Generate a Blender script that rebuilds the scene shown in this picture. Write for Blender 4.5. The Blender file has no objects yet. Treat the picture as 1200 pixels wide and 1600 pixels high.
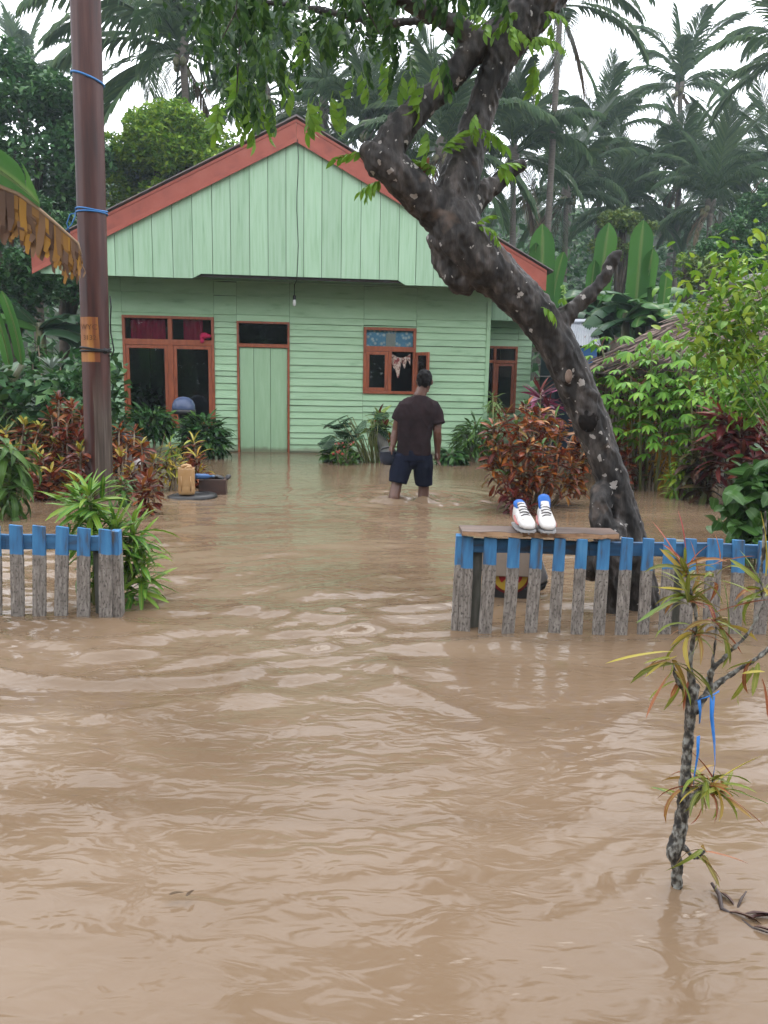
import bpy, bmesh, math, random
import numpy as np
from mathutils import Vector, Matrix, Euler, Quaternion
random.seed(11); RNG = np.random.default_rng(7)
R = math.radians
sc = bpy.context.scene; COL = sc.collection

# ------------------------------------------------------------------ camera
CAM_H = 1.23; PITCH = R(9.46); ROLL = 0.020; FPX = 1200.0
cd = bpy.data.cameras.new('camera'); cam = bpy.data.objects.new('camera', cd); COL.objects.link(cam)
cd.sensor_fit = 'VERTICAL'; cd.sensor_height = 36.0; cd.lens = 36.0*FPX/1600.0
cd.clip_start = 0.05; cd.clip_end = 1000.0
_F = Vector((0, math.cos(PITCH), -math.sin(PITCH))); _R0 = Vector((1, 0, 0)); _U0 = Vector((0, math.sin(PITCH), math.cos(PITCH)))
_R = _R0*math.cos(ROLL) + _U0*math.sin(ROLL); _U = -_R0*math.sin(ROLL) + _U0*math.cos(ROLL)
_m = Matrix((_R, _U, -_F)).transposed().to_4x4(); _m.translation = Vector((0, 0, CAM_H)); cam.matrix_world = _m
sc.camera = cam
CAMP = Vector((0, 0, CAM_H))
# ------------------------------------------------------------------ world, sun, exposure
SUN_EL, SUN_AZ = R(62), R(25)
w = bpy.data.worlds.new('World'); sc.world = w; w.use_nodes = True
nt = w.node_tree; nt.nodes.clear(); N = nt.nodes.new; LK = nt.links.new
sky = N('ShaderNodeTexSky'); sky.sky_type = 'NISHITA'; sky.sun_disc = False; sky.sun_elevation = SUN_EL; sky.sun_rotation = SUN_AZ
hs = N('ShaderNodeHueSaturation'); hs.inputs['Saturation'].default_value = 0.35
tc = N('ShaderNodeTexCoord'); nz = N('ShaderNodeTexNoise'); nz.inputs['Scale'].default_value = 2.2; nz.inputs['Detail'].default_value = 5
cr = N('ShaderNodeValToRGB'); cr.color_ramp.elements[0].position = .3; cr.color_ramp.elements[1].position = .75
cr.color_ramp.elements[0].color = (.80, .83, .90, 1); cr.color_ramp.elements[1].color = (1, 1, 1.02, 1)
vm = N('ShaderNodeVectorMath'); vm.operation = 'SCALE'; vm.inputs['Scale'].default_value = 24.0
mx = N('ShaderNodeMix'); mx.data_type = 'RGBA'; mx.inputs['Factor'].default_value = .86
bg = N('ShaderNodeBackground'); bg.inputs['Strength'].default_value = 0.10; wo = N('ShaderNodeOutputWorld')
LK(sky.outputs[0], hs.inputs['Color']); LK(tc.outputs['Generated'], nz.inputs['Vector']); LK(nz.outputs['Fac'], cr.inputs['Fac'])
LK(cr.outputs['Color'], vm.inputs[0]); LK(hs.outputs['Color'], mx.inputs['A']); LK(vm.outputs['Vector'], mx.inputs['B'])
LK(mx.outputs['Result'], bg.inputs['Color']); LK(bg.outputs[0], wo.inputs['Surface'])
sd = bpy.data.lights.new('sun', 'SUN'); sd.energy = 0.7; sd.angle = R(25); sd.color = (1, .97, .92)
so = bpy.data.objects.new('sun', sd); COL.objects.link(so)
_sv = Vector((math.sin(SUN_AZ)*math.cos(SUN_EL), math.cos(SUN_AZ)*math.cos(SUN_EL), math.sin(SUN_EL)))
so.rotation_euler = (-_sv).to_track_quat('-Z', 'Y').to_euler()
sc.view_settings.view_transform = 'Standard'; sc.view_settings.look = 'None'
sc.view_settings.exposure = 0.62; sc.view_settings.gamma = 1.0; sc.view_settings.use_curve_mapping = False
sc.render.engine = 'CYCLES'
cy = sc.cycles; cy.use_denoising = True; cy.max_bounces = 6; cy.diffuse_bounces = 3; cy.glossy_bounces = 3; cy.transmission_bounces = 4
cy.transparent_max_bounces = 8; cy.volume_bounces = 1; cy.caustics_reflective = False; cy.caustics_refractive = False
HAZE = 0.0011

# ------------------------------------------------------------------ pixel -> world
def ray(px, py): return _F + _R*((px-600)/FPX) + _U*((800-py)/FPX)
def at(px, py, Y):
    d = ray(px, py); return CAMP + d*(Y/d.y)
def gp(px, py, z=0.0):
    d = ray(px, py); return CAMP + d*((z-CAM_H)/d.z)
def mpp(Y): return Y/FPX

# ------------------------------------------------------------------ noise
def _h(i):
    i = (i.astype(np.int64)*374761393) & 0xffffffff
    i = ((i ^ (i >> 13))*1274126177) & 0xffffffff
    return ((i ^ (i >> 16)) & 0xffff)/65535.0
def vnoise(x, y, z=None, seed=0):
    if z is None: z = np.zeros_like(x)
    xi, yi, zi = np.floor(x), np.floor(y), np.floor(z); fx, fy, fz = x-xi, y-yi, z-zi
    s = lambda t: t*t*t*(t*(t*6-15)+10)
    fx, fy, fz = s(fx), s(fy), s(fz); out = 0
    for a in (0, 1):
        for b in (0, 1):
            for c in (0, 1):
                hv = _h((xi+a).astype(np.int64)*73 + (yi+b).astype(np.int64)*9277 + (zi+c).astype(np.int64)*26699 + seed*7919)
                out = out + hv*(fx if a else 1-fx)*(fy if b else 1-fy)*(fz if c else 1-fz)
    return out*2-1
def fbm(x, y, z=None, seed=0, o=3):
    r = 0; a = 1
    for k in range(o):
        r = r + a*vnoise(x*2**k, y*2**k, None if z is None else z*2**k, seed+k); a *= .5
    return r

# ------------------------------------------------------------------ mesh building
class MB:
    def __init__(s): s.v = []; s.f = []
    def quad(s, a, b, c, d):
        n = len(s.v); s.v += [tuple(a), tuple(b), tuple(c), tuple(d)]; s.f.append((n, n+1, n+2, n+3))
    def tri(s, a, b, c):
        n = len(s.v); s.v += [tuple(a), tuple(b), tuple(c)]; s.f.append((n, n+1, n+2))
    def hexa(s, P):   # 8 points: bottom 0-3 ccw, top 4-7
        n = len(s.v); s.v += [tuple(p) for p in P]
        s.f += [tuple(n+i for i in q) for q in ((3, 2, 1, 0), (4, 5, 6, 7), (0, 1, 5, 4), (1, 2, 6, 5), (2, 3, 7, 6), (3, 0, 4, 7))]
    def box(s, x0, x1, y0, y1, z0, z1):
        s.hexa([(x0, y0, z0), (x1, y0, z0), (x1, y1, z0), (x0, y1, z0), (x0, y0, z1), (x1, y0, z1), (x1, y1, z1), (x0, y1, z1)])
    def prism(s, poly, y0, y1):    # polygon in x,z extruded along y
        n = len(s.v); k = len(poly)
        s.v += [(p[0], y0, p[1]) for p in poly] + [(p[0], y1, p[1]) for p in poly]
        s.f.append(tuple(range(n, n+k))); s.f.append(tuple(range(n+2*k-1, n+k-1, -1)))
        for i in range(k):
            j = (i+1) % k; s.f.append((n+j, n+i, n+k+i, n+k+j))
    def tube(s, pts, rad, n=8, cap=True, sq=1.0):
        pts = [Vector(p) for p in pts]; rad = rad if hasattr(rad, '__len__') else [rad]*len(pts)
        b = len(s.v); up = None
        for i, p in enumerate(pts):
            t = (pts[min(i+1, len(pts)-1)]-pts[max(i-1, 0)]).normalized()
            if up is None:
                up = Vector((0, 0, 1)) if abs(t.z) < .9 else Vector((0, 1, 0))
            x = up.cross(t); x = x.normalized() if x.length > 1e-6 else Vector((1, 0, 0)); up = t.cross(x)
            for k in range(n):
                a = 2*math.pi*k/n; s.v.append(tuple(p + x*(math.cos(a)*rad[i]) + up*(math.sin(a)*rad[i]*sq)))
        for i in range(len(pts)-1):
            for k in range(n):
                k2 = (k+1) % n; s.f.append((b+i*n+k, b+i*n+k2, b+(i+1)*n+k2, b+(i+1)*n+k))
        if cap:
            s.f.append(tuple(b+k for k in range(n-1, -1, -1))); e = b+(len(pts)-1)*n; s.f.append(tuple(e+k for k in range(n)))
    def ball(s, c, r, n=10, m=7):
        r = r if hasattr(r, '__len__') else (r, r, r); b = len(s.v)
        for j in range(1, m):
            ph = math.pi*j/m
            for k in range(n):
                a = 2*math.pi*k/n; s.v.append((c[0]+r[0]*math.sin(ph)*math.cos(a), c[1]+r[1]*math.sin(ph)*math.sin(a), c[2]+r[2]*math.cos(ph)))
        s.v += [(c[0], c[1], c[2]+r[2]), (c[0], c[1], c[2]-r[2])]; T = b+(m-1)*n
        for j in range(m-2):
            for k in range(n):
                k2 = (k+1) % n; s.f.append((b+j*n+k, b+(j+1)*n+k, b+(j+1)*n+k2, b+j*n+k2))
        for k in range(n):
            k2 = (k+1) % n; s.f.append((T, b+k, b+k2)); s.f.append((T+1, b+(m-2)*n+k2, b+(m-2)*n+k))
    def lathe(s, prof, c=(0, 0, 0), n=20, sx=1, sy=1):
        b = len(s.v)
        for r, z in prof:
            for k in range(n):
                a = 2*math.pi*k/n; s.v.append((c[0]+sx*r*math.cos(a), c[1]+sy*r*math.sin(a), c[2]+z))
        for i in range(len(prof)-1):
            for k in range(n):
                k2 = (k+1) % n; s.f.append((b+i*n+k, b+i*n+k2, b+(i+1)*n+k2, b+(i+1)*n+k))
        s.f.append(tuple(b+k for k in range(n-1, -1, -1))); e = b+(len(prof)-1)*n; s.f.append(tuple(e+k for k in range(n)))
    def mesh(s, name, m, smooth=False):
        me = bpy.data.meshes.new(name); me.from_pydata(s.v, [], s.f); me.update()
        if m is not None: me.materials.append(m)
        if smooth: me.polygons.foreach_set('use_smooth', [True]*len(me.polygons))
        return me
def put(name, me, parent=None, mat4=None, loc=None):
    o = bpy.data.objects.new(name, me); COL.objects.link(o)
    if parent is not None: o.parent = parent
    if mat4 is not None: o.matrix_basis = mat4
    if loc is not None: o.location = loc
    return o
def build(mb, name, m, parent=None, smooth=False, bevel=0.0, loc=None):
    o = put(name, mb.mesh(name, m, smooth), parent, loc=loc)
    if bevel:
        b = o.modifiers.new('bevel', 'BEVEL'); b.width = bevel; b.segments = 2; b.limit_method = 'ANGLE'
    return o
def tag(o, label, cat, group=None):
    o['label'] = label; o['category'] = cat
    if group: o['group'] = group
    return o
def thing(name, label, cat, loc=(0, 0, 0), rz=0.0, group=None):
    o = bpy.data.objects.new(name, None); COL.objects.link(o); o.location = loc; o.rotation_euler = (0, 0, rz); o.empty_display_size = .2
    return tag(o, label, cat, group)
def struct(o): o['kind'] = 'structure'; return o
def stuff(o): o['kind'] = 'stuff'; return o
def remesh(mb, name, m, vox, it=3, fac=.5, disp=None):
    tmp = put('tmp', mb.mesh('tmp', None)); r = tmp.modifiers.new('r', 'REMESH'); r.mode = 'VOXEL'; r.voxel_size = vox
    if it:
        sm = tmp.modifiers.new('s', 'SMOOTH'); sm.iterations = it; sm.factor = fac
    dg = bpy.context.evaluated_depsgraph_get(); me = bpy.data.meshes.new_from_object(tmp.evaluated_get(dg)); me.name = name
    bpy.data.objects.remove(tmp); me.materials.clear(); me.materials.append(m)
    if disp is not None:
        n = len(me.vertices); co = np.empty(n*3); me.vertices.foreach_get('co', co); co = co.reshape(-1, 3)
        nn = np.empty(n*3); me.vertex_normals.foreach_get('vector', nn); nn = nn.reshape(-1, 3)
        co = co + nn*disp(co)[:, None]; me.vertices.foreach_set('co', co.ravel()); me.update()
    me.polygons.foreach_set('use_smooth', [True]*len(me.polygons))
    return me

# ------------------------------------------------------------------ materials
def newmat(name):
    m = bpy.data.materials.new(name); m.use_nodes = True; t = m.node_tree
    return m, t, t.nodes['Principled BSDF'], t.nodes.new, t.links.new
def ramp(nd, cols):
    e = nd.color_ramp.elements
    while len(e) < len(cols): e.new(.5)
    for i, c in enumerate(cols):
        if len(c) == 2: e[i].position = c[0]; c = c[1]
        else: e[i].position = i/(len(cols)-1) if len(cols) > 1 else 0
        e[i].color = (*c, 1)
def pmat(name, cols, scale=6.0, stretch=(1, 1, 1), rough=.6, bump=.3, bscale=30.0, var=.12, spec=.5, detail=5, bdist=.01, metal=0.0):
    m, t, b, N, L = newmat(name)
    tc = N('ShaderNodeTexCoord'); mp = N('ShaderNodeMapping'); mp.inputs['Scale'].default_value = stretch
    oi = N('ShaderNodeObjectInfo'); ad = N('ShaderNodeVectorMath'); ad.operation = 'ADD'
    sc3 = N('ShaderNodeVectorMath'); sc3.operation = 'SCALE'; sc3.inputs[0].default_value = (13, 7, 9); L(oi.outputs['Random'], sc3.inputs['Scale'])
    L(tc.outputs['Object'], ad.inputs[0]); L(sc3.outputs[0], ad.inputs[1]); L(ad.outputs[0], mp.inputs['Vector'])
    n1 = N('ShaderNodeTexNoise'); n1.inputs['Scale'].default_value = scale; n1.inputs['Detail'].default_value = detail
    L(mp.outputs[0], n1.inputs['Vector']); cr = N('ShaderNodeValToRGB'); ramp(cr, [(p_, tuple(x*.78 for x in c_)) for p_, c_ in cols]); L(n1.outputs['Fac'], cr.inputs['Fac'])
    hs = N('ShaderNodeHueSaturation'); mr = N('ShaderNodeMapRange'); mr.inputs['To Min'].default_value = 1-var; mr.inputs['To Max'].default_value = 1+var
    L(oi.outputs['Random'], mr.inputs['Value']); L(mr.outputs[0], hs.inputs['Value']); L(cr.outputs[0], hs.inputs['Color']); L(hs.outputs[0], b.inputs['Base Color'])
    b.inputs['Roughness'].default_value = rough; b.inputs['Specular IOR Level'].default_value = spec; b.inputs['Metallic'].default_value = metal
    if bump:
        n2 = N('ShaderNodeTexNoise'); n2.inputs['Scale'].default_value = bscale; n2.inputs['Detail'].default_value = 4; L(mp.outputs[0], n2.inputs['Vector'])
        bp = N('ShaderNodeBump'); bp.inputs['Strength'].default_value = bump; bp.inputs['Distance'].default_value = bdist
        L(n2.outputs['Fac'], bp.inputs['Height']); L(bp.outputs[0], b.inputs['Normal'])
    return m
def leafmat(name, cols, src='object', rough=.38, trans=.25, vein=None, spots=None, spec=.22):
    m, t, b, N, L = newmat(name)
    s_ = N('ShaderNodeMath'); s_.operation = 'ADD'; L(N('ShaderNodeObjectInfo').outputs['Random'], s_.inputs[0]); L(N('ShaderNodeNewGeometry').outputs['Random Per Island'], s_.inputs[1])
    f_ = N('ShaderNodeMath'); f_.operation = 'FRACT'; L(s_.outputs[0], f_.inputs[0]); s = f_.outputs[0]
    cr = N('ShaderNodeValToRGB'); ramp(cr, cols); L(s, cr.inputs['Fac']); c = cr.outputs[0]
    if spots is not None or vein is not None:
        uv = N('ShaderNodeUVMap')
    if spots is not None:
        nz = N('ShaderNodeTexNoise'); nz.inputs['Scale'].default_value = spots[1]; ad = N('ShaderNodeVectorMath'); ad.operation = 'ADD'
        L(uv.outputs[0], ad.inputs[0]); L(s, ad.inputs[1]); L(ad.outputs[0], nz.inputs['Vector'])
        rr = N('ShaderNodeMapRange'); rr.inputs['From Min'].default_value = .48; rr.inputs['From Max'].default_value = .62; L(nz.outputs['Fac'], rr.inputs['Value'])
        mx = N('ShaderNodeMix'); mx.data_type = 'RGBA'; L(rr.outputs[0], mx.inputs['Factor']); L(c, mx.inputs['A']); mx.inputs['B'].default_value = (*spots[0], 1); c = mx.outputs['Result']
    if vein is not None:
        sx = N('ShaderNodeSeparateXYZ'); L(uv.outputs[0], sx.inputs[0]); a = N('ShaderNodeMath'); a.operation = 'SUBTRACT'; a.inputs[1].default_value = .5; L(sx.outputs[0], a.inputs[0])
        ab = N('ShaderNodeMath'); ab.operation = 'ABSOLUTE'; L(a.outputs[0], ab.inputs[0])
        rr = N('ShaderNodeMapRange'); rr.inputs['From Min'].default_value = .10; rr.inputs['From Max'].default_value = .02; rr.inputs['To Max'].default_value = .8; L(ab.outputs[0], rr.inputs['Value'])
        mx = N('ShaderNodeMix'); mx.data_type = 'RGBA'; L(rr.outputs[0], mx.inputs['Factor']); L(c, mx.inputs['A']); mx.inputs['B'].default_value = (*vein, 1); c = mx.outputs['Result']
    L(c, b.inputs['Base Color']); b.inputs['Roughness'].default_value = rough; b.inputs['Specular IOR Level'].default_value = spec
    tr = N('ShaderNodeBsdfTranslucent'); L(c, tr.inputs['Color']); ms = N('ShaderNodeMixShader'); ms.inputs[0].default_value = trans
    L(b.outputs[0], ms.inputs[1]); L(tr.outputs[0], ms.inputs[2]); L(ms.outputs[0], t.nodes['Material Output'].inputs['Surface'])
    return m
def flat(name, c, rough=.5, spec=.3, bump=0.0, var=0.0):
    d = tuple(x*.8 for x in c)
    return pmat(name, [(.3, d), (.7, c)], 9, rough=rough, spec=spec, bump=bump, var=var)
M_green = pmat('green_paint', [(.22, (.23, .40, .225)), (.40, (.345, .56, .335)), (.55, (.375, .595, .362)), (.8, (.42, .64, .41))], 2.6, (1.0, 1.0, 4.0), rough=.5, bump=.3, bscale=16, var=.075, bdist=.006)
M_gable = pmat('green_gable_paint', [(.2, (.20, .36, .22)), (.36, (.30, .49, .31)), (.5, (.345, .54, .36)), (.8, (.40, .59, .42))], 3.2, (7.0, 1.0, .45), rough=.5, bump=.35, bscale=14, var=.085, bdist=.006)
M_gdoor = pmat('green_door_paint', [(.3, (.31, .50, .30)), (.7, (.37, .57, .36))], 4, (5, 1, .6), rough=.4, bump=.15, bscale=20, var=.03)
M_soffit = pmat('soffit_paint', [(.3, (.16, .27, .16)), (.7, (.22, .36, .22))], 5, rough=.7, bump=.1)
M_red = pmat('red_oxide_paint', [(.25, (.23, .042, .024)), (.5, (.33, .066, .037)), (.8, (.38, .092, .056))], 5, (1, 1, 1), rough=.5, bump=.15, var=.03)
M_frame = pmat('terracotta_frame', [(.25, (.22, .055, .022)), (.6, (.36, .095, .038)), (.85, (.40, .12, .05))], 6, (3, 3, .8), rough=.42, bump=.15, var=.05)
M_roof = pmat('rusty_zinc', [(.3, (.06, .05, .05)), (.55, (.12, .10, .095)), (.75, (.16, .09, .06))], 3, rough=.6, bump=.2, metal=.2)
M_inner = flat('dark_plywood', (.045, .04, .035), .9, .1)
M_zinc = pmat('zinc_sheet', [(.3, (.42, .45, .50)), (.7, (.56, .58, .62))], 3, rough=.35, bump=.1, metal=.3)
def glassmat():
    m, t, b, N, L = newmat('window_glass'); t.nodes.remove(b)
    tr = N('ShaderNodeBsdfTransparent'); tr.inputs['Color'].default_value = (.9, .94, .93, 1); gl = N('ShaderNodeBsdfGlossy'); gl.inputs['Roughness'].default_value = .02
    fr = N('ShaderNodeFresnel'); fr.inputs['IOR'].default_value = 1.5; ms = N('ShaderNodeMixShader')
    L(fr.outputs[0], ms.inputs[0]); L(tr.outputs[0], ms.inputs[1]); L(gl.outputs[0], ms.inputs[2]); L(ms.outputs[0], t.nodes['Material Output'].inputs['Surface'])
    return m
M_glass = glassmat()
M_redcloth = flat('red_curtain_cloth', (.50, .02, .085), .8, .2)
def floral():
    m, t, b, N, L = newmat('blue_floral_cloth'); tc = N('ShaderNodeTexCoord'); vo = N('ShaderNodeTexVoronoi'); vo.inputs['Scale'].default_value = 15
    L(tc.outputs['Object'], vo.inputs['Vector']); cr = N('ShaderNodeValToRGB')
    ramp(cr, [(.22, (.85, .9, .92)), (.34, (.50, .68, .85)), (.55, (.20, .45, .72))]); L(vo.outputs['Distance'], cr.inputs['Fac']); L(cr.outputs[0], b.inputs['Base Color']); b.inputs['Roughness'].default_value = .8
    return m
M_floral = floral()
M_pattern = pmat('batik_cloth', [(.38, (.22, .03, .03)), (.5, (.6, .5, .42)), (.62, (.15, .05, .04))], 14, rough=.8, bump=0)
M_white = flat('white_paper', (.75, .75, .73), .7)
M_black = pmat('black_rubber', [(.3, (.010, .010, .011)), (.7, (.028, .028, .03))], 6, rough=.45, bump=.15)
M_wire = flat('black_wire', (.012, .012, .012), .5)
M_blue_rope = flat('blue_rope', (.05, .22, .55), .5)
M_bluetie = flat('blue_plastic_ribbon', (.03, .25, .78), .35)
M_stem = pmat('stem_bark', [(.3, (.09, .06, .035)), (.7, (.2, .15, .09))], 12, (1, 1, .4), rough=.8, bump=.4)
M_gstem = pmat('green_stem', [(.3, (.09, .12, .03)), (.7, (.2, .22, .07))], 9, rough=.5, bump=.1)
M_palmtrunk = pmat('palm_trunk_bark', [(.3, (.085, .07, .055)), (.7, (.17, .145, .12))], 4, (1, 1, 6), rough=.9, bump=.6, bscale=8)
M_treetrunk = pmat('tree_trunk_bark', [(.3, (.05, .038, .028)), (.7, (.11, .085, .06))], 5, rough=.9, bump=.4)
def add_wear(m, zline, col, soft):
    # mud line left on the boards just above the flood level
    t = m.node_tree; N, L = t.nodes.new, t.links.new; b = t.nodes['Principled BSDF']; src = b.inputs['Base Color'].links[0].from_socket
    tc = N('ShaderNodeTexCoord'); sx = N('ShaderNodeSeparateXYZ'); L(tc.outputs['Object'], sx.inputs[0]); nz = N('ShaderNodeTexNoise'); nz.inputs['Scale'].default_value = 7; nz.inputs['Detail'].default_value = 6; L(tc.outputs['Object'], nz.inputs['Vector'])
    a = N('ShaderNodeMath'); a.operation = 'MULTIPLY_ADD'; L(nz.outputs['Fac'], a.inputs[0]); a.inputs[1].default_value = -soft*1.6; L(sx.outputs['Z'], a.inputs[2])
    r = N('ShaderNodeMapRange'); r.inputs['From Min'].default_value = zline-soft*.8; r.inputs['From Max'].default_value = zline-soft*.8-soft; r.inputs['To Max'].default_value = .75; L(a.outputs[0], r.inputs['Value'])
    x = N('ShaderNodeMix'); x.data_type = 'RGBA'; L(r.outputs[0], x.inputs['Factor']); L(src, x.inputs['A']); x.inputs['B'].default_value = (*col, 1); L(x.outputs['Result'], b.inputs['Base Color'])
add_wear(M_green, .10, (.12, .11, .065), .06); add_wear(M_gdoor, .10, (.12, .11, .065), .06)
# ================================================================== STRUCTURE: water, ground, hill
def watermat():
    m, t, b, N, L = newmat('muddy_flood_water'); tc = N('ShaderNodeTexCoord')
    mp = N('ShaderNodeMapping'); mp.inputs['Scale'].default_value = (.5, 1.1, 1); L(tc.outputs['Object'], mp.inputs['Vector'])
    n1 = N('ShaderNodeTexNoise'); n1.inputs['Scale'].default_value = 1.1; n1.inputs['Detail'].default_value = 6; n1.inputs['Distortion'].default_value = 1.2; L(mp.outputs[0], n1.inputs['Vector'])
    cr = N('ShaderNodeValToRGB'); ramp(cr, [(.3, (.134, .089, .054)), (.52, (.162, .110, .069)), (.75, (.194, .138, .091))]); L(n1.outputs['Fac'], cr.inputs['Fac']); L(cr.outputs[0], b.inputs['Base Color'])
    b.inputs['Roughness'].default_value = .10; b.inputs['IOR'].default_value = 1.33
    mp2 = N('ShaderNodeMapping'); mp2.inputs['Scale'].default_value = (7, 15, 1); mp2.inputs['Rotation'].default_value = (0, 0, R(10)); L(tc.outputs['Object'], mp2.inputs['Vector'])
    n2 = N('ShaderNodeTexNoise'); n2.inputs['Scale'].default_value = 1.0; n2.inputs['Detail'].default_value = 2; n2.inputs['Distortion'].default_value = .8; L(mp2.outputs[0], n2.inputs['Vector'])
    bp = N('ShaderNodeBump'); bp.inputs['Strength'].default_value = .8; bp.inputs['Distance'].default_value = .007; L(n2.outputs['Fac'], bp.inputs['Height']); L(bp.outputs[0], b.inputs['Normal'])
    return m
M_water = watermat()
def axis(lo, hi, d0, c, k):
    out = [c]; x = c
    while x < hi: x += d0 + k*max(0, abs(x-c)); out.append(x)
    x = c; neg = []
    while x > lo: x -= d0 + k*max(0, abs(x-c)); neg.append(x)
    return np.array(neg[::-1]+out)
MAN = at(643, 715, 8.2)
def waves(X, Y):
    wx = fbm(X*.5, Y*.6, seed=3, o=2)*.40; wy = fbm(X*.45+9, Y*.5, seed=5, o=2)*.34
    xs, ys = X+wx, Y+wy; rot = .16; xr, yr = xs*math.cos(rot)+ys*math.sin(rot), -xs*math.sin(rot)+ys*math.cos(rot)
    big = fbm(xr*.75, yr*1.75, seed=14, o=2)
    mid = 1-np.abs(vnoise(xr*1.45, yr*5.0, seed=21)); mid = mid*mid-.4
    sml = vnoise(xr*3.8+.8*vnoise(X*2, Y*2, seed=33), yr*11.5, seed=31)
    chop = vnoise(xr*10, yr*25, seed=41)
    s = lambda a, b, t: np.clip((t-a)/(b-a), 0, 1)**2*(3-2*np.clip((t-a)/(b-a), 0, 1))
    calm = 1-.82*s(4.5, 9.0, Y)
    near = .38+.62*s(1.6, 2.9, Y)
    patch = np.clip(.62+1.0*vnoise(X*.6+4, Y*.55, seed=51), .38, 1.3)
    z = calm*(.013*big + near*patch*(.0175*mid + .0115*sml + .0030*chop))
    # wake of the wading legs
    for lx, ly in ((617, 778), (661, 776)):
        p = gp(lx, ly); dx, dy = X-p.x, Y-p.y; r = np.sqrt(dx*dx+dy*dy*1.4)+1e-4
        z = z + .026*np.exp(-r*2.0)*np.sin(r*22-1.2)*np.clip(r/.12, 0, 1)
    p = gp(640, 782); dx, dy = X-p.x, Y-p.y; m = np.exp(-(dx/.9)**2-((dy+.05)/.35)**2)
    z = z + m*(.022*vnoise(X*7, Y*10, seed=61)+.010*vnoise(X*17, Y*22, seed=62)+.014)
    p = gp(1055, 1388); dx, dy = X-p.x, Y-p.y; r = np.sqrt(dx*dx+dy*dy)+1e-4
    z = z + .0035*np.exp(-r*9)*np.sin(r*95)*np.clip(r/.03, 0, 1)
    return z
def rect_sheet(name, xs, ys, zf, m):
    X, Y = np.meshgrid(xs, ys); Z = zf(X, Y); ny, nx = X.shape
    me = bpy.data.meshes.new(name); n = nx*ny; me.vertices.add(n)
    me.vertices.foreach_set('co', np.stack([X, Y, Z], -1).astype(np.float32).ravel())
    i = np.arange((ny-1)*nx).reshape(ny-1, nx)[:, :-1].ravel(); q = np.stack([i, i+1, i+nx+1, i+nx], 1).ravel().astype(np.int32); nf = len(q)//4
    me.loops.add(len(q)); me.loops.foreach_set('vertex_index', q); me.polygons.add(nf)
    me.polygons.foreach_set('loop_start', np.arange(0, 4*nf, 4, dtype=np.int32)); me.polygons.foreach_set('use_smooth', np.ones(nf, bool))
    me.materials.append(m); me.update(calc_edges=True); me.validate()
    return struct(put(name, me))
xs = axis(-40, 40, .013, 0.0, .011); ys = axis(-6, 34, .0105, 1.6, .0085); ys = np.unique(np.concatenate([ys[(ys < 7.4) | (ys > 8.9)], np.arange(7.4, 8.9, .02)]))
rect_sheet('water', xs, ys, lambda X, Y: waves(X, Y)*np.exp(-np.maximum(0, np.abs(X)-8)/6), M_water)
M_mud = pmat('mud_ground', [(.3, (.05, .04, .025)), (.7, (.09, .07, .045))], 1.5, rough=.9, bump=.3)
gm = MB(); gm.quad((-140, -30, -.35), (140, -30, -.35), (140, 160, -.35), (-140, 160, -.35)); struct(build(gm, 'ground', M_mud))
M_hill = pmat('hill_soil', [(.3, (.014, .022, .010)), (.7, (.035, .05, .018))], .8, rough=.95, bump=.4, bdist=.1)
def hillz(X, Y):
    s = np.clip((Y-19)/45, 0, 1); base = 12.5*s**1.25 + np.clip((Y-55)/60, 0, 1)*14
    side = np.clip((-X-14)/40, 0, 1)*6
    return -.4 + base + side*np.clip((Y-10)/20, 0, 1) + np.clip(s*6, 0, 1)*.7*fbm(X*.12, Y*.12, seed=71, o=3)
hx = np.linspace(-130, 130, 110); hy = np.linspace(17, 130, 60); rect_sheet('hill', hx, hy, hillz, M_hill)
def hz(x, y): return float(hillz(np.array([float(x)]), np.array([float(y)]))[0])
if HAZE > 0:
    hb = MB(); hb.box(-150, 150, -36, 170, -1.4, 62); m = bpy.data.materials.new('haze'); m.use_nodes = True; t = m.node_tree; t.nodes.clear()
    pv = t.nodes.new('ShaderNodeVolumePrincipled'); pv.inputs['Color'].default_value = (.74, .87, 1, 1); pv.inputs['Density'].default_value = HAZE; pv.inputs['Anisotropy'].default_value = .2
    oo = t.nodes.new('ShaderNodeOutputMaterial'); t.links.new(pv.outputs[0], oo.inputs['Volume']); stuff(build(hb, 'haze', m))

# ================================================================== HOUSE
YAW = R(5.5); O = gp(372, 706); O.z = 0
_cu = Vector((math.cos(YAW), math.sin(YAW), 0)); _cn = Vector((-math.sin(YAW), math.cos(YAW), 0))
def fac(px, py, v=0.0):
    d = ray(px, py); t = ((O-CAMP).dot(_cn)+v)/d.dot(_cn); P = CAMP+d*t; return (P-O).dot(_cu), P.z
house = thing('wooden_house', 'light green plank house with a gabled roof edged in red, flooded up to its door', 'house', O, YAW)
fu = lambda px, py=600, v=0.0: fac(px, py, v)[0]
fz = lambda py, px=460, v=0.0: fac(px, py, v)[1]
uL = fu(168); uR = fu(763, 560); zT = fz(425, 460, 0)+.15
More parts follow.
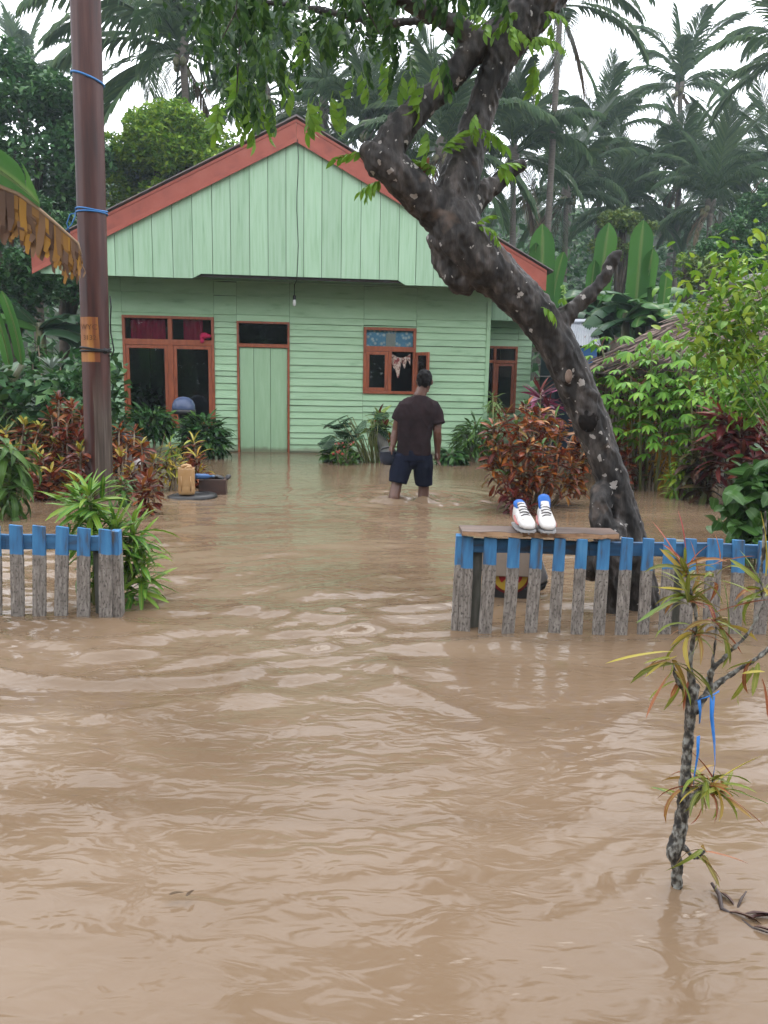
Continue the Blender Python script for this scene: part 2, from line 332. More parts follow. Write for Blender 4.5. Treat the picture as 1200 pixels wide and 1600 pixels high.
# openings (u0,u1,z0,z1)
W1 = (fu(193, 560), fu(335.5, 570), fz(668, 264), fz(494, 264)); DR = (fu(371), fu(452.5), -.25, fz(502.5, 411)); W2 = (fu(567), fu(649, 570), fz(615.5, 607), fz(512, 607))
cols = [(uL, W1[0]), (W1[0], W1[1]), (W1[1], DR[0]), (DR[0], DR[1]), (DR[1], W2[0]), (W2[0], W2[1]), (W2[1], uR)]
def clad(cols, opens, v, ztop, name='plank', mat=None, seed=1):
    rr = random.Random(seed); zs = [-.22]
    while zs[-1] < ztop-.02:
        zc = zs[-1]; zs.append(min(ztop, zc+(rr.uniform(.105, .13) if zc < 2.3 else rr.uniform(.17, .33))))
    for ci, (a, b) in enumerate(cols):
        k = 0
        zz = [zs[0]]+[z+rr.uniform(-.012, .012) for z in zs[1:-1]]+[zs[-1]]
        for z0, z1 in zip(zz[:-1], zz[1:]):
            segs = [(z0, z1)]
            for (oa, ob, oz0, oz1) in opens:
                if oa < (a+b)/2 < ob:
                    ns = []
                    for s0, s1 in segs:
                        if s1 <= oz0 or s0 >= oz1: ns.append((s0, s1))
                        else:
                            if s0 < oz0-.01: ns.append((s0, oz0))
                            if s1 > oz1+.01: ns.append((oz1, s1))
                    segs = ns
            for s0, s1 in segs:
                j = lambda: rr.uniform(-.0045, .0045); lap = .012 if rr.random() < .72 else rr.uniform(-.010, -.003); g = .0022; ff = rr.uniform(-.032, -.020)
                m = MB(); n = max(2, int((b-a)/.45)); jj = [j() for _ in range(n+1)]
                for i in range(n):
                    x0 = a+g+(b-a-2*g)*i/n; x1 = a+g+(b-a-2*g)*(i+1)/n
                    m.hexa([(x0, v+ff, s0+jj[i]), (x1, v+ff, s0+jj[i+1]), (x1, v+.012, s0+jj[i+1]), (x0, v+.012, s0+jj[i]),
                            (x0, v-.004, s1+lap+jj[i]), (x1, v-.004, s1+lap+jj[i+1]), (x1, v+.012, s1+lap), (x0, v+.012, s1+lap)])
                build(m, name, mat or M_green, house)
clad(cols, [W1, DR, W2], 0.0, zT)
DEEP = 8.0
# gable, 0.9 m in front of the wall
GV = -.95
apx, apz = fac(463, 187, GV); lx, lz = fac(49, 392, GV); rx, rz_ = fac(854, 424, GV)
sl = ((apz-lz)/(apx-lx)+(apz-rz_)/(rx-apx))/2
eL, eR = lx, rx; zline = lambda u: apz-abs(u-apx)*sl
BW = .285/math.cos(math.atan(sl))
gl0 = fu(62, 425, GV); gr0 = fu(846, 446, GV); zlo = (fz(433, 300, GV)+fz(448, 680, GV))/2; zhi = (fz(427.5, 316, GV)+fz(437, 622, GV))/2
s1, s2 = fu(300, 433, GV), fu(314, 428, GV); s3, s4 = fu(622, 437, GV), fu(634, 447, GV)
def zbot(u):
    if u <= s1 or u >= s4: return zlo
    if s2 <= u <= s3: return zhi
    return zlo+(zhi-zlo)*((u-s1)/(s2-s1) if u < s2 else (s4-u)/(s4-s3))
u = gl0; rr = random.Random(4)
edges = [gl0]
while edges[-1] < gr0-.1: edges.append(min(gr0, edges[-1]+rr.uniform(.275, .315)))
for a, b in zip(edges[:-1], edges[1:]):
    a2, b2 = a+.004, b-.004; br = [a2]+[q for q in (s1, s2, apx, s3, s4) if a2+.01 < q < b2-.01]+[b2]
    top = [(q, max(zbot(q)+.02, zline(q)-.03)) for q in reversed(br)]; bot = [(q, zbot(q)) for q in br]
    m = MB(); v0 = GV+.03+rr.uniform(-.004, .004); m.prism(bot+top, v0, v0+.02); build(m, 'plank', M_gable, house)
# backing, soffit
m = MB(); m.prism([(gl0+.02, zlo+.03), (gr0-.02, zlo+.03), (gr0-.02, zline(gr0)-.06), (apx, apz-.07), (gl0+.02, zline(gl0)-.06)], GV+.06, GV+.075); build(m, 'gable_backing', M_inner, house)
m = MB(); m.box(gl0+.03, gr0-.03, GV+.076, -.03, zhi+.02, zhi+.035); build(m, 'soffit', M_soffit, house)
for sgn, e in ((-1, uL), (1, uR)):    # eaves soffit along both sides
    a, b = (gl0+.03, uL-.03) if sgn < 0 else (uR+.03, gr0-.03)
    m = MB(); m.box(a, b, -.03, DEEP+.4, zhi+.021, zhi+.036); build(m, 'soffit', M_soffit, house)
# barge boards
for sgn, e in ((-1, eL), (1, eR)):
    m = MB(); z0 = apz; m.prism([(apx+sgn*.0015, apz), (apx+sgn*.0015, apz-BW), (e, zline(e)-BW), (e, zline(e))][::sgn], GV-.02, GV+.012); build(m, 'barge_board', M_red, house)
    m = MB(); d = .055/math.cos(math.atan(sl)); m.prism([(apx+sgn*.0015, apz-BW+d), (apx+sgn*.0015, apz-BW-.01), (e-sgn*.004, zline(e)-BW-.01), (e-sgn*.004, zline(e)-BW+d)][::sgn], GV-.036, GV-.021); build(m, 'barge_moulding', M_red, house)
    m = MB(); m.prism([(apx+sgn*.0015, apz+.002), (apx+sgn*.0015, apz-.04), (e-sgn*.004, zline(e)-.04), (e-sgn*.004, zline(e)+.002)][::sgn], GV-.030, GV-.021); build(m, 'barge_moulding', M_red, house)
    # corrugated sheet roof
    m = MB(); n = 150; v0, v1 = GV-.06, DEEP+.7
    for i in range(n):
        for (A, B) in (((i)/n, (i+1)/n),):
            va, vb = v0+(v1-v0)*A, v0+(v1-v0)*B; za, zb = .014*math.cos(i*math.pi), .014*math.cos((i+1)*math.pi); e2 = e+sgn*.10
            pts = [(apx, va, apz+.03+za), (e2, va, zline(e2)+.03+za), (e2, vb, zline(e2)+.03+zb), (apx, vb, apz+.03+zb)]
            m.quad(*(pts if sgn < 0 else pts[::-1])); 
    o = build(m, 'roof', M_roof, house); sd_ = o.modifiers.new('s', 'SOLIDIFY'); sd_.thickness = .018; sd_.offset = 0
# ridge cap
m = MB(); m.prism([(apx-.16, apz-.16*sl+.05), (apx, apz+.055), (apx+.16, apz-.16*sl+.05), (apx+.16, apz-.16*sl+.064), (apx, apz+.07), (apx-.16, apz-.16*sl+.064)], GV-.055, DEEP+.69); build(m, 'ridge_cap', M_roof, house)
# side, back walls, corner posts, wing
m = MB(); m.box(uL-.01, uL+.03, .013, DEEP, -.35, zT+.1); build(m, 'wall', M_green, house)
m = MB(); m.box(uR-.03, uR+.01, .013, DEEP, -.35, zT+.1); build(m, 'wall', M_green, house)
m = MB(); m.prism([(uL, -.35), (uR, -.35), (uR, zT), (gr0, zline(gr0)-.1), (apx, apz-.1), (gl0, zline(gl0)-.1), (uL, zT)], DEEP, DEEP+.05); build(m, 'wall', M_green, house)
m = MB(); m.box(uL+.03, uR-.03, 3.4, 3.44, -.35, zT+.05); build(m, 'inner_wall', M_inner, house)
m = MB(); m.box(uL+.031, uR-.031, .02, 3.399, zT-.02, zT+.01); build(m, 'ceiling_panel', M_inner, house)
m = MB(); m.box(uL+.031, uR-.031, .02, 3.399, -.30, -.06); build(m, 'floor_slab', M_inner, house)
m = MB(); m.box(uR-.055, uR+.012, -.034, .012, -.25, zT-.02); build(m, 'corner_board', M_green, house)
WV = 1.7; wl = uR+.012; wr = fu(829, 570, WV); wz = fz(503, 800, WV)
WW = (fu(759, 590, WV), fu(806.5, 590, WV), fz(645, 785, WV), fz(541, 785, WV))
clad([(wl, WW[1]), (WW[1], wr)], [(WW[0]-.2, WW[1], WW[2], WW[3])], WV, wz+.2, seed=5)
m = MB(); m.box(wr-.02, wr+.012, WV+.013, DEEP, -.35, wz+.2); build(m, 'wall', M_green, house)
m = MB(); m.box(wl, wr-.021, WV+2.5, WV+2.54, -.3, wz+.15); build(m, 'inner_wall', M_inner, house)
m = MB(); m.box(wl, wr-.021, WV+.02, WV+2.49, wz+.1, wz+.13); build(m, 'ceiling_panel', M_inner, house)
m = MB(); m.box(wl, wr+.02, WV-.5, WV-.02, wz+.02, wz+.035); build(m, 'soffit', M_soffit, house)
e = [wl+.01]
while e[-1] < wr-.25: e.append(min(wr+.02, e[-1]+.29))
for a, b in zip(e[:-1], e[1:]):
    m = MB(); m.box(a+.004, b-.004, WV-.52, WV-.50, wz-.02, wz+.32); build(m, 'plank', M_gable, house)
# windows and door
def frame_mb(w, v0, v1, t, rails=(), mulls=(), bottom=True):
    m = MB(); a, b, z0, z1 = w
    m.box(a, a+t, v0, v1, z0, z1); m.box(b-t, b, v0, v1, z0, z1); m.box(a+t, b-t, v0, v1, z1-t, z1)
    if bottom: m.box(a+t, b-t, v0, v1, z0, z0+t)
    for (q0, q1) in rails: m.box(a+t, b-t, v0+.004, v1-.004, q0, q1)
    for (p0, p1, q0, q1) in mulls: m.box(p0, p1, v0+.002, v1-.002, q0, q1)
    return m
def pane(parent, a, b, z0, z1, v):
    m = MB(); m.box(a, b, v, v+.005, z0, z1); return build(m, 'pane', M_glass, parent)
def sash(parent, a, b, z0, z1, v, t=.055, th=.035):
    m = frame_mb((a, b, z0, z1), v, v+th, t); s = build(m, 'sash', M_frame, parent, bevel=.004); pane(parent, a+t-.006, b-t+.006, z0+t-.006, z1-t+.006, v+th*.5); return s
T = .055
mu0, mu1 = fu(263, 560), fu(271.5, 560); t0, t1 = fz(539.5, 264), fz(530.5, 264)
fm = frame_mb(W1, -.045, .05, T*.85, [(t0, t1)], [(mu0, mu1, W1[2]+T*.85, t0), (mu0+.01, mu1-.01, t1, W1[3]-T*.85)]); win1 = build(fm, 'window', M_frame, house, bevel=.004)
pane(win1, W1[0]+.04, mu0+.012, t1-.01, W1[3]-.04, .01); pane(win1, mu1-.012, W1[1]-.04, t1-.01, W1[3]-.04, .01)
sash(win1, W1[0]+T*.85+.003, mu0-.003, W1[2]+.05, t0-.004, -.035); sash(win1, mu1+.003, W1[1]-T*.85-.003, W1[2]+.05, t0-.004, -.035)
tr0, tr1 = fz(543, 411), fz(537.5, 411)
fm = frame_mb(DR, -.04, .05, .035, [(tr0, tr1)], bottom=False); door_f = build(fm, 'door_frame', M_frame, house, bevel=.003)
pane(door_f, DR[0]+.03, DR[1]-.03, tr1-.008, DR[3]-.03, .02)
door = bpy.data.objects.new('door', None); COL.objects.link(door); door.parent = house
da, db = DR[0]+.037, DR[1]-.037; e = [da, da+(db-da)*.30, da+(db-da)*.645, db]
for i in range(3):
    m = MB(); m.box(e[i]+.003, e[i+1]-.003, -.004+.002*i, .028, -.25, tr0-.004); build(m, 'board', M_gdoor, door, bevel=.003)
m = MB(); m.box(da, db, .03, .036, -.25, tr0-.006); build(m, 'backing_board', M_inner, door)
w2t0, w2t1 = fz(549.5, 607), fz(541.5, 607); c0, c1 = fu(605.5), fu(611)
fm = frame_mb(W2, -.045, .05, .05, [(w2t0, w2t1)], [(c0, c1, W2[2]+.05, w2t0)]); win2 = build(fm, 'window', M_frame, house, bevel=.004)
pane(win2, W2[0]+.044, W2[1]-.044, w2t1-.008, W2[3]-.044, .0)
sash(win2, W2[0]+.052, c0-.003, W2[2]+.052, w2t0-.004, -.04)
# open sash hinged on the right side, swung out
m = frame_mb((0, c0-W2[0]-.06, W2[2]+.052, w2t0-.004), 0, .035, .055); op = build(m, 'sash', M_frame, win2, bevel=.004)
op.location = (W2[1]-.01, -.06, 0); op.rotation_euler = (0, 0, R(-62))
m = MB(); m.box(.05, c0-W2[0]-.11, .015, .02, W2[2]+.10, w2t0-.05); po = build(m, 'pane', M_glass, win2); po.location = op.location; po.rotation_euler = op.rotation_euler
wt0, wt1 = fz(567.5, 785, WV), fz(563, 785, WV); q0, q1 = fu(769, 600, WV), fu(773, 600, WV)
fm = frame_mb(WW, WV-.045, WV+.05, .05, [(wt0, wt1)], [(q0, q1, WW[2]+.05, WW[3]-.05)]); win3 = build(fm, 'window', M_frame, house, bevel=.004)
pane(win3, q1-.01, WW[1]-.04, wt1-.01, WW[3]-.04, WV); sash(win3, q1+.003, WW[1]-.052, WW[2]+.052, wt0-.004, WV-.03); pane(win3, WW[0]+.04, q0+.01, WW[2]+.04, WW[3]-.04, WV)
# cloth hung inside the windows (things of their own)
def wavy(name, a, b, z0, z1, v, m, amp, n, label, cat, sag=0.0, group=None):
    mb = MB(); k = 6*n; c = ((a+b)/2, v, z1)
    for i in range(k+1):
        t = i/k; u_ = a+(b-a)*t; vv = v+amp*math.sin(t*n*2*math.pi)+amp*.4*math.sin(t*n*5.1)
        for j in range(5):
            s = j/4; zz = z1+(z0-z1)*s*(1-sag*math.sin(math.pi*t)); mb.v.append((u_-c[0], vv-v, zz-z1))
    for i in range(k):
        for j in range(4): p = i*5+j; mb.f.append((p, p+1, p+6, p+5))
    o = build(mb, name, m, smooth=True); o.location = house.matrix_basis @ Vector((0, 0, 0)) if False else (O+_cu*c[0]+_cn*c[1]+Vector((0, 0, c[2]))); o.rotation_euler = (0, 0, YAW)
    return tag(o, label, cat, group)
wavy('curtain', fu(206), fu(260), t1-.01, W1[3]-.02, .05, M_redcloth, .018, 7, 'dark red gathered curtain behind the top pane of the large window, beside the pole', 'curtain')
wavy('curtain', fu(288), fu(318), t1-.01, W1[3]-.02, .05, M_redcloth, .018, 4, 'dark red curtain above the blue helmet in the large window, narrower of the two', 'curtain')
kn = MB(); kn.ball((0, 0, 0), (.085, .05, .05)); kn.ball((-.04, 0, -.07), (.035, .03, .06)); kn.ball((.03, .01, .0), (.09, .045, .04))
o = put('cloth_knot', remesh(kn, 'cloth_knot', M_redcloth, .012, 2, disp=lambda c: .008*fbm(c[:, 0]*30, c[:, 1]*30, c[:, 2]*30, seed=5)))
uu, zz = fac(320, 525, -.04); o.location = O+_cu*uu+_cn*(-.085)+Vector((0, 0, zz)); o.rotation_euler = (0, 0, YAW); tag(o, 'bunched knot of red curtain cloth hanging out over the large window rail', 'cloth')
wavy('curtain', W2[0]+.03, W2[1]-.03, w2t1-.03, W2[3]-.02, .030, M_floral, .008, 5, 'blue and white flowered curtain behind the top pane of the small window', 'curtain')
m = MB(); m.box(-.085, .085, -.004, .0, -.13, .13); uu, zz = fac(610.5, 533, .03); o = build(m, 'paper_sheet', M_white); o.location = O+_cu*uu+_cn*.016+Vector((0, 0, zz)); o.rotation_euler = (0, 0, YAW); tag(o, 'white sheet of paper stuck inside the top pane of the small window', 'paper')
a, b = fu(611), fu(640)
mb = MB(); k = 30
for i in range(k+1):
    t = i/k; u_ = (b-a)*t; sag = .07*math.sin(math.pi*t); ln = (.14+.20*max(0, math.cos((t-.3)*6))**2*(1 if t < .55 else .3)+.06*math.sin(t*20))
    for j in range(5):
        s = j/4; mb.v.append((u_, .02*math.sin(t*22+s*2), -sag-.02-ln*s))
for i in range(k):
    for j in range(4): p = i*5+j; mb.f.append((p, p+1, p+6, p+5))
o = build(mb, 'patterned_cloth', M_pattern, smooth=True); o.location = O+_cu*a+_cn*.0+Vector((0, 0, w2t0-.01)); o.rotation_euler = (0, 0, YAW); tag(o, 'red and cream patterned cloth tied up in the open half of the small window', 'cloth')
# lamp on its wire
def hloc(u_, v_, z_): return O+_cu*u_+_cn*v_+Vector((0, 0, z_))
bu, bz = fac(460, 468, -.5); lamp = thing('hanging_bulb', 'small white light bulb hanging on a wire under the gable, right of the door', 'light bulb', hloc(bu, -.5, bz))
m = MB(); m.lathe([(.012, .07), (.026, .06), (.027, .0), (.022, -.005)], n=14); build(m, 'socket', M_wire, lamp, True)
m = MB(); m.lathe([(.022, 0), (.026, -.03), (.026, -.09), (.012, -.105)], n=14); build(m, 'bulb', flat('bulb_glass', (.8, .82, .82), .25), lamp, True)
L = lamp.location
wu, wz1 = fac(465, 218, GV-.03); wu2, wz2 = fac(463, 437, GV-.03)
pts = [hloc(wu+.012*math.sin(i*1.3), GV-.035, wz1+(wz2-wz1)*i/8) for i in range(9)]+[hloc((wu2+bu)/2, -.75, wz2-.03), hloc(bu, -.5, bz+.25), hloc(bu, -.5, bz+.07)]
m = MB(); m.tube([p-L for p in pts], .007, 5); build(m, 'wire', M_wire, lamp, True)
# ================================================================== FENCES
def picketmat():
    m, t, b, N, L = newmat('weathered_picket_paint'); tc = N('ShaderNodeTexCoord'); oi = N('ShaderNodeObjectInfo')
    ad = N('ShaderNodeVectorMath'); ad.operation = 'ADD'; cb = N('ShaderNodeCombineXYZ'); 
    s = N('ShaderNodeMath'); s.operation = 'MULTIPLY'; s.inputs[1].default_value = 37; L(oi.outputs['Random'], s.inputs[0]); L(s.outputs[0], cb.inputs['X']); L(s.outputs[0], cb.inputs['Z'])
    L(tc.outputs['Object'], ad.inputs[0]); L(cb.outputs[0], ad.inputs[1])
    mp = N('ShaderNodeMapping'); mp.inputs['Scale'].default_value = (1, 1, .18); L(ad.outputs[0], mp.inputs['Vector'])
    g = N('ShaderNodeTexNoise'); g.inputs['Scale'].default_value = 70; g.inputs['Detail'].default_value = 6; L(mp.outputs[0], g.inputs['Vector'])
    gr = N('ShaderNodeValToRGB'); ramp(gr, [(.28, (.075, .064, .054)), (.45, (.17, .15, .132)), (.62, (.26, .235, .21)), (.8, (.38, .355, .33))]); L(g.outputs['Fac'], gr.inputs['Fac'])
    sp = N('ShaderNodeTexNoise'); sp.inputs['Scale'].default_value = 120; sp.inputs['Detail'].default_value = 3; mp3 = N('ShaderNodeMapping'); mp3.inputs['Scale'].default_value = (1, 1, .45); L(ad.outputs[0], mp3.inputs['Vector']); L(mp3.outputs[0], sp.inputs['Vector'])
    spr = N('ShaderNodeMapRange'); spr.inputs['From Min'].default_value = .54; spr.inputs['From Max'].default_value = .62; L(sp.outputs['Fac'], spr.inputs['Value'])
    mxs = N('ShaderNodeMix'); mxs.data_type = 'RGBA'; L(spr.outputs[0], mxs.inputs['Factor']); L(gr.outputs[0], mxs.inputs['A']); mxs.inputs['B'].default_value = (.085, .074, .064, 1)
    n2 = N('ShaderNodeTexNoise'); n2.inputs['Scale'].default_value = 26; n2.inputs['Detail'].default_value = 6; L(mp.outputs[0], n2.inputs['Vector'])
    br = N('ShaderNodeValToRGB'); ramp(br, [(.30, (.085, .08, .08)), (.37, (.045, .085, .15)), (.44, (.035, .135, .29)), (.58, (.042, .185, .385)), (.78, (.08, .25, .45))]); L(n2.outputs['Fac'], br.inputs['Fac'])
    sx = N('ShaderNodeSeparateXYZ'); L(tc.outputs['Object'], sx.inputs[0])
    hv = N('ShaderNodeMapRange'); hv.inputs['To Min'].default_value = -.012; hv.inputs['To Max'].default_value = .012; L(oi.outputs['Random'], hv.inputs['Value'])
    zz = N('ShaderNodeMath'); zz.operation = 'ADD'; L(sx.outputs['Z'], zz.inputs[0]); L(hv.outputs[0], zz.inputs[1])
    e2 = N('ShaderNodeMath'); e2.operation = 'MULTIPLY_ADD'; e2.inputs[1].default_value = .022; L(n2.outputs['Fac'], e2.inputs[0]); L(zz.outputs[0], e2.inputs[2])
    th = N('ShaderNodeMapRange'); th.inputs['From Min'].default_value = .342; th.inputs['From Max'].default_value = .347; L(e2.outputs[0], th.inputs['Value'])
    mx = N('ShaderNodeMix'); mx.data_type = 'RGBA'; L(th.outputs[0], mx.inputs['Factor']); L(mxs.outputs['Result'], mx.inputs['A']); L(br.outputs[0], mx.inputs['B']); L(mx.outputs['Result'], b.inputs['Base Color'])
    b.inputs['Roughness'].default_value = .75; bp = N('ShaderNodeBump'); bp.inputs['Strength'].default_value = .5; bp.inputs['Distance'].default_value = .003; L(g.outputs['Fac'], bp.inputs['Height']); L(bp.outputs[0], b.inputs['Normal'])
    return m
M_picket = picketmat()
M_rail = pmat('blue_rail_paint', [(.30, (.05, .065, .09)), (.42, (.035, .12, .25)), (.6, (.042, .17, .35)), (.8, (.06, .21, .41))], 22, (.2, 1, 1), rough=.7, bump=.4, bscale=60, bdist=.003)
M_greypost = pmat('weathered_post', [(.3, (.09, .095, .08)), (.7, (.22, .22, .19))], 40, (1, 1, .2), rough=.85, bump=.5, bscale=60, bdist=.004)
def picket(fence, w, h, x, y, lean, rz, wob):
    m = MB(); d = .017; n = 4; b = -.36
    for i in range(n):
        za, zb = b+(h-b)*i/n, b+(h-b)*(i+1)/n
        a0, a1 = wob*math.sin(i*1.7), wob*math.sin((i+1)*1.7); t = .004 if i == n-1 else 0
        m.hexa([(-w/2+a0, 0, za), (w/2+a0, 0, za), (w/2+a0, d, za), (-w/2+a0, d, za), (-w/2+a1, 0, zb), (w/2+a1-t, 0, zb-t), (w/2+a1-t, d, zb-t), (-w/2+a1, d, zb)])
    o = build(m, 'picket', M_picket, fence, bevel=.002); o.location = (x, y, 0); o.rotation_euler = (R(random.uniform(-1, 1)), lean, rz); return o
def fence(name, label, spec, Z, base_l, extra):
    f = thing(name, label, 'fence', base_l); rr = random.Random(3)
    for (pb, pt, wpx, topy, basey) in spec:
        B = gp(pb, basey); T = at(pt, topy, B.y); h = T.z; lean = math.atan2(T.x-B.x, h)
        picket(f, wpx*mpp(B.y)*1.05, h, B.x-base_l.x, B.y-base_l.y+rr.uniform(-.004, .004), lean, R(rr.uniform(-2, 2)), rr.uniform(-.003, .003))
    return f
specR = [(725, 731.5, 19, 838, 984), (758, 768, 20.5, 840, 986), (794, 804.5, 19, 840, 988), (829.5, 840.5, 19, 841, 989), (866.5, 876.5, 18, 841, 990), (901, 910.5, 17.5, 842, 991), (935.5, 946, 19, 842, 991.5), (970.5, 981.5, 18.5, 840, 992), (1005, 1014.5, 17.5, 841, 991.5), (1039, 1048, 18.5, 841, 992),
         (1071, 1082, 19.5, 842, 992), (1111, 1120, 24, 842, 993), (1149, 1157.5, 19, 844, 993), (1187, 1196, 20, 845, 994), (1224, 1234, 19, 845, 995), (1262, 1272, 20, 846, 996)]
bR = gp(725, 984); fR = fence('picket_fence', 'right-hand weathered picket fence with blue painted tops, a plank shelf lying on it', specR, 0, bR, 0)
eR_ = gp(1300, 996)
def rail(f, base, A, B, z0, z1, off, th, m=M_rail, name='rail'):
    d = (B-A); L = d.length; mb = MB(); n = 6
    for i in range(n):
        a, b = L*i/n, L*(i+1)/n; q = lambda i: .004*math.sin(i*2.1)
        mb.hexa([(a, 0, z0+q(i)), (b, 0, z0+q(i+1)), (b, th, z0+q(i+1)), (a, th, z0+q(i)), (a, 0, z1+q(i+3)), (b, 0, z1+q(i+4)), (b, th, z1+q(i+4)), (a, th, z1+q(i+3))])
    o = build(mb, name, m, f, bevel=.003); n = Vector((-d.y, d.x, 0)).normalized(); o.location = A-base+n*off; o.rotation_euler = (0, 0, math.atan2(d.y, d.x)); return o
zr1, zr0 = at(840, 846, bR.y).z, at(840, 867, bR.y).z
rail(fR, bR, gp(722, 984), eR_, zr0, zr1, .021, .03)
for px in (742, 1060, 1290):
    P = gp(px, 984); m = MB(); m.box(-.03, .03, .055, .115, -.36, zr1-.01); o = build(m, 'post', M_greypost, fR, bevel=.004); o.location = P-bR
# end picket turned sideways at the gate opening
B = gp(710, 984); T = at(715, 838, B.y); m = MB(); m.box(-.016, .016, 0, .075, -.36, T.z); o = build(m, 'picket', M_picket, fR, bevel=.003); o.location = B-bR+Vector((0, .004, 0)); o.rotation_euler = (0, R(1.0), R(-4))
specL = [(-27, -26, 20, 820, 963), (2, -2, 19, 821, 963), (27.5, 25, 20, 820, 963.5), (61, 61, 20, 821, 964), (94, 96, 20, 823, 965), (130, 130, 20, 825, 966), (164.5, 164, 20, 827, 967)]
specL[1] = (-8, -9, 19, 820, 963)
bL = gp(164, 967); fL = fence('picket_fence', 'left-hand weathered picket fence with blue painted tops, beside the brown pole', specL, 0, bL, 0)
zl1, zl0 = at(90, 838, bL.y).z, at(90, 861, bL.y).z
rail(fL, bL, gp(-70, 962), gp(178, 967), zl0, zl1, .021, .03)
for px in (152, -40):
    P = gp(px, 966); m = MB(); m.box(-.03, .03, .055, .115, -.36, zl1-.01); o = build(m, 'post', M_greypost, fL, bevel=.004); o.location = P-bL
B = gp(183, 966); T = at(185, 831, B.y); m = MB(); m.box(-.022, .022, 0, .075, -.36, T.z); o = build(m, 'picket', M_picket, fL, bevel=.003); o.location = B-bL+Vector((0, .004, 0)); o.rotation_euler = (0, 0, R(5))
# shelf plank on the right fence
M_plank = pmat('raw_plank', [(.3, (.07, .045, .035)), (.5, (.15, .10, .08)), (.72, (.24, .165, .13))], 12, (.25, 1, 1), rough=.55, bump=.4, bscale=30, bdist=.004)
M_edge = pmat('raw_plank_edge', [(.3, (.05, .025, .015)), (.45, (.30, .17, .09)), (.7, (.50, .32, .18))], 14, (.35, 1, 2), rough=.7, bump=.5, bscale=40, bdist=.004)
pf = at(722, 841, bR.y-.035); pe = at(968, 842.5, bR.y-.035); Lp = (pe-pf).length; ztop = zr1+.010+.026
shelf = thing('plank_shelf', 'raw edged brown plank lying along the top of the right fence under the white shoes', 'plank', Vector((pf.x, pf.y, max(at(840, 840, bR.y).z+.004, zr1+.006))))
TH = .027; rr = random.Random(9); n = 26
m = MB()
for i in range(n):
    a, b = Lp*i/n, Lp*(i+1)/n; e = lambda i: .006*math.sin(i*1.3)+.005*math.sin(i*2.9+1); zt = lambda i: TH-.002*math.sin(i*.9); zb = lambda i: .003*math.sin(i*1.9)+.003
    m.hexa([(a, e(i), zb(i)), (b, e(i+1), zb(i+1)), (b, .17, 0), (a, .17, 0), (a, e(i)+.004, zt(i)), (b, e(i+1)+.004, zt(i+1)), (b, .17, TH), (a, .17, TH)])
build(m, 'board', M_plank, shelf)
m = MB()
for i in range(n):
    a, b = Lp*i/n, Lp*(i+1)/n
    m.quad((a, e(i)-.002, zb(i)+.001), (b, e(i+1)-.002, zb(i+1)+.001), (b, e(i+1)+.002, zt(i+1)-.002), (a, e(i)+.002, zt(i)-.002))
o = build(m, 'raw_edge', M_edge, shelf); s = o.modifiers.new('s', 'SOLIDIFY'); s.thickness = .002
SHELF_TOP = shelf.location.z+TH
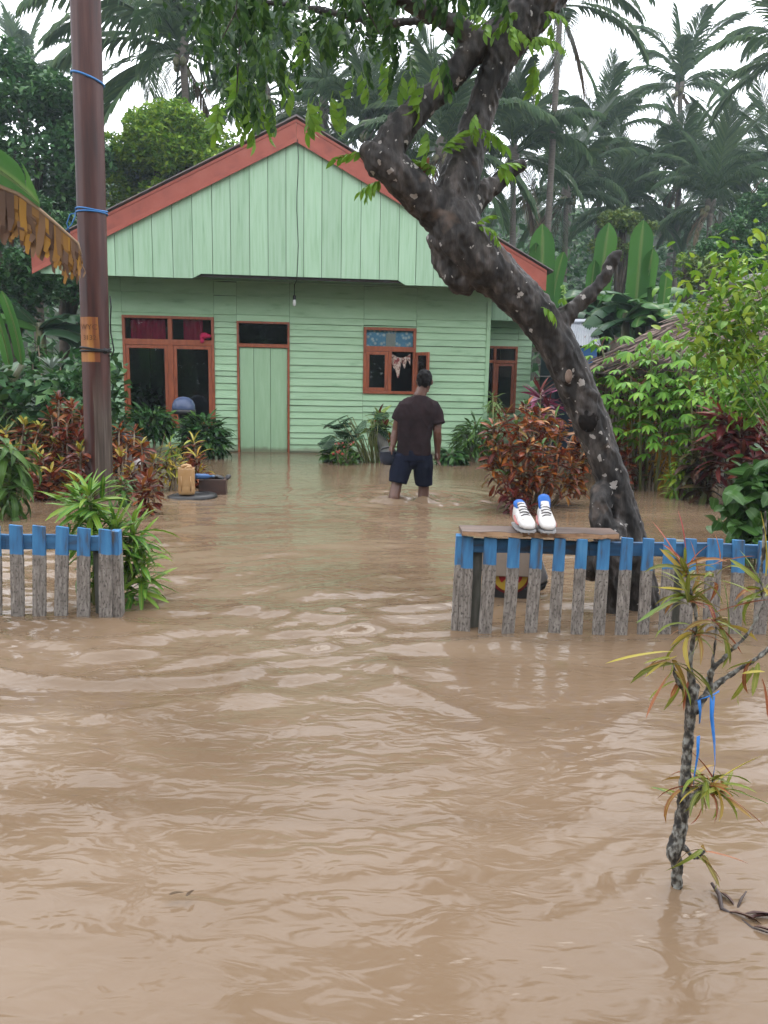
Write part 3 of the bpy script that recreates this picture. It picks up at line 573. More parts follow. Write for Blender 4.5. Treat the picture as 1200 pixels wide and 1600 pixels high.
# ------------------------------------------------------------------ football boots
M_shoe = pmat('white_shoe_leather', [(.30, (.38, .30, .23)), (.40, (.66, .63, .60)), (.7, (.76, .75, .74))], 34, rough=.45, bump=.15, bscale=90, var=0, spec=.3); M_shoeblue = flat('blue_shoe_lining', (.02, .16, .58), .5); M_lace = flat('grey_lace', (.16, .15, .15), .8); M_pink = flat('pink_shoe_trim', (.62, .22, .2), .4); M_sole = flat('grey_sole', (.45, .45, .46), .4)
def boot(px, py, az, label, hi):
    t = thing('football_boot', label, 'shoe', Vector((at(px, py, bR.y+.02).x, bR.y+.03, SHELF_TOP)), az, 'football boots on the plank shelf')
    # local: toe towards -y, heel +y, length .26 foreshortened by view
    secs = [(-.125, .018, .010, .030), (-.105, .036, .008, .046), (-.07, .045, .006, .060), (-.02, .043, .006, .078), (.02, .038, .007, .098), (.055, .036, .007, .108), (.09, .033, .007, .112), (.118, .022, .010, .108)]
    m = MB(); k = 12; z0 = .014
    for (y, wd, zb, zt) in secs:
        for i in range(k):
            a = 2*math.pi*i/k; cx, sz = math.cos(a), math.sin(a); m.v.append((wd*math.copysign(abs(cx)**.75, cx), y, z0+zb+(zt-zb)*(.5+.5*math.copysign(abs(sz)**.8, sz))))
    for j in range(len(secs)-1):
        for i in range(k):
            i2 = (i+1) % k; m.f.append((j*k+i, j*k+i2, (j+1)*k+i2, (j+1)*k+i))
    m.f.append(tuple(range(k-1, -1, -1))); e = (len(secs)-1)*k; m.f.append(tuple(e+i for i in range(k)))
    up = build(m, 'upper', M_shoe, t, True); ss = up.modifiers.new('s', 'SUBSURF'); ss.levels = 1; ss.render_levels = 1
    m = MB()
    for (y0, y1, wa, wb) in ((-.127, -.10, .022, .040), (-.10, -.03, .040, .047), (-.03, .04, .047, .037), (.04, .12, .037, .026)):
        m.hexa([(-wa, y0, .010), (wa, y0, .010), (wb, y1, .010), (-wb, y1, .010), (-wa, y0, .020), (wa, y0, .020), (wb, y1, .020), (-wb, y1, .020)])
    build(m, 'sole', M_sole, t)
    for (x, y) in ((-.03, -.09), (.03, -.09), (0, -.115), (-.036, -.045), (.036, -.045), (-.024, .075), (.024, .075), (-.02, .108), (.02, .108)):
        m = MB(); m.lathe([(.004, 0), (.0075, .011)], (x, y, 0), 8); build(m, 'stud', M_sole, t)
    m = MB(); m.tube([(0, .02, .085), (0, .055, .115), (0, .075, .125+hi), (0, .09, .132+hi), (0, .098, .128+hi)], [.024, .030, .032, .030, .022], 12, sq=.7); build(m, 'lining', M_shoeblue, t, True)
    m = MB(); m.tube([(0, -.045, .071), (0, -.01, .093), (0, .03, .117), (0, .052, .133+hi*.3)], [.018, .021, .023, .02], 10, sq=.35); build(m, 'tongue', M_shoe, t, True)
    for i in range(5):
        y = -.04+i*.019; z = .082+i*.0105; m = MB(); s = 1 if i % 2 else -1
        m.tube([(-.024, y+.004*s, z-.003), (-.008, y, z+.005), (.008, y-.002*s, z+.005), (.024, y-.004*s, z-.003)], .0032, 5); build(m, 'lace', M_lace, t, True)
    m = MB(); m.tube([(-.043, -.07, .04), (-.0455, -.03, .05), (-.041, .02, .07)], [.004, .007, .005], 6); m.tube([(.043, -.07, .035), (.0455, -.03, .045), (.041, .02, .065)], [.003, .005, .004], 6); build(m, 'side_stripe', M_pink, t, True)
boot(817, 828, R(6), 'white football boot with pink trim and low blue lining, farther from the tree trunk', -.008)
boot(852, 828, R(-3), 'white football boot with tall bright blue lining, on the plank nearer the tree', .022)
# ------------------------------------------------------------------ things behind the right fence
Zb = 4.32
bp_ = gp(795, 944); M_beige = pmat('beige_board', [(.3, (.30, .235, .185)), (.7, (.38, .31, .25))], 5, rough=.7, bump=.1)
t = thing('painted_box', 'beige box with a red and yellow sunburst emblem, standing behind the right fence pickets', 'box', Vector((bp_.x, Zb, 0)))
k_ = lambda px, py: at(px, py, Zb)-t.location
a, b = k_(737, 903), k_(831, 868); m = MB(); m.box(a.x, b.x, 0, .2, k_(737, 900).z, b.z+.02); build(m, 'box_body', M_beige, t, bevel=.006)
c = k_(799, 899); rad = 33*mpp(Zb)
def halfdisc(r0, r1, a0, a1, y0, y1, n=14):
    pts = [(c.x+r1*math.cos(a0+(a1-a0)*i/n), c.z+r1*math.sin(a0+(a1-a0)*i/n)) for i in range(n+1)]
    pts += [(c.x+r0*math.cos(a1+(a0-a1)*i/n), c.z+r0*math.sin(a1+(a0-a1)*i/n)) for i in range(n+1)] if r0 > 0 else [(c.x, c.z)]
    mm = MB()
    for i in range(n):
        if r0 > 0: A, B, C_, D = pts[i], pts[i+1], pts[2*n+1-i-1], pts[2*n+1-i]
        else: A, B, C_, D = pts[i], pts[i+1], (c.x, c.z), (c.x, c.z)
        if r0 > 0: mm.prism([A, B, C_, D], y0, y1)
        else: mm.prism([A, B, C_], y0, y1)
    return mm
M_er = flat('red_emblem', (.42, .03, .035), .5); M_ey = flat('yellow_emblem', (.50, .33, .04), .5); M_em = flat('maroon_emblem', (.2, .02, .02), .5)
build(halfdisc(0, rad, math.pi, 2*math.pi, .03, .16), 'emblem_disc', M_em, t)
build(halfdisc(rad*.60, rad*.86, math.pi, 2*math.pi, .022, .0295), 'emblem_ring', M_ey, t)
for (a0, a1, mm) in ((180, 225, M_er), (225, 250, M_ey), (250, 290, M_er), (290, 315, M_ey), (315, 360, M_er)):
    build(halfdisc(0, rad*.595, R(a0), R(a1), .022, .0295, 5), 'emblem_ray', mm, t)
a, b = k_(768, 950), k_(828, 922); m = MB(); m.box(a.x, b.x, .035, .19, -.3, b.z); build(m, 'base_block', M_black, t, bevel=.01)
m = MB(); q = k_(746, 884); m.box(q.x+.010, q.x+.016, -.003, -.0005, q.z-.012, q.z+.03); m.box(q.x-.006, q.x+.03, -.003, -.0005, q.z-.028, q.z-.020); build(m, 'lettering', M_wire, t)
Zs = 4.40; t = thing('grey_fender', 'smooth grey wedge shaped plastic piece beside the beige box behind the right fence', 'plastic panel', at(838, 920, Zs)); k_ = lambda px, py: at(px, py, Zs)-t.location
P = [k_(818, 872), k_(846, 868), k_(858, 905), k_(850, 912), k_(818, 920)]; m = MB(); m.prism([(p.x, p.z) for p in P[::-1]], 0, .12); build(m, 'shell', flat('grey_plastic', (.28, .28, .29), .35), t, bevel=.015)
P = [k_(818, 922), k_(850, 914), k_(858, 908), k_(852, 922), k_(818, 936)]; m = MB(); m.prism([(p.x, p.z) for p in P[::-1]], .01, .11); build(m, 'underside', M_black, t, bevel=.01)
m = MB(); b = k_(836, 960); m.box(-.04, .02, .03, .09, -t.location.z-.3, k_(830, 925).z); build(m, 'leg', M_black, t)

# ================================================================== POLE
def polemat():
    m, t, b, N, L = newmat('brown_pole_paint'); tc = N('ShaderNodeTexCoord'); mp = N('ShaderNodeMapping'); mp.inputs['Scale'].default_value = (1, 1, .08); L(tc.outputs['Object'], mp.inputs['Vector'])
    n = N('ShaderNodeTexNoise'); n.inputs['Scale'].default_value = 14; n.inputs['Detail'].default_value = 6; L(mp.outputs[0], n.inputs['Vector'])
    cr = N('ShaderNodeValToRGB'); ramp(cr, [(.3, (.024, .009, .0075)), (.5, (.052, .0165, .0125)), (.68, (.078, .032, .025))]); L(n.outputs['Fac'], cr.inputs['Fac'])
    gw = N('ShaderNodeValToRGB'); ramp(gw, [(.3, (.026, .018, .014)), (.5, (.078, .058, .046)), (.72, (.14, .112, .092))]); n3 = N('ShaderNodeTexNoise'); n3.inputs['Scale'].default_value = 40; n3.inputs['Detail'].default_value = 5
    mp3 = N('ShaderNodeMapping'); mp3.inputs['Scale'].default_value = (1, 1, .04); L(tc.outputs['Object'], mp3.inputs['Vector']); L(mp3.outputs[0], n3.inputs['Vector']); L(n3.outputs['Fac'], gw.inputs['Fac'])
    sx = N('ShaderNodeSeparateXYZ'); L(tc.outputs['Object'], sx.inputs[0])
    # bare wood: on the right front side, below 1.15 m
    at2 = N('ShaderNodeMath'); at2.operation = 'ARCTAN2'; L(sx.outputs['Y'], at2.inputs[0]); L(sx.outputs['X'], at2.inputs[1])
    def mth(op, a, b_=None, c=None):
        q = N('ShaderNodeMath'); q.operation = op
        for i, v in enumerate((a, b_, c)):
            if v is None: continue
            if isinstance(v, (int, float)): q.inputs[i].default_value = v
            else: L(v, q.inputs[i])
        return q.outputs[0]
    ang = mth('ADD', at2.outputs[0], mth('MULTIPLY', n.outputs['Fac'], .5)); 
    m1 = mth('GREATER_THAN', ang, -1.15); m2 = mth('LESS_THAN', ang, .9)
    zz = mth('ADD', sx.outputs['Z'], mth('MULTIPLY', n.outputs['Fac'], .9)); sm = N('ShaderNodeMapRange'); sm.inputs['From Min'].default_value = 1.75; sm.inputs['From Max'].default_value = 1.35; L(zz, sm.inputs['Value'])
    msk = mth('MULTIPLY', mth('MULTIPLY', m1, m2), sm.outputs[0])
    mx = N('ShaderNodeMix'); mx.data_type = 'RGBA'; L(msk, mx.inputs['Factor']); L(cr.outputs[0], mx.inputs['A']); L(gw.outputs[0], mx.inputs['B'])
    # mossy strip on the left flank
    a3 = mth('LESS_THAN', mth('ABSOLUTE', mth('SUBTRACT', ang, -2.75)), .28)
    mo = N('ShaderNodeMix'); mo.data_type = 'RGBA'; L(mth('MULTIPLY', a3, .6), mo.inputs['Factor']); L(mx.outputs['Result'], mo.inputs['A']); mo.inputs['B'].default_value = (.10, .085, .045, 1)
    # orange band
    z1 = mth('GREATER_THAN', sx.outputs['Z'], BAND0); z2 = mth('LESS_THAN', sx.outputs['Z'], BAND1); a4 = mth('LESS_THAN', ang, -.62)
    oc = N('ShaderNodeValToRGB'); ramp(oc, [(.36, (.16, .05, .02)), (.52, (.30, .12, .03)), (.7, (.40, .19, .05))]); L(n.outputs['Fac'], oc.inputs['Fac'])
    bm = N('ShaderNodeMix'); bm.data_type = 'RGBA'; L(mth('MULTIPLY', mth('MULTIPLY', z1, z2), a4), bm.inputs['Factor']); L(mo.outputs['Result'], bm.inputs['A']); L(oc.outputs[0], bm.inputs['B']); L(bm.outputs['Result'], b.inputs['Base Color'])
    b.inputs['Roughness'].default_value = .45; b.inputs['Specular IOR Level'].default_value = .3; bp = N('ShaderNodeBump'); bp.inputs['Strength'].default_value = .35; bp.inputs['Distance'].default_value = .006; L(n3.outputs['Fac'], bp.inputs['Height']); L(bp.outputs[0], b.inputs['Normal'])
    return m
ZP = 7.8; pb, ptp = at(157, 795, ZP), at(130, -120, ZP)
pole = thing('wooden_pole', 'tall dark brown painted pole with an orange band and blue cords, left of the house', 'pole', Vector((pb.x, ZP, 0)))
BAND0, BAND1 = at(150, 566, ZP).z, at(150, 497, ZP).z
M_pole = polemat(); pd = ptp-pb; zt_ = ptp.z
def pc(z): return Vector(((ptp.x-pb.x)*z/zt_, 0, z))
PR = 20.8*mpp(ZP)
def prad(z): return PR*(1+.03*z/zt_)
mb = MB(); nseg, ns = 40, 28
for i in range(nseg+1):
    z = -.4+(zt_+.4)*i/nseg; c = pc(z); r = prad(z)
    for k in range(ns):
        a = 2*math.pi*k/ns; q = 1+.035*math.cos(8*a+.5) - (.05 if abs(((a-R(-52)+math.pi) % (2*math.pi))-math.pi) < .12 and z < 1.6 else 0); mb.v.append((c.x+r*q*math.cos(a), c.y+r*q*math.sin(a), z))
for i in range(nseg):
    for k in range(ns): k2 = (k+1) % ns; mb.f.append((i*ns+k, i*ns+k2, (i+1)*ns+k2, (i+1)*ns+k))
build(mb, 'shaft', M_pole, pole, True)
def ring(name, py, tilt, m, r, turns=1):
    z = at(150, py, ZP).z; c = pc(z); rr = prad(z)*1.05
    for q in range(turns):
        mb = MB(); pts = [(c.x+rr*math.cos(a), rr*math.sin(a), z+q*.022*(1+.5*math.sin(a*2))+tilt*math.cos(a)) for a in [2*math.pi*i/24 for i in range(25)]]
        mb.tube(pts, r, 6, cap=False); build(mb, name, m, pole, True)
ring('cord', 124, -.045, M_blue_rope, .010, 1); ring('cord', 334, -.0, M_blue_rope, .008, 2); ring('wire_band', 549, 0, M_wire, .011, 2)
z = at(130, 334, ZP).z; c = pc(z); mb = MB(); mb.tube([(c.x-PR, -.03, z), (c.x-PR-.05, -.06, z-.02), (c.x-PR-.09, -.05, z-.10), (c.x-PR-.07, -.04, z-.19)], .006, 5); mb.tube([(c.x-PR+.0, -.05, z), (c.x-PR+.01, -.1, z-.05), (c.x-PR-.03, -.09, z-.12), (c.x-PR-.1, -.06, z-.17)], .006, 5); build(mb, 'cord_end', M_blue_rope, pole, True)
mb = MB(); q = lambda px, py: at(px, py, ZP-.02)-pole.location
mb.tube([q(172, 463), q(173.5, 480), q(172.5, 500), q(173, 520), q(176, 535), q(178, 547), q(175, 556), q(168, 556)], .007, 6); build(mb, 'loose_wire', M_wire, pole, True)
mb = MB(); s_ = q(167, 549); mb.ball((s_.x, s_.y-.05, s_.z), (.03, .03, .03)); build(mb, 'wire_twist', M_wire, pole, True)
# faded painted letters wrapped round the pole
def lettering(txt, size, zc, ang):
    cu = bpy.data.curves.new('t', 'FONT'); cu.body = txt; cu.size = size; cu.align_x = 'CENTER'; cu.extrude = .0; o = bpy.data.objects.new('t', cu); COL.objects.link(o)
    me = bpy.data.meshes.new_from_object(o.evaluated_get(bpy.context.evaluated_depsgraph_get())); bpy.data.objects.remove(o)
    for v in me.vertices:
        a = ang+v.co.x/PR; c = pc(zc+v.co.y); r = prad(zc)*1.045; v.co = (c.x+r*math.cos(a), r*math.sin(a), zc+v.co.y)
    me.materials.append(M_letter); put('lettering', me, pole)
M_letter = flat('faded_letter_paint', (.15, .06, .022), .7)
lettering('WYC', .072, at(150, 513, ZP).z-.02, R(-96)); lettering('3132', .065, at(150, 529, ZP).z-.02, R(-93))

# ================================================================== JERRYCAN, TYRE, BOX
P = gp(292, 777); 
tyre = thing('old_tyre', 'black rubber tyre lying almost under water beneath the yellow jerrycan', 'tyre', Vector((P.x+.05, P.y+.03, 0)))
m = MB(); m.tube([(.19*math.cos(a)*1.15, .19*math.sin(a), -.005+.012*math.cos(a)) for a in [2*math.pi*i/24 for i in range(25)]], .05, 8, cap=False, sq=.8); build(m, 'tread', M_black, tyre, True)
m = MB(); m.lathe([(.0, -.02), (.17, -.02), (.17, .022), (0, .024)], n=20); build(m, 'rim', M_black, tyre, True)
M_can = pmat('yellowed_plastic', [(.3, (.44, .25, .10)), (.6, (.54, .33, .15)), (.8, (.60, .40, .22))], 7, rough=.4, bump=.1, var=0)
can = thing('jerrycan', 'yellowish plastic jerrycan with a moulded handle, standing on the tyre by the crotons', 'jerrycan', Vector((P.x, P.y, .03)), R(10))
h = at(292, 727, P.y).z-.03; wd = 26*mpp(P.y)/2; m = MB(); k = 28
prof = [(.86, 0), (.96, .012), (1.0, .03), (1.0, .07), (.965, .085), (.965, .10), (1.0, .115), (1.0, .62*h+.06), (.97, .64*h+.07), (.97, .65*h+.075), (.99, .66*h+.08), (.93, h*.80), (.70, h*.87), (.55, h*.90)]
for (r, z) in prof:
    for i in range(k):
        a = 2*math.pi*i/k; ca, sa = math.cos(a), math.sin(a); m.v.append((wd*r*math.copysign(abs(ca)**.6, ca), wd*.85*r*math.copysign(abs(sa)**.6, sa), z))
for j in range(len(prof)-1):
    for i in range(k): i2 = (i+1) % k; m.f.append((j*k+i, j*k+i2, (j+1)*k+i2, (j+1)*k+i))
m.f.append(tuple(range(k-1, -1, -1))); e_ = (len(prof)-1)*k; m.f.append(tuple(e_+i for i in range(k))); build(m, 'can_body', M_can, can, True)
m = MB(); m.tube([(-wd*.5, 0, h*.86), (-wd*.4, 0, h*.97), (0, 0, h*1.0), (wd*.42, 0, h*.97), (wd*.55, 0, h*.86)], [.02, .02, .018, .02, .022], 10); build(m, 'handle', M_can, can, True)
m = MB(); m.lathe([(.022, 0), (.022, .03), (.016, .034)], (wd*.28, -wd*.3, h*.875), 12); build(m, 'neck', M_can, can, True)
m = MB()
for sx_ in (-1, 1): m.tube([(sx_*wd*.55, -wd*.855, h*.15), (sx_*wd*.55, -wd*.86, h*.65)], .006, 6)
build(m, 'rib', M_can, can, True)
P2 = gp(332, 773); M_bbox = pmat('wet_brown_wood', [(.3, (.035, .018, .014)), (.6, (.085, .045, .035)), (.8, (.13, .08, .06))], 10, (.3, 1, 1), rough=.5, bump=.3)
bx_ = thing('wooden_box', 'dark brown open wooden box half sunk beside the yellow jerrycan', 'box', Vector((P2.x, P2.y, 0)), R(8)); wv = 21*mpp(P2.y); hv = at(332, 748, P2.y).z
for (x0, x1, y0, y1, nm) in ((-wv, wv, 0, .025, 'side_board'), (-wv, wv, .235, .26, 'side_board'), (-wv, -wv+.025, .0255, .2345, 'end_board'), (wv-.025, wv, .0255, .2345, 'end_board')):
    m = MB(); m.box(x0, x1, y0, y1, -.1, hv+random.uniform(-.012, .012)); build(m, nm, M_bbox, bx_, bevel=.005)
m = MB(); m.box(-wv+.03, wv-.03, .03, .23, -.08, .06); build(m, 'bottom', M_bbox, bx_)
bb = thing('blue_bottle', 'blue plastic bottle lying across the rim of the brown wooden box', 'bottle', Vector((P2.x-.085, P2.y-.005, hv+.012)), R(20))
m = MB(); m.tube([(-.10, -.05, .02), (-.09, -.045, .02), (.02, .0, .012), (.05, .012, .010), (.06, .016, .01), (.085, .026, .008)], [.02, .029, .029, .022, .013, .012], 12); build(m, 'bottle_body', flat('blue_plastic', (.05, .14, .34), .35), bb, True)
m = MB(); m.tube([(.086, .0265, .008), (.108, .035, .006)], .0155, 12); build(m, 'cap', flat('pale_blue_plastic', (.2, .3, .45), .4), bb, True)
dk = at(345, 745, P2.y+.1)
m = MB()
for i in range(9): m.ball((random.uniform(-.09, .12), random.uniform(-.05, .06), random.uniform(-.01, .02)), (.035, .03, .022), 8, 5)
me = remesh(m, 'dark_rags', M_black, .012, 2, disp=lambda c: .008*fbm(c[:, 0]*40, c[:, 1]*40, c[:, 2]*40, seed=2)); o = put('dark_rags', me, loc=Vector((P2.x+.02, P2.y+.13, hv-.005))); tag(o, 'crumpled wet black rags heaped inside the brown wooden box', 'rags')
# helmet and tarp in front of the large window
hp = at(287, 640, 12.6); he = thing('helmet', 'greyish blue rounded helmet with black rim standing in front of the large window', 'helmet', hp)
m = MB(); r = 17.5*mpp(12.6); m.lathe([(r*1.0, -.03), (r*1.02, .03), (r*.97, .09), (r*.82, .15), (r*.55, .19), (r*.2, .21), (.002, .212)], n=24); build(m, 'shell', flat('blue_helmet_paint', (.10, .135, .24), .18), he, True)
m = MB(); m.lathe([(r*1.05, -.07), (r*1.06, -.03), (r*1.03, .0), (r*1.0, .004)], n=24); build(m, 'rim', M_black, he, True)
m = MB(); m.tube([(0, 0, -.06), (0, 0, -.5), (0, 0, -hp.z-.3)], [.10, .04, .05], 10); build(m, 'stand', M_black, he, True)
tp = at(197, 690, 10.2); mb = MB()
for (dx, dz, rx_, rz2) in ((0, 0, .17, .13), (.14, -.02, .15, .09), (-.05, -.12, .16, .14), (.07, -.16, .18, .12)): mb.ball((dx, 0, dz), (rx_, .15, rz2))
mb.box(-.12, .15, -.12, .12, -tp.z-.2, -.1)
me = remesh(mb, 'black_tarpaulin', M_black, .02, 4, disp=lambda c: .03*fbm(c[:, 0]*9, c[:, 1]*9, c[:, 2]*9, seed=8)); o = put('black_tarpaulin', me, loc=tp); tag(o, 'black plastic tarpaulin bundled over something among the crotons, right of the pole', 'tarpaulin')
sp_ = at(203, 722, 9.4); mb = MB(); mb.ball((0, 0, 0), (.13, .1, .10)); mb.ball((.08, 0, -.05), (.1, .1, .1)); mb.ball((0, 0, -.2), (.12, .1, .2))
o = put('white_sack', remesh(mb, 'white_sack', flat('dirty_white_sack', (.42, .38, .36), .7), .016, 3, disp=lambda c: .015*fbm(c[:, 0]*14, c[:, 1]*14, c[:, 2]*14, seed=9)), loc=sp_); tag(o, 'dirty white sack lying low among the red crotons behind the pole', 'sack')
# ================================================================== PERSON
M_skin = pmat('brown_skin', [(.35, (.115, .052, .034)), (.65, (.155, .073, .048))], 8, rough=.45, bump=.1, var=0)
M_shirt = pmat('dark_maroon_jersey', [(.3, (.021, .014, .0155)), (.7, (.036, .023, .025))], 7, rough=.9, bump=.5, bscale=12, var=0, bdist=.012, spec=.08)
M_shorts = pmat('navy_shorts_cloth', [(.3, (.008, .011, .024)), (.7, (.016, .020, .040))], 7, rough=.9, bump=.4, bscale=14, var=0, bdist=.01, spec=.08)
M_hair = flat('black_hair', (.008, .007, .007), .7, .12)
YM = 8.2; GZ = -.35
mx0 = at(643, 715, YM).x
per = thing('person', 'man in dark maroon T-shirt and navy shorts wading away, black pot in hand', 'person', Vector((mx0, YM, GZ)))
def mp_(px, py, dy=0.0):   # point of the figure seen at a photo pixel, dy metres deeper
    p = at(px, py, YM+dy); return (p.x-mx0, dy, p.z-GZ)
def caps(mb, pts, rads, n=12, sq=1.0):
    mb.tube(pts, rads, n, sq=sq)
    for p, r in ((pts[0], rads[0]), (pts[-1], rads[-1])): mb.ball(p, (r, r, r), 12, 8)
b = MB()
hd = mp_(663, 595, .02)
b.ball(hd, (.076, .092, .105), 16, 12); b.ball((hd[0]+.012, hd[1]+.03, hd[2]-.055), (.055, .068, .065), 14, 9)
for s in (-1, 1): b.ball((hd[0]+s*.080, hd[1]-.0, hd[2]-.012), (.014, .022, .033), 8, 6)
b.ball((hd[0]+.045, hd[1]+.098, hd[2]-.022), (.016, .022, .024), 8, 6); b.ball((hd[0]+.035, hd[1]+.088, hd[2]-.055), (.028, .014, .010), 8, 6)
nk = mp_(656, 618, 0); caps(b, [(hd[0]-.006, hd[1]-.012, hd[2]-.05), nk], [.056, .066])
sh_l, sh_r = mp_(629, 640), mp_(679, 640)
b.ball(mp_(653, 645), (.17, .105, .16)); b.ball(mp_(649, 680), (.15, .10, .20)); b.ball(mp_(645, 712), (.165, .115, .13))
# arms
el_l = mp_(619, 672, .02); wr_l = mp_(614, 696, -.03); caps(b, [sh_l, ((sh_l[0]+el_l[0])/2-.008, 0, (sh_l[2]+el_l[2])/2), el_l], [.056, .053, .044]); caps(b, [el_l, ((el_l[0]+wr_l[0])/2-.004, 0, (el_l[2]+wr_l[2])/2), wr_l], [.044, .042, .030])
el_r = mp_(683, 675, -.03); wr_r = mp_(683.5, 706, .02); caps(b, [sh_r, ((sh_r[0]+el_r[0])/2+.012, -.01, (sh_r[2]+el_r[2])/2), el_r], [.058, .055, .045]); caps(b, [el_r, ((el_r[0]+wr_r[0])/2+.004, 0, (el_r[2]+wr_r[2])/2+.02), wr_r], [.045, .044, .030])
# hands: palm, four bent fingers, thumb from its side
def hand(wr, dirv, side, curl):
    d = Vector(dirv).normalized(); s = Vector(side).normalized(); n_ = d.cross(s); w0 = Vector(wr)
    b.ball(tuple(w0+d*.045), (.034, .024, .045), 10, 8); b.ball(tuple(w0+d*.065), (.036, .022, .03), 10, 8)
    for i, (off, ln) in enumerate(((-.027, .062), (-.009, .072), (.009, .068), (.026, .052))):
        p0 = w0+d*.080+s*off; a1 = d*math.cos(curl*.5)+n_*math.sin(curl*.5); a2 = d*math.cos(curl*1.3)+n_*math.sin(curl*1.3); p1 = p0+a1*ln*.55+s*off*.12; p2 = p1+a2*ln*.5
        caps(b, [tuple(p0-d*.02), tuple(p0), tuple(p1), tuple(p2)], [.0105, .0105, .0095, .008], 8)
    t0 = w0+d*.028+s*-.028; t1 = t0+d*.03-s*.022+n_*.012; t2 = t1+d*.028-s*.004+n_*.012; caps(b, [tuple(t0), tuple(t1), tuple(t2)], [.014, .012, .009], 8)
hand(wr_r, (.03, .05, -1), (.35, 1, 0), .5)
hand(wr_l, (-.28, .02, -1), (.2, 1, 0), 1.0)
# legs
hp_l, hp_r = mp_(630, 718), mp_(660, 718); kn_l = mp_(620, 756, -.04); kn_r = mp_(662, 758, .06); an_l = (mp_(606, 782, -.10)[0], -.20, .07); an_r = (mp_(661, 790)[0], .08, .07)
caps(b, [hp_l, ((hp_l[0]+kn_l[0])/2-.01, 0, (hp_l[2]+kn_l[2])/2), kn_l], [.095, .085, .060], 14); caps(b, [hp_r, ((hp_r[0]+kn_r[0])/2+.008, .02, (hp_r[2]+kn_r[2])/2), kn_r], [.095, .085, .060], 14)
for kn, an in ((kn_l, an_l), (kn_r, an_r)):
    q = lambda t, dy=0: (kn[0]+(an[0]-kn[0])*t, kn[1]+(an[1]-kn[1])*t+dy, kn[2]+(an[2]-kn[2])*t)
    caps(b, [kn, q(.3, -.018), q(.6, -.008), an], [.058, .060, .046, .036], 14)
    b.ball((an[0], an[1]+.07, .04), (.045, .12, .035)); 
body = put('body', remesh(b, 'body', M_skin, .0065, 3, .4), per)
# hair
h = MB(); h.ball((hd[0], hd[1]-.012, hd[2]+.022), (.083, .096, .099), 18, 12); h.ball((hd[0]-.002, hd[1]-.034, hd[2]-.022), (.074, .060, .062), 14, 10)
hme = remesh(h, 'hair', M_hair, .008, 1, disp=lambda c: .007*fbm(c[:, 0]*55, c[:, 1]*55, c[:, 2]*40, seed=4))
bmh = bmesh.new(); bmh.from_mesh(hme)
dl = [v for v in bmh.verts if v.co.z < hd[2]-.072+.02*math.sin(v.co.x*90) or (v.co.y > hd[1]+.055 and v.co.z < hd[2]+.045) or (abs(v.co.x-hd[0]) > .060 and v.co.z < hd[2]-.004 and v.co.y > hd[1]-.03)]
bmesh.ops.delete(bmh, geom=dl, context='VERTS'); bmh.to_mesh(hme); bmh.free(); put('hair', hme, per)
# T-shirt: torso loft with a hem, sleeves
def loft(mb, rings, n=26):
    b0 = len(mb.v)
    for (c, rx_, ry_, p) in rings:
        for k in range(n):
            a = 2*math.pi*k/n; ca, sa = math.cos(a), math.sin(a); mb.v.append((c[0]+rx_*math.copysign(abs(ca)**p, ca), c[1]+ry_*math.copysign(abs(sa)**p, sa), c[2]))
    for i in range(len(rings)-1):
        for k in range(n): k2 = (k+1) % n; mb.f.append((b0+i*n+k, b0+i*n+k2, b0+(i+1)*n+k2, b0+(i+1)*n+k))
    mb.f.append(tuple(b0+k for k in range(n-1, -1, -1))); e = b0+(len(rings)-1)*n; mb.f.append(tuple(e+k for k in range(n)))
def span(l, r, y, dy=0, depth=.12, p=.8):
    A, B = mp_(l, y, dy), mp_(r, y, dy); return (((A[0]+B[0])/2, dy, A[2]), (B[0]-A[0])/2, depth, p)
t = MB(); loft(t, [span(620, 673.5, 710, 0, .135), span(620, 673, 700, 0, .135), span(620.5, 673, 685, 0, .13), span(620, 676, 668, 0, .13), span(620, 682, 652, 0, .13), span(621, 686, 640, 0, .125), span(625, 684, 631, 0, .11), span(634, 677, 624, 0, .09), span(644, 668, 617.5, 0, .078, .95)])
t.ball(mp_(653, 645), (.19, .125, .17)); t.tube([mp_(629, 638), mp_(641, 630), mp_(653, 627), mp_(666, 630), mp_(679, 638)], [.072, .072, .07, .072, .074], 14)
def sleeve(pts, rads): t.tube(pts, rads, 16)
q = mp_(688, 663, -.02); sleeve([mp_(676, 637), mp_(681, 646), (q[0]-.025, -.02, q[2])], [.072, .079, .082])
q = mp_(619, 657, .01); sleeve([mp_(631, 637), mp_(626, 645), (q[0]+.012, .01, q[2])], [.070, .074, .072])
smat = put('t_shirt', remesh(t, 't_shirt', M_shirt, .0085, 4, .5, disp=lambda c: .008*fbm(c[:, 0]*6, c[:, 1]*5, c[:, 2]*4, seed=14)+.009*(.45-np.abs(vnoise(c[:, 0]*11+c[:, 2]*6, c[:, 1]*8, c[:, 2]*8-c[:, 0]*5, seed=16)))+.003*fbm(c[:, 0]*22, c[:, 1]*20, c[:, 2]*13, seed=15)), per)
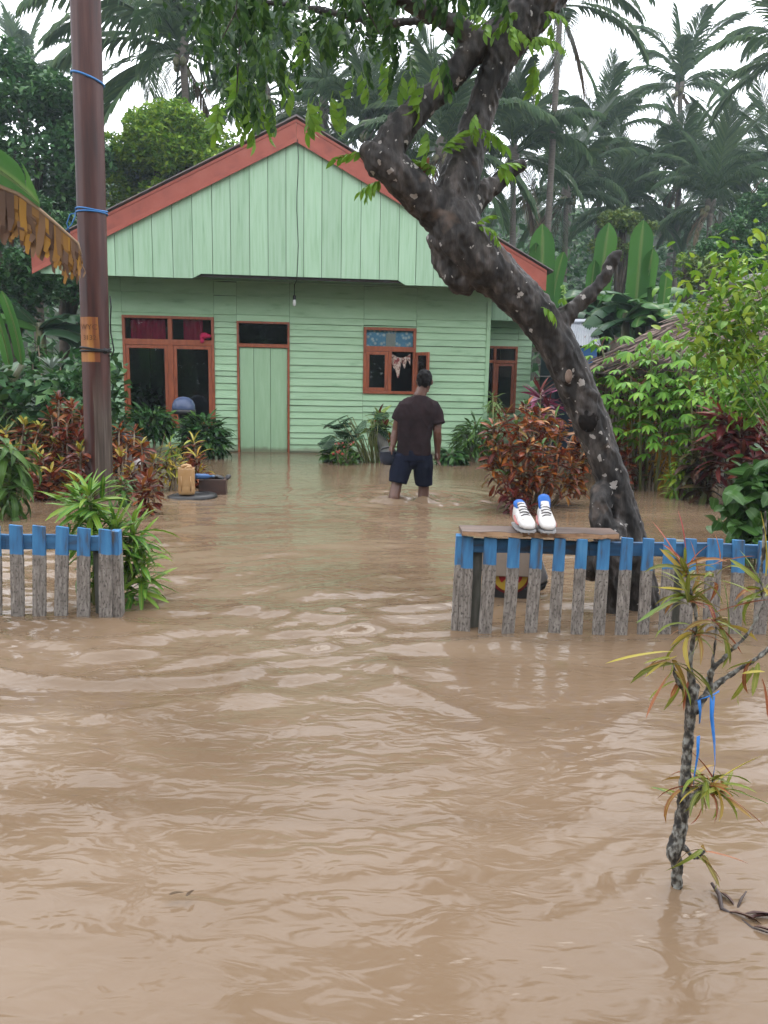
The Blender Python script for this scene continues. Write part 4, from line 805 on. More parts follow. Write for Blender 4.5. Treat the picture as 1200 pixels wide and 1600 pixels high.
# shorts
t = MB(); loft(t, [span(615, 676, 718, 0, .13), span(617, 675, 712, 0, .13), span(620, 673, 702, 0, .125)])
t.tube([mp_(630, 712), mp_(628, 725, -.005), mp_(624, 740, -.025), mp_(621.5, 754, -.04)], [.115, .118, .108, .100], 20)
t.tube([mp_(660, 712), mp_(661, 726, .01), mp_(662, 742, .04), mp_(662.5, 757, .06)], [.112, .112, .102, .094], 20)
t.ball(mp_(645, 712), (.18, .13, .11))
t.ball(mp_(645.5, 721), (.085, .128, .082))
put('shorts', remesh(t, 'shorts', M_shorts, .0085, 3, .5, disp=lambda c: .006*fbm(c[:, 0]*9, c[:, 1]*6, c[:, 2]*5, seed=17)+.003*fbm(c[:, 0]*26, c[:, 1]*20, c[:, 2]*11, seed=18)), per)
pp = mp_(606, 713, .0); pot = thing('black_pot', 'round black pot with greyish blue base held in the wading man\'s left hand', 'pot', per.location+Vector((pp[0], pp[1], pp[2])))
m = MB(); m.lathe([(.004, -.095), (.055, -.09), (.085, -.055), (.092, -.005), (.088, .04), (.094, .048)], n=20); build(m, 'bowl', flat('bluish_enamel', (.035, .045, .07), .25), pot, True)
m = MB(); m.tube([(-.08, 0, .045), (-.06, 0, .085), (.0, 0, .098), (.06, 0, .085), (.08, 0, .045)], .011, 8); build(m, 'handle', M_black, pot, True)
m = MB(); m.lathe([(.09, .0485), (.085, .06), (.03, .068), (.0, .07)], n=20); build(m, 'lid', M_black, pot, True)

# ================================================================== LEANING TREE
def barkmat():
    m, t, b, N, L = newmat('dark_wet_bark'); tc = N('ShaderNodeTexCoord')
    mpb = N('ShaderNodeMapping'); mpb.inputs['Rotation'].default_value = (0, R(30), 0); mpb.inputs['Scale'].default_value = (1, 1, .28); L(tc.outputs['Object'], mpb.inputs['Vector'])
    n1 = N('ShaderNodeTexNoise'); n1.inputs['Scale'].default_value = 16; n1.inputs['Detail'].default_value = 9; n1.inputs['Roughness'].default_value = .62; L(mpb.outputs[0], n1.inputs['Vector'])
    c1 = N('ShaderNodeValToRGB'); ramp(c1, [(.32, (.008, .0074, .0072)), (.46, (.024, .0215, .020)), (.58, (.055, .048, .044)), (.72, (.125, .108, .098))]); L(n1.outputs['Fac'], c1.inputs['Fac'])
    n2 = N('ShaderNodeTexNoise'); n2.inputs['Scale'].default_value = 4.5; n2.inputs['Detail'].default_value = 5; n2.inputs['Distortion'].default_value = .6; L(tc.outputs['Object'], n2.inputs['Vector'])
    r2 = N('ShaderNodeMapRange'); r2.inputs['From Min'].default_value = .64; r2.inputs['From Max'].default_value = .74; L(n2.outputs['Fac'], r2.inputs['Value'])
    m2 = N('ShaderNodeMix'); m2.data_type = 'RGBA'; L(r2.outputs[0], m2.inputs['Factor']); L(c1.outputs[0], m2.inputs['A']); m2.inputs['B'].default_value = (.105, .078, .062, 1)
    # lichen blotches
    wv = N('ShaderNodeTexNoise'); wv.inputs['Scale'].default_value = 30; ad = N('ShaderNodeVectorMath'); ad.operation = 'MULTIPLY_ADD'; L(wv.outputs['Color'], ad.inputs[0]); ad.inputs[1].default_value = (.05, .05, .05); L(tc.outputs['Object'], ad.inputs[2]); L(tc.outputs['Object'], wv.inputs['Vector'])
    vo = N('ShaderNodeTexVoronoi'); vo.inputs['Scale'].default_value = 23; L(ad.outputs[0], vo.inputs['Vector'])
    sx = N('ShaderNodeSeparateXYZ'); L(vo.outputs['Color'], sx.inputs[0])
    dm = N('ShaderNodeTexNoise'); dm.inputs['Scale'].default_value = 4.0; dm.inputs['Detail'].default_value = 2; L(tc.outputs['Object'], dm.inputs['Vector'])
    sz = N('ShaderNodeMath'); sz.operation = 'MULTIPLY_ADD'; L(sx.outputs[0], sz.inputs[0]); sz.inputs[1].default_value = .55; L(dm.outputs['Fac'], sz.inputs[2])
    rs = N('ShaderNodeMapRange'); rs.inputs['From Min'].default_value = .85; rs.inputs['From Max'].default_value = 1.12; rs.inputs['To Max'].default_value = .34; L(sz.outputs[0], rs.inputs['Value'])
    lt = N('ShaderNodeMath'); lt.operation = 'LESS_THAN'; L(vo.outputs['Distance'], lt.inputs[0]); L(rs.outputs[0], lt.inputs[1])
    m3 = N('ShaderNodeMix'); m3.data_type = 'RGBA'; L(lt.outputs[0], m3.inputs['Factor']); L(m2.outputs['Result'], m3.inputs['A']); m3.inputs['B'].default_value = (.30, .28, .26, 1)
    L(m3.outputs['Result'], b.inputs['Base Color']); b.inputs['Roughness'].default_value = .58; b.inputs['Specular IOR Level'].default_value = .22
    bp = N('ShaderNodeBump'); bp.inputs['Strength'].default_value = .8; bp.inputs['Distance'].default_value = .012; L(n1.outputs['Fac'], bp.inputs['Height']); L(bp.outputs[0], b.inputs['Normal'])
    return m
M_bark = barkmat(); ZT = 4.25
tb = at(1005, 962, ZT); tree = thing('leaning_tree', 'large leaning tree with dark lichen spotted bark, forked in front of the house', 'tree', Vector((tb.x, ZT, 0)))
def tpts(lst):   # (px, py, radius px, extra depth)
    ps, rs = [], []
    for (x, y, r, dy) in lst: p = at(x, y, ZT+dy)-tree.location; ps.append(p); rs.append(r*mpp(ZT+dy))
    return ps, rs
def smooth_path(ps, rs, k=4):
    P, Q = [], []; n = len(ps)
    for i in range(n-1):
        p0, p1, p2, p3 = ps[max(i-1, 0)], ps[i], ps[i+1], ps[min(i+2, n-1)]
        for j in range(k):
            t = j/k; P.append(.5*((2*p1)+(-p0+p2)*t+(2*p0-5*p1+4*p2-p3)*t*t+(-p0+3*p1-3*p2+p3)*t**3)); Q.append(rs[i]+(rs[i+1]-rs[i])*t)
    return P+[ps[-1]], Q+[rs[-1]]
b = MB()
def limb(lst, n=14, k=4):
    P, Q = smooth_path(*tpts(lst), k); b.tube(P, Q, n); b.ball(P[0], Q[0]); b.ball(P[-1], Q[-1]*.98)
limb([(1012, 1060, 36, 0), (1003, 955, 30, 0), (991, 880, 27, 0), (975, 815, 26, 0), (957, 750, 25, 0), (935, 690, 26, 0), (907, 620, 27, 0), (886, 570, 27, 0), (862, 524, 27, 0), (827, 480, 29, 0), (788, 440, 31, 0), (750, 408, 37, -.01), (720, 372, 40, -.01), (706, 330, 36, 0)], 18)
limb([(706, 330, 34, 0), (721, 270, 28, .02), (738, 215, 22, .04), (755, 165, 20, .05), (776, 105, 22, .05), (805, 50, 28, .05), (838, 0, 34, .05), (875, -60, 34, .05), (905, -130, 30, .05)])
limb([(700, 345, 30, 0), (668, 318, 26, -.04), (640, 290, 26, -.08), (610, 262, 25, -.1), (592, 248, 27, -.1), (575, 238, 15, -.1)])
limb([(602, 250, 24, -.1), (616, 214, 24, -.08), (634, 190, 21, -.06), (655, 168, 18, -.03), (688, 138, 17, 0), (716, 108, 17, .02), (745, 72, 18, .03), (790, 42, 18, .05)])
limb([(745, 66, 15, .02), (715, 42, 13, .0), (680, 24, 11, -.05), (640, 4, 10, -.1), (590, -30, 9, -.2), (520, -70, 8, -.3), (440, -95, 6, -.35), (350, -110, 4, -.4)], 10)
limb([(720, 335, 28, .05), (752, 302, 17, .08), (778, 285, 13, .1), (800, 266, 11, .1), (815, 258, 9, .1)], 12)
limb([(862, 520, 20, 0), (884, 494, 14, .0), (905, 474, 10, .0), (930, 452, 8.5, 0), (948, 425, 8, 0), (958, 404, 9.5, 0), (966, 396, 7, 0)], 12)
limb([(960, 830, 20, -.10), (950, 880, 20, -.12), (958, 930, 17, -.1), (975, 1000, 18, -.1)], 12)
limb([(940, 770, 18, -.05), (938, 805, 18, -.09), (946, 850, 16, -.1)], 10)
# secondary stems that carry the hanging foliage above the frame
limb([(860, -30, 14, .1), (760, -90, 11, .3), (640, -120, 8, .5), (500, -130, 5, .6)], 8)
limb([(690, 30, 6, 0), (600, 35, 5, .2), (520, 20, 4, .4), (430, 5, 3, .5), (370, 10, 2.5, .5)], 8)
P_, Q_ = tpts([(694, 392, 19, 0), (690, 406, 16, .02), (699, 418, 18, 0), (708, 430, 17, -.02), (718, 438, 20, 0), (684, 376, 15, 0), (696, 376, 18, -.04), (728, 446, 15, .02), (912, 655, 15, -.05), (925, 880, 26, -.02), (583, 252, 15, -.11), (577, 240, 9, -.1), (603, 232, 21, -.09), (622, 200, 19, -.06), (664, 320, 17, -.08), (708, 394, 33, .02), (722, 420, 30, .02)])
for p, r in zip(P_, Q_): b.ball(p, (r, r*.9, r*1.05))
for (px, py, r) in ((883, 586, 9), (911, 630, 15)):
    c_ = at(px, py, ZT)-tree.location; rr_ = r*mpp(ZT); b.tube([(c_.x+rr_*math.cos(a)*.9, c_.y-.090+.022*abs(math.cos(a)), c_.z+rr_*1.15*math.sin(a)) for a in [2*math.pi*i/18 for i in range(19)]], rr_*.30, 8, cap=False)
def bdisp(c):
    x, y, z = c[:, 0], c[:, 1], c[:, 2]
    u, v = -.5*x+.87*z, .87*x+.5*z
    return .007*fbm(x*6, y*6, z*3.5, seed=31)+.0075*(.6-np.abs(vnoise(v*30, y*30, u*6, seed=35))*1.6)+.0045*(.5-np.abs(vnoise(v*62, y*62, u*15, seed=36)))+.004*fbm(x*40, y*40, z*30, seed=37, o=2)+.006*np.clip(fbm(x*22, y*22, z*14, seed=39, o=2)-.25, 0, 1)
trunk = put('trunk', remesh(b, 'trunk', M_bark, .0085, 2, .5, bdisp), tree)
# knots: rims of healed branch scars; the hollow is a solid ball, its shade put into the colour
c_ = at(914, 655, ZT)-tree.location; m = MB(); m.ball((c_.x, c_.y-.083, c_.z), (.058, .022, .066), 16, 10); build(m, 'branch_hollow', pmat('hollow_shade_dark', [(.3, (.006, .005, .0045)), (.7, (.026, .022, .020))], 30, rough=.9, bump=.8, spec=.1), tree, True)
c_ = at(881, 588, ZT)-tree.location; m = MB(); m.ball((c_.x, c_.y-.112, c_.z), (.020, .012, .036), 10, 8); build(m, 'branch_scar', pmat('bare_scar_wood', [(.3, (.10, .055, .035)), (.7, (.30, .22, .17))], 30, (1, 1, .4), rough=.8, bump=.5), tree, True)
# torn orange stub
m = MB(); q = [at(x, y, ZT-.06)-tree.location for (x, y) in ((652, 300), (645, 278), (652, 262), (662, 250), (671, 247), (669, 275), (668, 305))]
m.prism([(p.x, p.z) for p in q[::-1]], q[0].y-.02, q[0].y+.03); build(m, 'torn_wood', pmat('torn_orange_wood', [(.3, (.16, .045, .02)), (.7, (.34, .12, .05))], 16, (1, 1, .3), rough=.8, bump=.5), tree, bevel=.004)
# ================================================================== VEGETATION TOOLS
def leaf_mb(L, W, droop=.6, fold=.25, n=5, shape='lance', twist=0.0, wave=0.0, start=0.0, stalk=0.0):
    V, F, UV = [], [], []; c = Vector((0, 0, 0)); ang = start
    pts = [(Vector(c), ang)]
    for i in range(n):
        ang -= droop/n; c = c+Vector((0, math.cos(ang), math.sin(ang)))*(L/n); pts.append((Vector(c), ang))
    for i, (p, a) in enumerate(pts):
        t = i/n
        if shape == 'lance': wd = (math.sin(math.pi*min(1, t*.93+.07))**.75)
        elif shape == 'ovate': wd = math.sin(math.pi*(t*.9+.06)**.72)**.7
        elif shape == 'obovate': wd = math.sin(math.pi*(t*.86+.05)**1.25)**.8
        elif shape == 'strap': wd = min(1, t*6+.35)*(1-max(0, (t-.6)/.4)**2*.97)
        elif shape == 'banana': wd = min(1, (t*5+.15))**.7*(1-max(0, (t-.72)/.28)**2.4*.95)
        else: wd = 1
        if t < stalk: wd = .06
        if i == n: wd = .03
        h = W*.5*wd; tw = twist*t; up = Vector((0, -math.sin(a), math.cos(a))); sd_ = Vector((1, 0, 0))*math.cos(tw)+up*math.sin(tw); nn = up*math.cos(tw)-Vector((1, 0, 0))*math.sin(tw)
        wv = wave*W*math.sin(i*2.4)
        for s, uu in ((-1, 0.0), (0, .5), (1, 1.0)):
            V.append(tuple(p+sd_*(s*h*math.cos(fold*abs(s)))+nn*(abs(s)*h*math.sin(fold)+(wv*s if s else 0)))); UV.append((uu, t))
    for i in range(n):
        for s in (0, 1): a = i*3+s; F.append((a, a+1, a+4, a+3))
    return V, F, UV
def mesh_uv(name, V, F, UV, m):
    me = bpy.data.meshes.new(name); me.from_pydata(V, [], F); uvl = me.uv_layers.new(name='UVMap')
    idx = np.empty(len(me.loops), np.int32); me.loops.foreach_get('vertex_index', idx); uvl.data.foreach_set('uv', np.array(UV, np.float32)[idx].ravel())
    me.materials.append(m); me.polygons.foreach_set('use_smooth', [True]*len(me.polygons)); me.update(); return me
def leaf(name, m, **k): return mesh_uv(name, *leaf_mb(**k), m)
def leaves(m, L, W, shape='lance', droops=(.2, .7, 1.3), **k):
    return [leaf('leaf', m, L=L*s, W=W*s, droop=d, shape=shape, twist=tw, **k) for d, s, tw in zip(droops, (1.0, .95, 1.05, .9, 1.1), (.1, -.15, .2, -.3, .35))]
def orient(p, az, el, roll=0.0, s=1.0):
    ca, sa, ce, se = math.cos(az), math.sin(az), math.cos(el), math.sin(el)
    X = Vector((sa, -ca, 0)); Y = Vector((ce*ca, ce*sa, se)); Z = X.cross(Y)
    X, Z = X*math.cos(roll)+Z*math.sin(roll), Z*math.cos(roll)-X*math.sin(roll)
    m = Matrix((X*s, Y*s, Z*s)).transposed().to_4x4(); m.translation = p; return m
def rosette(root, p, meshes, n, rr, el0=1.2, el1=-.35, drop=.16, az0=None, s=(.8, 1.1), name='leaf', up=None, topm=None, ntop=0):
    az = rr.uniform(0, 6.28) if az0 is None else az0
    for i in range(n):
        t = i/max(1, n-1); az += 2.4+rr.uniform(-.3, .3); el = el0+(el1-el0)*t+rr.uniform(-.22, .22)
        q = Vector(p)+Vector((0, 0, -drop*t)); mm = (topm if topm and i < ntop else meshes)
        put(name, rr.choice(mm), root, orient(q, az, el, rr.uniform(-.5, .5), rr.uniform(*s)*(.75+.25*min(1, t*2.5))))
def joined(root, items, name='foliage'):
    V, F, UV, MI, mats, b = [], [], [], [], [], 0
    cache = {}
    for me, M_ in items:
        if me.name not in cache:
            v = np.empty(len(me.vertices)*3); me.vertices.foreach_get('co', v); f = [tuple(p.vertices) for p in me.polygons]; uv = [None]*len(me.vertices)
            for l_, d_ in zip(me.loops, me.uv_layers[0].data): uv[l_.vertex_index] = tuple(d_.uv)
            cache[me.name] = (v.reshape(-1, 3), f, [q or (.5, .5) for q in uv])
        v, f, uv = cache[me.name]; A = np.array(M_); V.append(v @ A[:3, :3].T + A[:3, 3]); F += [tuple(i+b for i in q) for q in f]; UV += uv; b += len(v)
        m = me.materials[0]
        if m not in mats: mats.append(m)
        MI += [mats.index(m)]*len(f)
    me = mesh_uv(name, np.concatenate(V).tolist(), F, UV, mats[0])
    for m in mats[1:]: me.materials.append(m)
    me.polygons.foreach_set('material_index', MI); return stuff(put(name, me, root))
def plant(name, label, cat, loc, group=None): return thing(name, label, cat, loc, group=group)
def stems(root, paths, m=None, name='stem', n=6):
    b = MB()
    for ps, r0, r1 in paths:
        k = len(ps); b.tube(ps, [r0+(r1-r0)*i/(k-1) for i in range(k)], n)
    return build(b, name, m or M_stem, root, True)
# leaf materials
C_cro = [(0, (.055, .010, .010)), (.35, (.11, .018, .012)), (.6, (.17, .040, .014)), (.8, (.25, .085, .018)), (1, (.10, .085, .02))]
LM_red = leafmat('croton_red_leaf', C_cro, vein=(.30, .07, .02), rough=.3)
LM_org = leafmat('croton_orange_leaf', [(0, (.05, .010, .010)), (.28, (.11, .018, .010)), (.5, (.22, .05, .012)), (.72, (.36, .12, .018)), (.86, (.20, .13, .02)), (1, (.07, .012, .012))], vein=(.45, .15, .03), rough=.3)
LM_yel = leafmat('croton_yellow_leaf', [(0, (.34, .26, .03)), (.5, (.22, .26, .03)), (1, (.36, .18, .02))], vein=(.45, .33, .06), rough=.32)
LM_grn = leafmat('glossy_green_leaf', [(0, (.035, .085, .018)), (.5, (.055, .13, .022)), (1, (.09, .17, .03))], vein=(.11, .19, .05), rough=.28)
LM_dra = leafmat('yellow_green_strap_leaf', [(0, (.05, .14, .022)), (.5, (.09, .22, .03)), (1, (.19, .30, .035))], vein=(.28, .34, .05), rough=.32)
LM_drk = leafmat('dark_green_leaf', [(0, (.016, .055, .016)), (.6, (.030, .095, .024)), (1, (.06, .14, .03))], vein=(.06, .11, .04), rough=.3)
LM_phi = leafmat('philodendron_leaf', [(0, (.016, .045, .022)), (1, (.035, .08, .032))], vein=(.07, .12, .06), rough=.22)
LM_die = leafmat('dieffenbachia_leaf', [(0, (.10, .22, .035)), (1, (.20, .30, .06))], vein=(.30, .36, .12), rough=.3, spots=((.34, .36, .15), 9))
LM_lime = leafmat('lime_leaf', [(0, (.075, .19, .02)), (.5, (.14, .27, .024)), (1, (.28, .37, .035))], rough=.35, trans=.35)
LM_cas = leafmat('cassava_leaf', [(0, (.07, .19, .02)), (.6, (.13, .30, .03)), (1, (.21, .37, .045))], rough=.36, trans=.32)
LM_cor = leafmat('cordyline_leaf', [(0, (.055, .008, .012)), (.5, (.10, .014, .014)), (.8, (.16, .03, .018)), (1, (.06, .03, .016))], vein=(.13, .03, .03), rough=.3)
LM_cpink = leafmat('cordyline_pink_leaf', [(0, (.09, .012, .025)), (.6, (.20, .03, .09)), (1, (.26, .16, .2))], vein=(.34, .06, .16), rough=.3)
LM_ban = leafmat('banana_leaf', [(0, (.04, .12, .03)), (.5, (.055, .15, .034)), (1, (.075, .185, .04))], vein=(.18, .25, .09), rough=.33, trans=.3)
LM_band = leafmat('dull_banana_leaf', [(0, (.028, .07, .036)), (1, (.05, .11, .05))], vein=(.12, .17, .09), rough=.3, trans=.2)
LM_dry = leafmat('dry_banana_leaf', [(0, (.10, .055, .035)), (.45, (.17, .10, .06)), (.7, (.26, .13, .03)), (1, (.42, .22, .03))], src='island', vein=None, rough=.7, trans=.3)
LM_palm = leafmat('palm_leaflet', [(0, (.030, .068, .026)), (.6, (.050, .098, .034)), (1, (.085, .135, .045))], src='island', rough=.36, trans=.22)
LM_tree = leafmat('hanging_tree_leaf', [(0, (.016, .048, .012)), (.5, (.032, .085, .016)), (1, (.075, .155, .025))], src='island', rough=.4, trans=.35)
LM_fresh = leafmat('fresh_tree_leaf', [(0, (.11, .24, .025)), (1, (.19, .33, .035))], src='island', rough=.4, trans=.4)
LM_c1 = leafmat('dark_crown_leaf', [(0, (.024, .075, .026)), (.6, (.042, .115, .036)), (1, (.078, .165, .046))], src='island', rough=.4, trans=.2)
LM_c2 = leafmat('bright_crown_leaf', [(0, (.06, .15, .018)), (.5, (.15, .28, .028)), (1, (.30, .41, .045))], src='island', rough=.4, trans=.3)
LM_c3 = leafmat('olive_crown_leaf', [(0, (.05, .10, .02)), (.6, (.10, .15, .028)), (1, (.16, .20, .04))], src='island', rough=.45, trans=.25)
LM_fore = leafmat('narrow_croton_leaf', [(0, (.14, .19, .03)), (.3, (.24, .25, .04)), (.5, (.10, .13, .03)), (.7, (.26, .10, .03)), (.85, (.22, .045, .035)), (1, (.36, .29, .05))], vein=(.33, .30, .07), rough=.34)
LM_pinkstalk = leafmat('pink_croton_leaf', [(0, (.34, .06, .055)), (1, (.42, .14, .07))], rough=.35)
M_fl = flat('pink_flower', (.55, .07, .07), .5)

# ------------------------------------------------------------------ leaf clouds (background crowns)
def leaf_cloud(C, S, m, name, tri=False, nrm=None, droop=0.0):
    """C: centres (n,3); S: sizes (n,). One bent leaf quad each."""
    n = len(C); az = RNG.uniform(0, 2*np.pi, n); el = RNG.normal(-.15-droop, .5, n); ro = RNG.uniform(-.9, .9, n)
    ca, sa, ce, se = np.cos(az), np.sin(az), np.cos(el), np.sin(el); X = np.stack([sa, -ca, 0*az], 1); Y = np.stack([ce*ca, ce*sa, se], 1); Z = np.cross(X, Y)
    X, Z = X*np.cos(ro)[:, None]+Z*np.sin(ro)[:, None], Z*np.cos(ro)[:, None]-X*np.sin(ro)[:, None]; S = S[:, None]
    P = np.stack([C-Y*S*.5, C+X*S*.26+Z*S*.06, C+Y*S*.5-Z*S*.12, C-X*S*.26+Z*S*.06], 1).reshape(-1, 3).astype(np.float32)
    me = bpy.data.meshes.new(name); me.vertices.add(4*n); me.vertices.foreach_set('co', P.ravel()); me.loops.add(4*n); me.loops.foreach_set('vertex_index', np.arange(4*n, dtype=np.int32))
    me.polygons.add(n); me.polygons.foreach_set('loop_start', np.arange(0, 4*n, 4, dtype=np.int32)); me.materials.append(m); me.update(calc_edges=True); return me
def crown_points(centres, radii, per, shell=.45):
    out = []
    for c, r in zip(centres, radii):
        k = int(per*r*r); d = RNG.normal(size=(k, 3)); d /= np.linalg.norm(d, axis=1)[:, None]; q = d*(r*(shell+(1-shell)*RNG.random(k)**.6))[:, None]; q[:, 2] *= .8; out.append(q+np.array(c))
    return np.concatenate(out)
def bush_tree(name, label, cat, X, Y, z0, cx_off, zc, rx, rz, m, leaf_s, nclump, per, group=None, seed=0, trunk_r=.14):
    rr = random.Random(seed); t = thing(name, label, cat, Vector((X, Y, z0)), group=group)
    cs, rs = [], []
    for i in range(nclump):
        a = rr.uniform(0, 6.28); ph = math.acos(rr.uniform(-.75, 1)); q = rr.uniform(.55, .95)
        cs.append((cx_off+rx*q*math.sin(ph)*math.cos(a), rx*q*.8*math.sin(ph)*math.sin(a), zc-z0+rz*q*math.cos(ph))); rs.append(rr.uniform(.20, .36)*rx)
    Pn = crown_points(cs, rs, per); me = leaf_cloud(Pn, leaf_s*RNG.uniform(.7, 1.3, len(Pn)), m, 'crown'); stuff(put('crown', me, t))
    b = MB(); top = Vector((cx_off, 0, zc-z0)); b.tube([(0, 0, -.3), tuple(top*.4), tuple(top*.8)], [trunk_r*1.3, trunk_r, trunk_r*.6], 8)
    for i in range(0, nclump, max(1, nclump//7)): b.tube([tuple(top*.55), tuple((top*.5+Vector(cs[i])*.5)), tuple(Vector(cs[i]))], [trunk_r*.5, trunk_r*.35, trunk_r*.12], 6)
    build(b, 'trunk', M_treetrunk, t, True); return t

# ------------------------------------------------------------------ coconut palms
def frond_mesh(L, el0, el1, nl=50, hang=.5, seed=0):
    rr = random.Random(seed); V, F = [], []
    pts = []; c = Vector((0, 0, 0)); n = 14
    for i in range(n+1):
        t = i/n; a = el0+(el1-el0)*t**1.25; pts.append((Vector(c), a)); c = c+Vector((0, math.cos(a), math.sin(a)))*(L/n)
    def ev(t):
        x = min(n-1e-4, t*n); i = int(x); f = x-i; return pts[i][0].lerp(pts[i+1][0], f), pts[i][1]+(pts[i+1][1]-pts[i][1])*f
    def ribbon(ps, ws, side):
        b = len(V)
        for p, w_ in zip(ps, ws): V.append(tuple(p-side*w_)); V.append(tuple(p+side*w_))
        for i in range(len(ps)-1): F.append((b+2*i, b+2*i+1, b+2*i+3, b+2*i+2))
    mb = MB(); mb.tube([p for p, a in pts], [.045*(1-.85*i/n) for i in range(n+1)], 4); V += mb.v; F += [f for f in mb.f]
    for s in (-1, 1):
        for k in range(nl):
            t = .12+.87*k/(nl-1)+rr.uniform(-.006, .006); p, a = ev(min(t, .995)); ll = L*.275*(math.sin(math.pi*(.12+.80*t))**.7)*rr.uniform(.85, 1.1)
            fw = Vector((0, math.cos(a), math.sin(a))); up = Vector((0, -math.sin(a), math.cos(a)))
            d = (Vector((s, 0, 0))*(.75-.35*t)+fw*(.55+.5*t)+up*(.22-.15*t)+Vector((0, 0, rr.uniform(-.08, .05)))).normalized()
            g = Vector((0, 0, -1)); h = hang*rr.uniform(.6, 1.3); d2 = (d+g*h*.7).normalized(); d3 = (d+g*h*1.9).normalized()
            q1 = p+d*ll*.36; q2 = q1+d2*ll*.34; q3 = q2+d3*ll*.30; side = d.cross(up); side = side.normalized() if side.length > .1 else fw
            w0 = .047*L/4.2
            sv = (fw*.8+up*.6*1).normalized()
            ribbon([p, q1, q2, q3], [w0*.6, w0, w0*.75, .004], sv)
    me = bpy.data.meshes.new('frond'); me.from_pydata(V, [], F); me.materials.append(LM_palm); me.update(); return me
FR = [frond_mesh(4.2, e0, e1, hang=h, seed=i) for i, (e0, e1, h) in enumerate(((1.42, .75, .12), (1.2, .05, .4), (.95, -.45, .75), (.65, -.8, .95), (.30, -1.1, 1.0), (-.05, -1.25, .8), (-.5, -1.4, .4)))]
FRD = [frond_mesh(3.6, -1.0, -1.5, nl=34, hang=.25, seed=40), frond_mesh(3.3, -.7, -1.5, nl=30, hang=.5, seed=41)]
LM_deadfrond = leafmat('dead_palm_frond', [(0, (.07, .045, .025)), (1, (.15, .10, .055))], rough=.7, trans=.1)
for f_ in FRD: f_.materials[0] = LM_deadfrond
M_nut = pmat('coconut_husk', [(.3, (.08, .09, .03)), (.7, (.16, .14, .05))], 5, rough=.5, bump=.1)
nutm = MB(); nutm.ball((0, 0, 0), (.11, .11, .14), 8, 6); nutme = nutm.mesh('coconut', M_nut, True)
def palm(label, crown, base, scale, seed, nf=20, lean=0.0, nuts=5, tr=.15, bias=None):
    rr = random.Random(seed); z0 = hz(base[0], base[1]) if base[1] > 17 else -.35; z0 = max(z0, -.35)
    P0 = Vector((base[0], base[1], z0)); t = thing('coconut_palm', label, 'palm tree', P0, group='coconut palms on the slope behind the house'); top = Vector(crown)-P0
    b = MB(); ps = []; rs = []
    for i in range(15):
        s = i/14; p = Vector((top.x*(s**1.5), top.y*s, -.3+(top.z+.3)*s)); p.x += lean*math.sin(math.pi*s); ps.append(p); rs.append(tr*(1.35-.35*min(1, s*6)-.35*s)*(1+.05*(i % 2)))
    b.tube(ps, rs, 9); build(b, 'trunk', M_palmtrunk, t, True)
    b = MB(); b.ball((top.x, top.y, top.z+.05), (tr*1.5, tr*1.5, .45), 8, 6); build(b, 'crownshaft', M_palmtrunk, t, True)
    az = rr.uniform(0, 6.28)
    for i in range(nf):
        s = i/(nf-1); az += 2.399+rr.uniform(-.25, .25); k = min(6, max(0, int(s*6.4+rr.uniform(-.5, .5))))
        put('frond', FR[k], t, orient(top+Vector((0, 0, .25-.3*s)), az, rr.uniform(-.1, .1), rr.uniform(-.25, .25), scale*rr.uniform(.88, 1.08)))
    for i in range(rr.randint(1, 3)): put('frond', rr.choice(FRD), t, orient(top+Vector((0, 0, -.15)), rr.uniform(0, 6.28), rr.uniform(-.1, .1), rr.uniform(-.3, .3), scale*rr.uniform(.8, 1.0)))['label'] = 'dead brown hanging frond'
    for i in range(nuts):
        a = rr.uniform(0, 6.28); put('coconut', nutme, t, Matrix.Translation(top+Vector((.28*math.cos(a), .28*math.sin(a), -.18-rr.uniform(0, .25)))))
    return t
def palm_px(label, cx, cy, bx, Y, scale, seed, dyb=0.0, **k):
    c = at(cx, cy, Y); bb = at(bx, 400, Y+dyb); return palm(label, c, (bb.x, Y+dyb), scale, seed, **k)
palm_px('tall coconut palm behind the left roof slope, its crown above the rounded bright tree', 285, 84, 312, 25, 1.08, 1, nf=30)
palm_px('coconut palm with thin straight trunk seen just right of the leaning tree fork', 876, 8, 853, 29, .95, 2, nf=20, tr=.14)
palm_px('tall coconut palm with a bowed trunk standing against the sky, right of centre', 1062, 138, 1035, 41, .88, 3, lean=.5, nf=20, tr=.17)
palm_px('coconut palm cut by the right picture edge, its fronds reaching in at the top', 1240, 95, 1260, 29, .9, 4, nf=20)
palm_px('bushy coconut palm with dense upright crown left of the bowed palm', 943, 222, 930, 38, .82, 5, nf=26)
palm_px('lower coconut palm under the crown of the tall bowed palm', 1062, 282, 1058, 37, .85, 6, nf=22)
palm_px('short coconut palm between the bowed palm and the right edge', 1128, 268, 1125, 44, .82, 7, nf=20)
palm_px('coconut palm low at the right edge below the overhanging fronds', 1208, 262, 1215, 36, .88, 8, nf=20)
palm_px('dark coconut palm behind the upper fork of the leaning tree', 802, 245, 805, 30, .92, 9, nf=22)
palm_px('coconut palm behind the roof between the two main limbs of the leaning tree', 690, 235, 700, 27, .95, 10, nf=22)
palm_px('coconut palm with feathery crown just right of the roof peak', 575, 205, 570, 29, .9, 11, nf=20)
palm_px('slender coconut palm straight behind the roof peak', 505, 172, 505, 31, .85, 12, nf=18)
palm_px('coconut palm half hidden by hanging leaves left of the roof peak', 415, 150, 420, 33, 1.0, 13, nf=20)
palm_px('coconut palm low behind the banana plants under the thin trunk', 885, 305, 885, 34, .9, 14, nf=20)
palm_px('farther coconut palm showing between the bushy palm and the bowed trunk', 1000, 300, 1000, 50, .85, 15, nf=20)
palm_px('farther coconut palm on the ridge right of the thin trunk', 890, 268, 890, 52, .85, 16, nf=18)
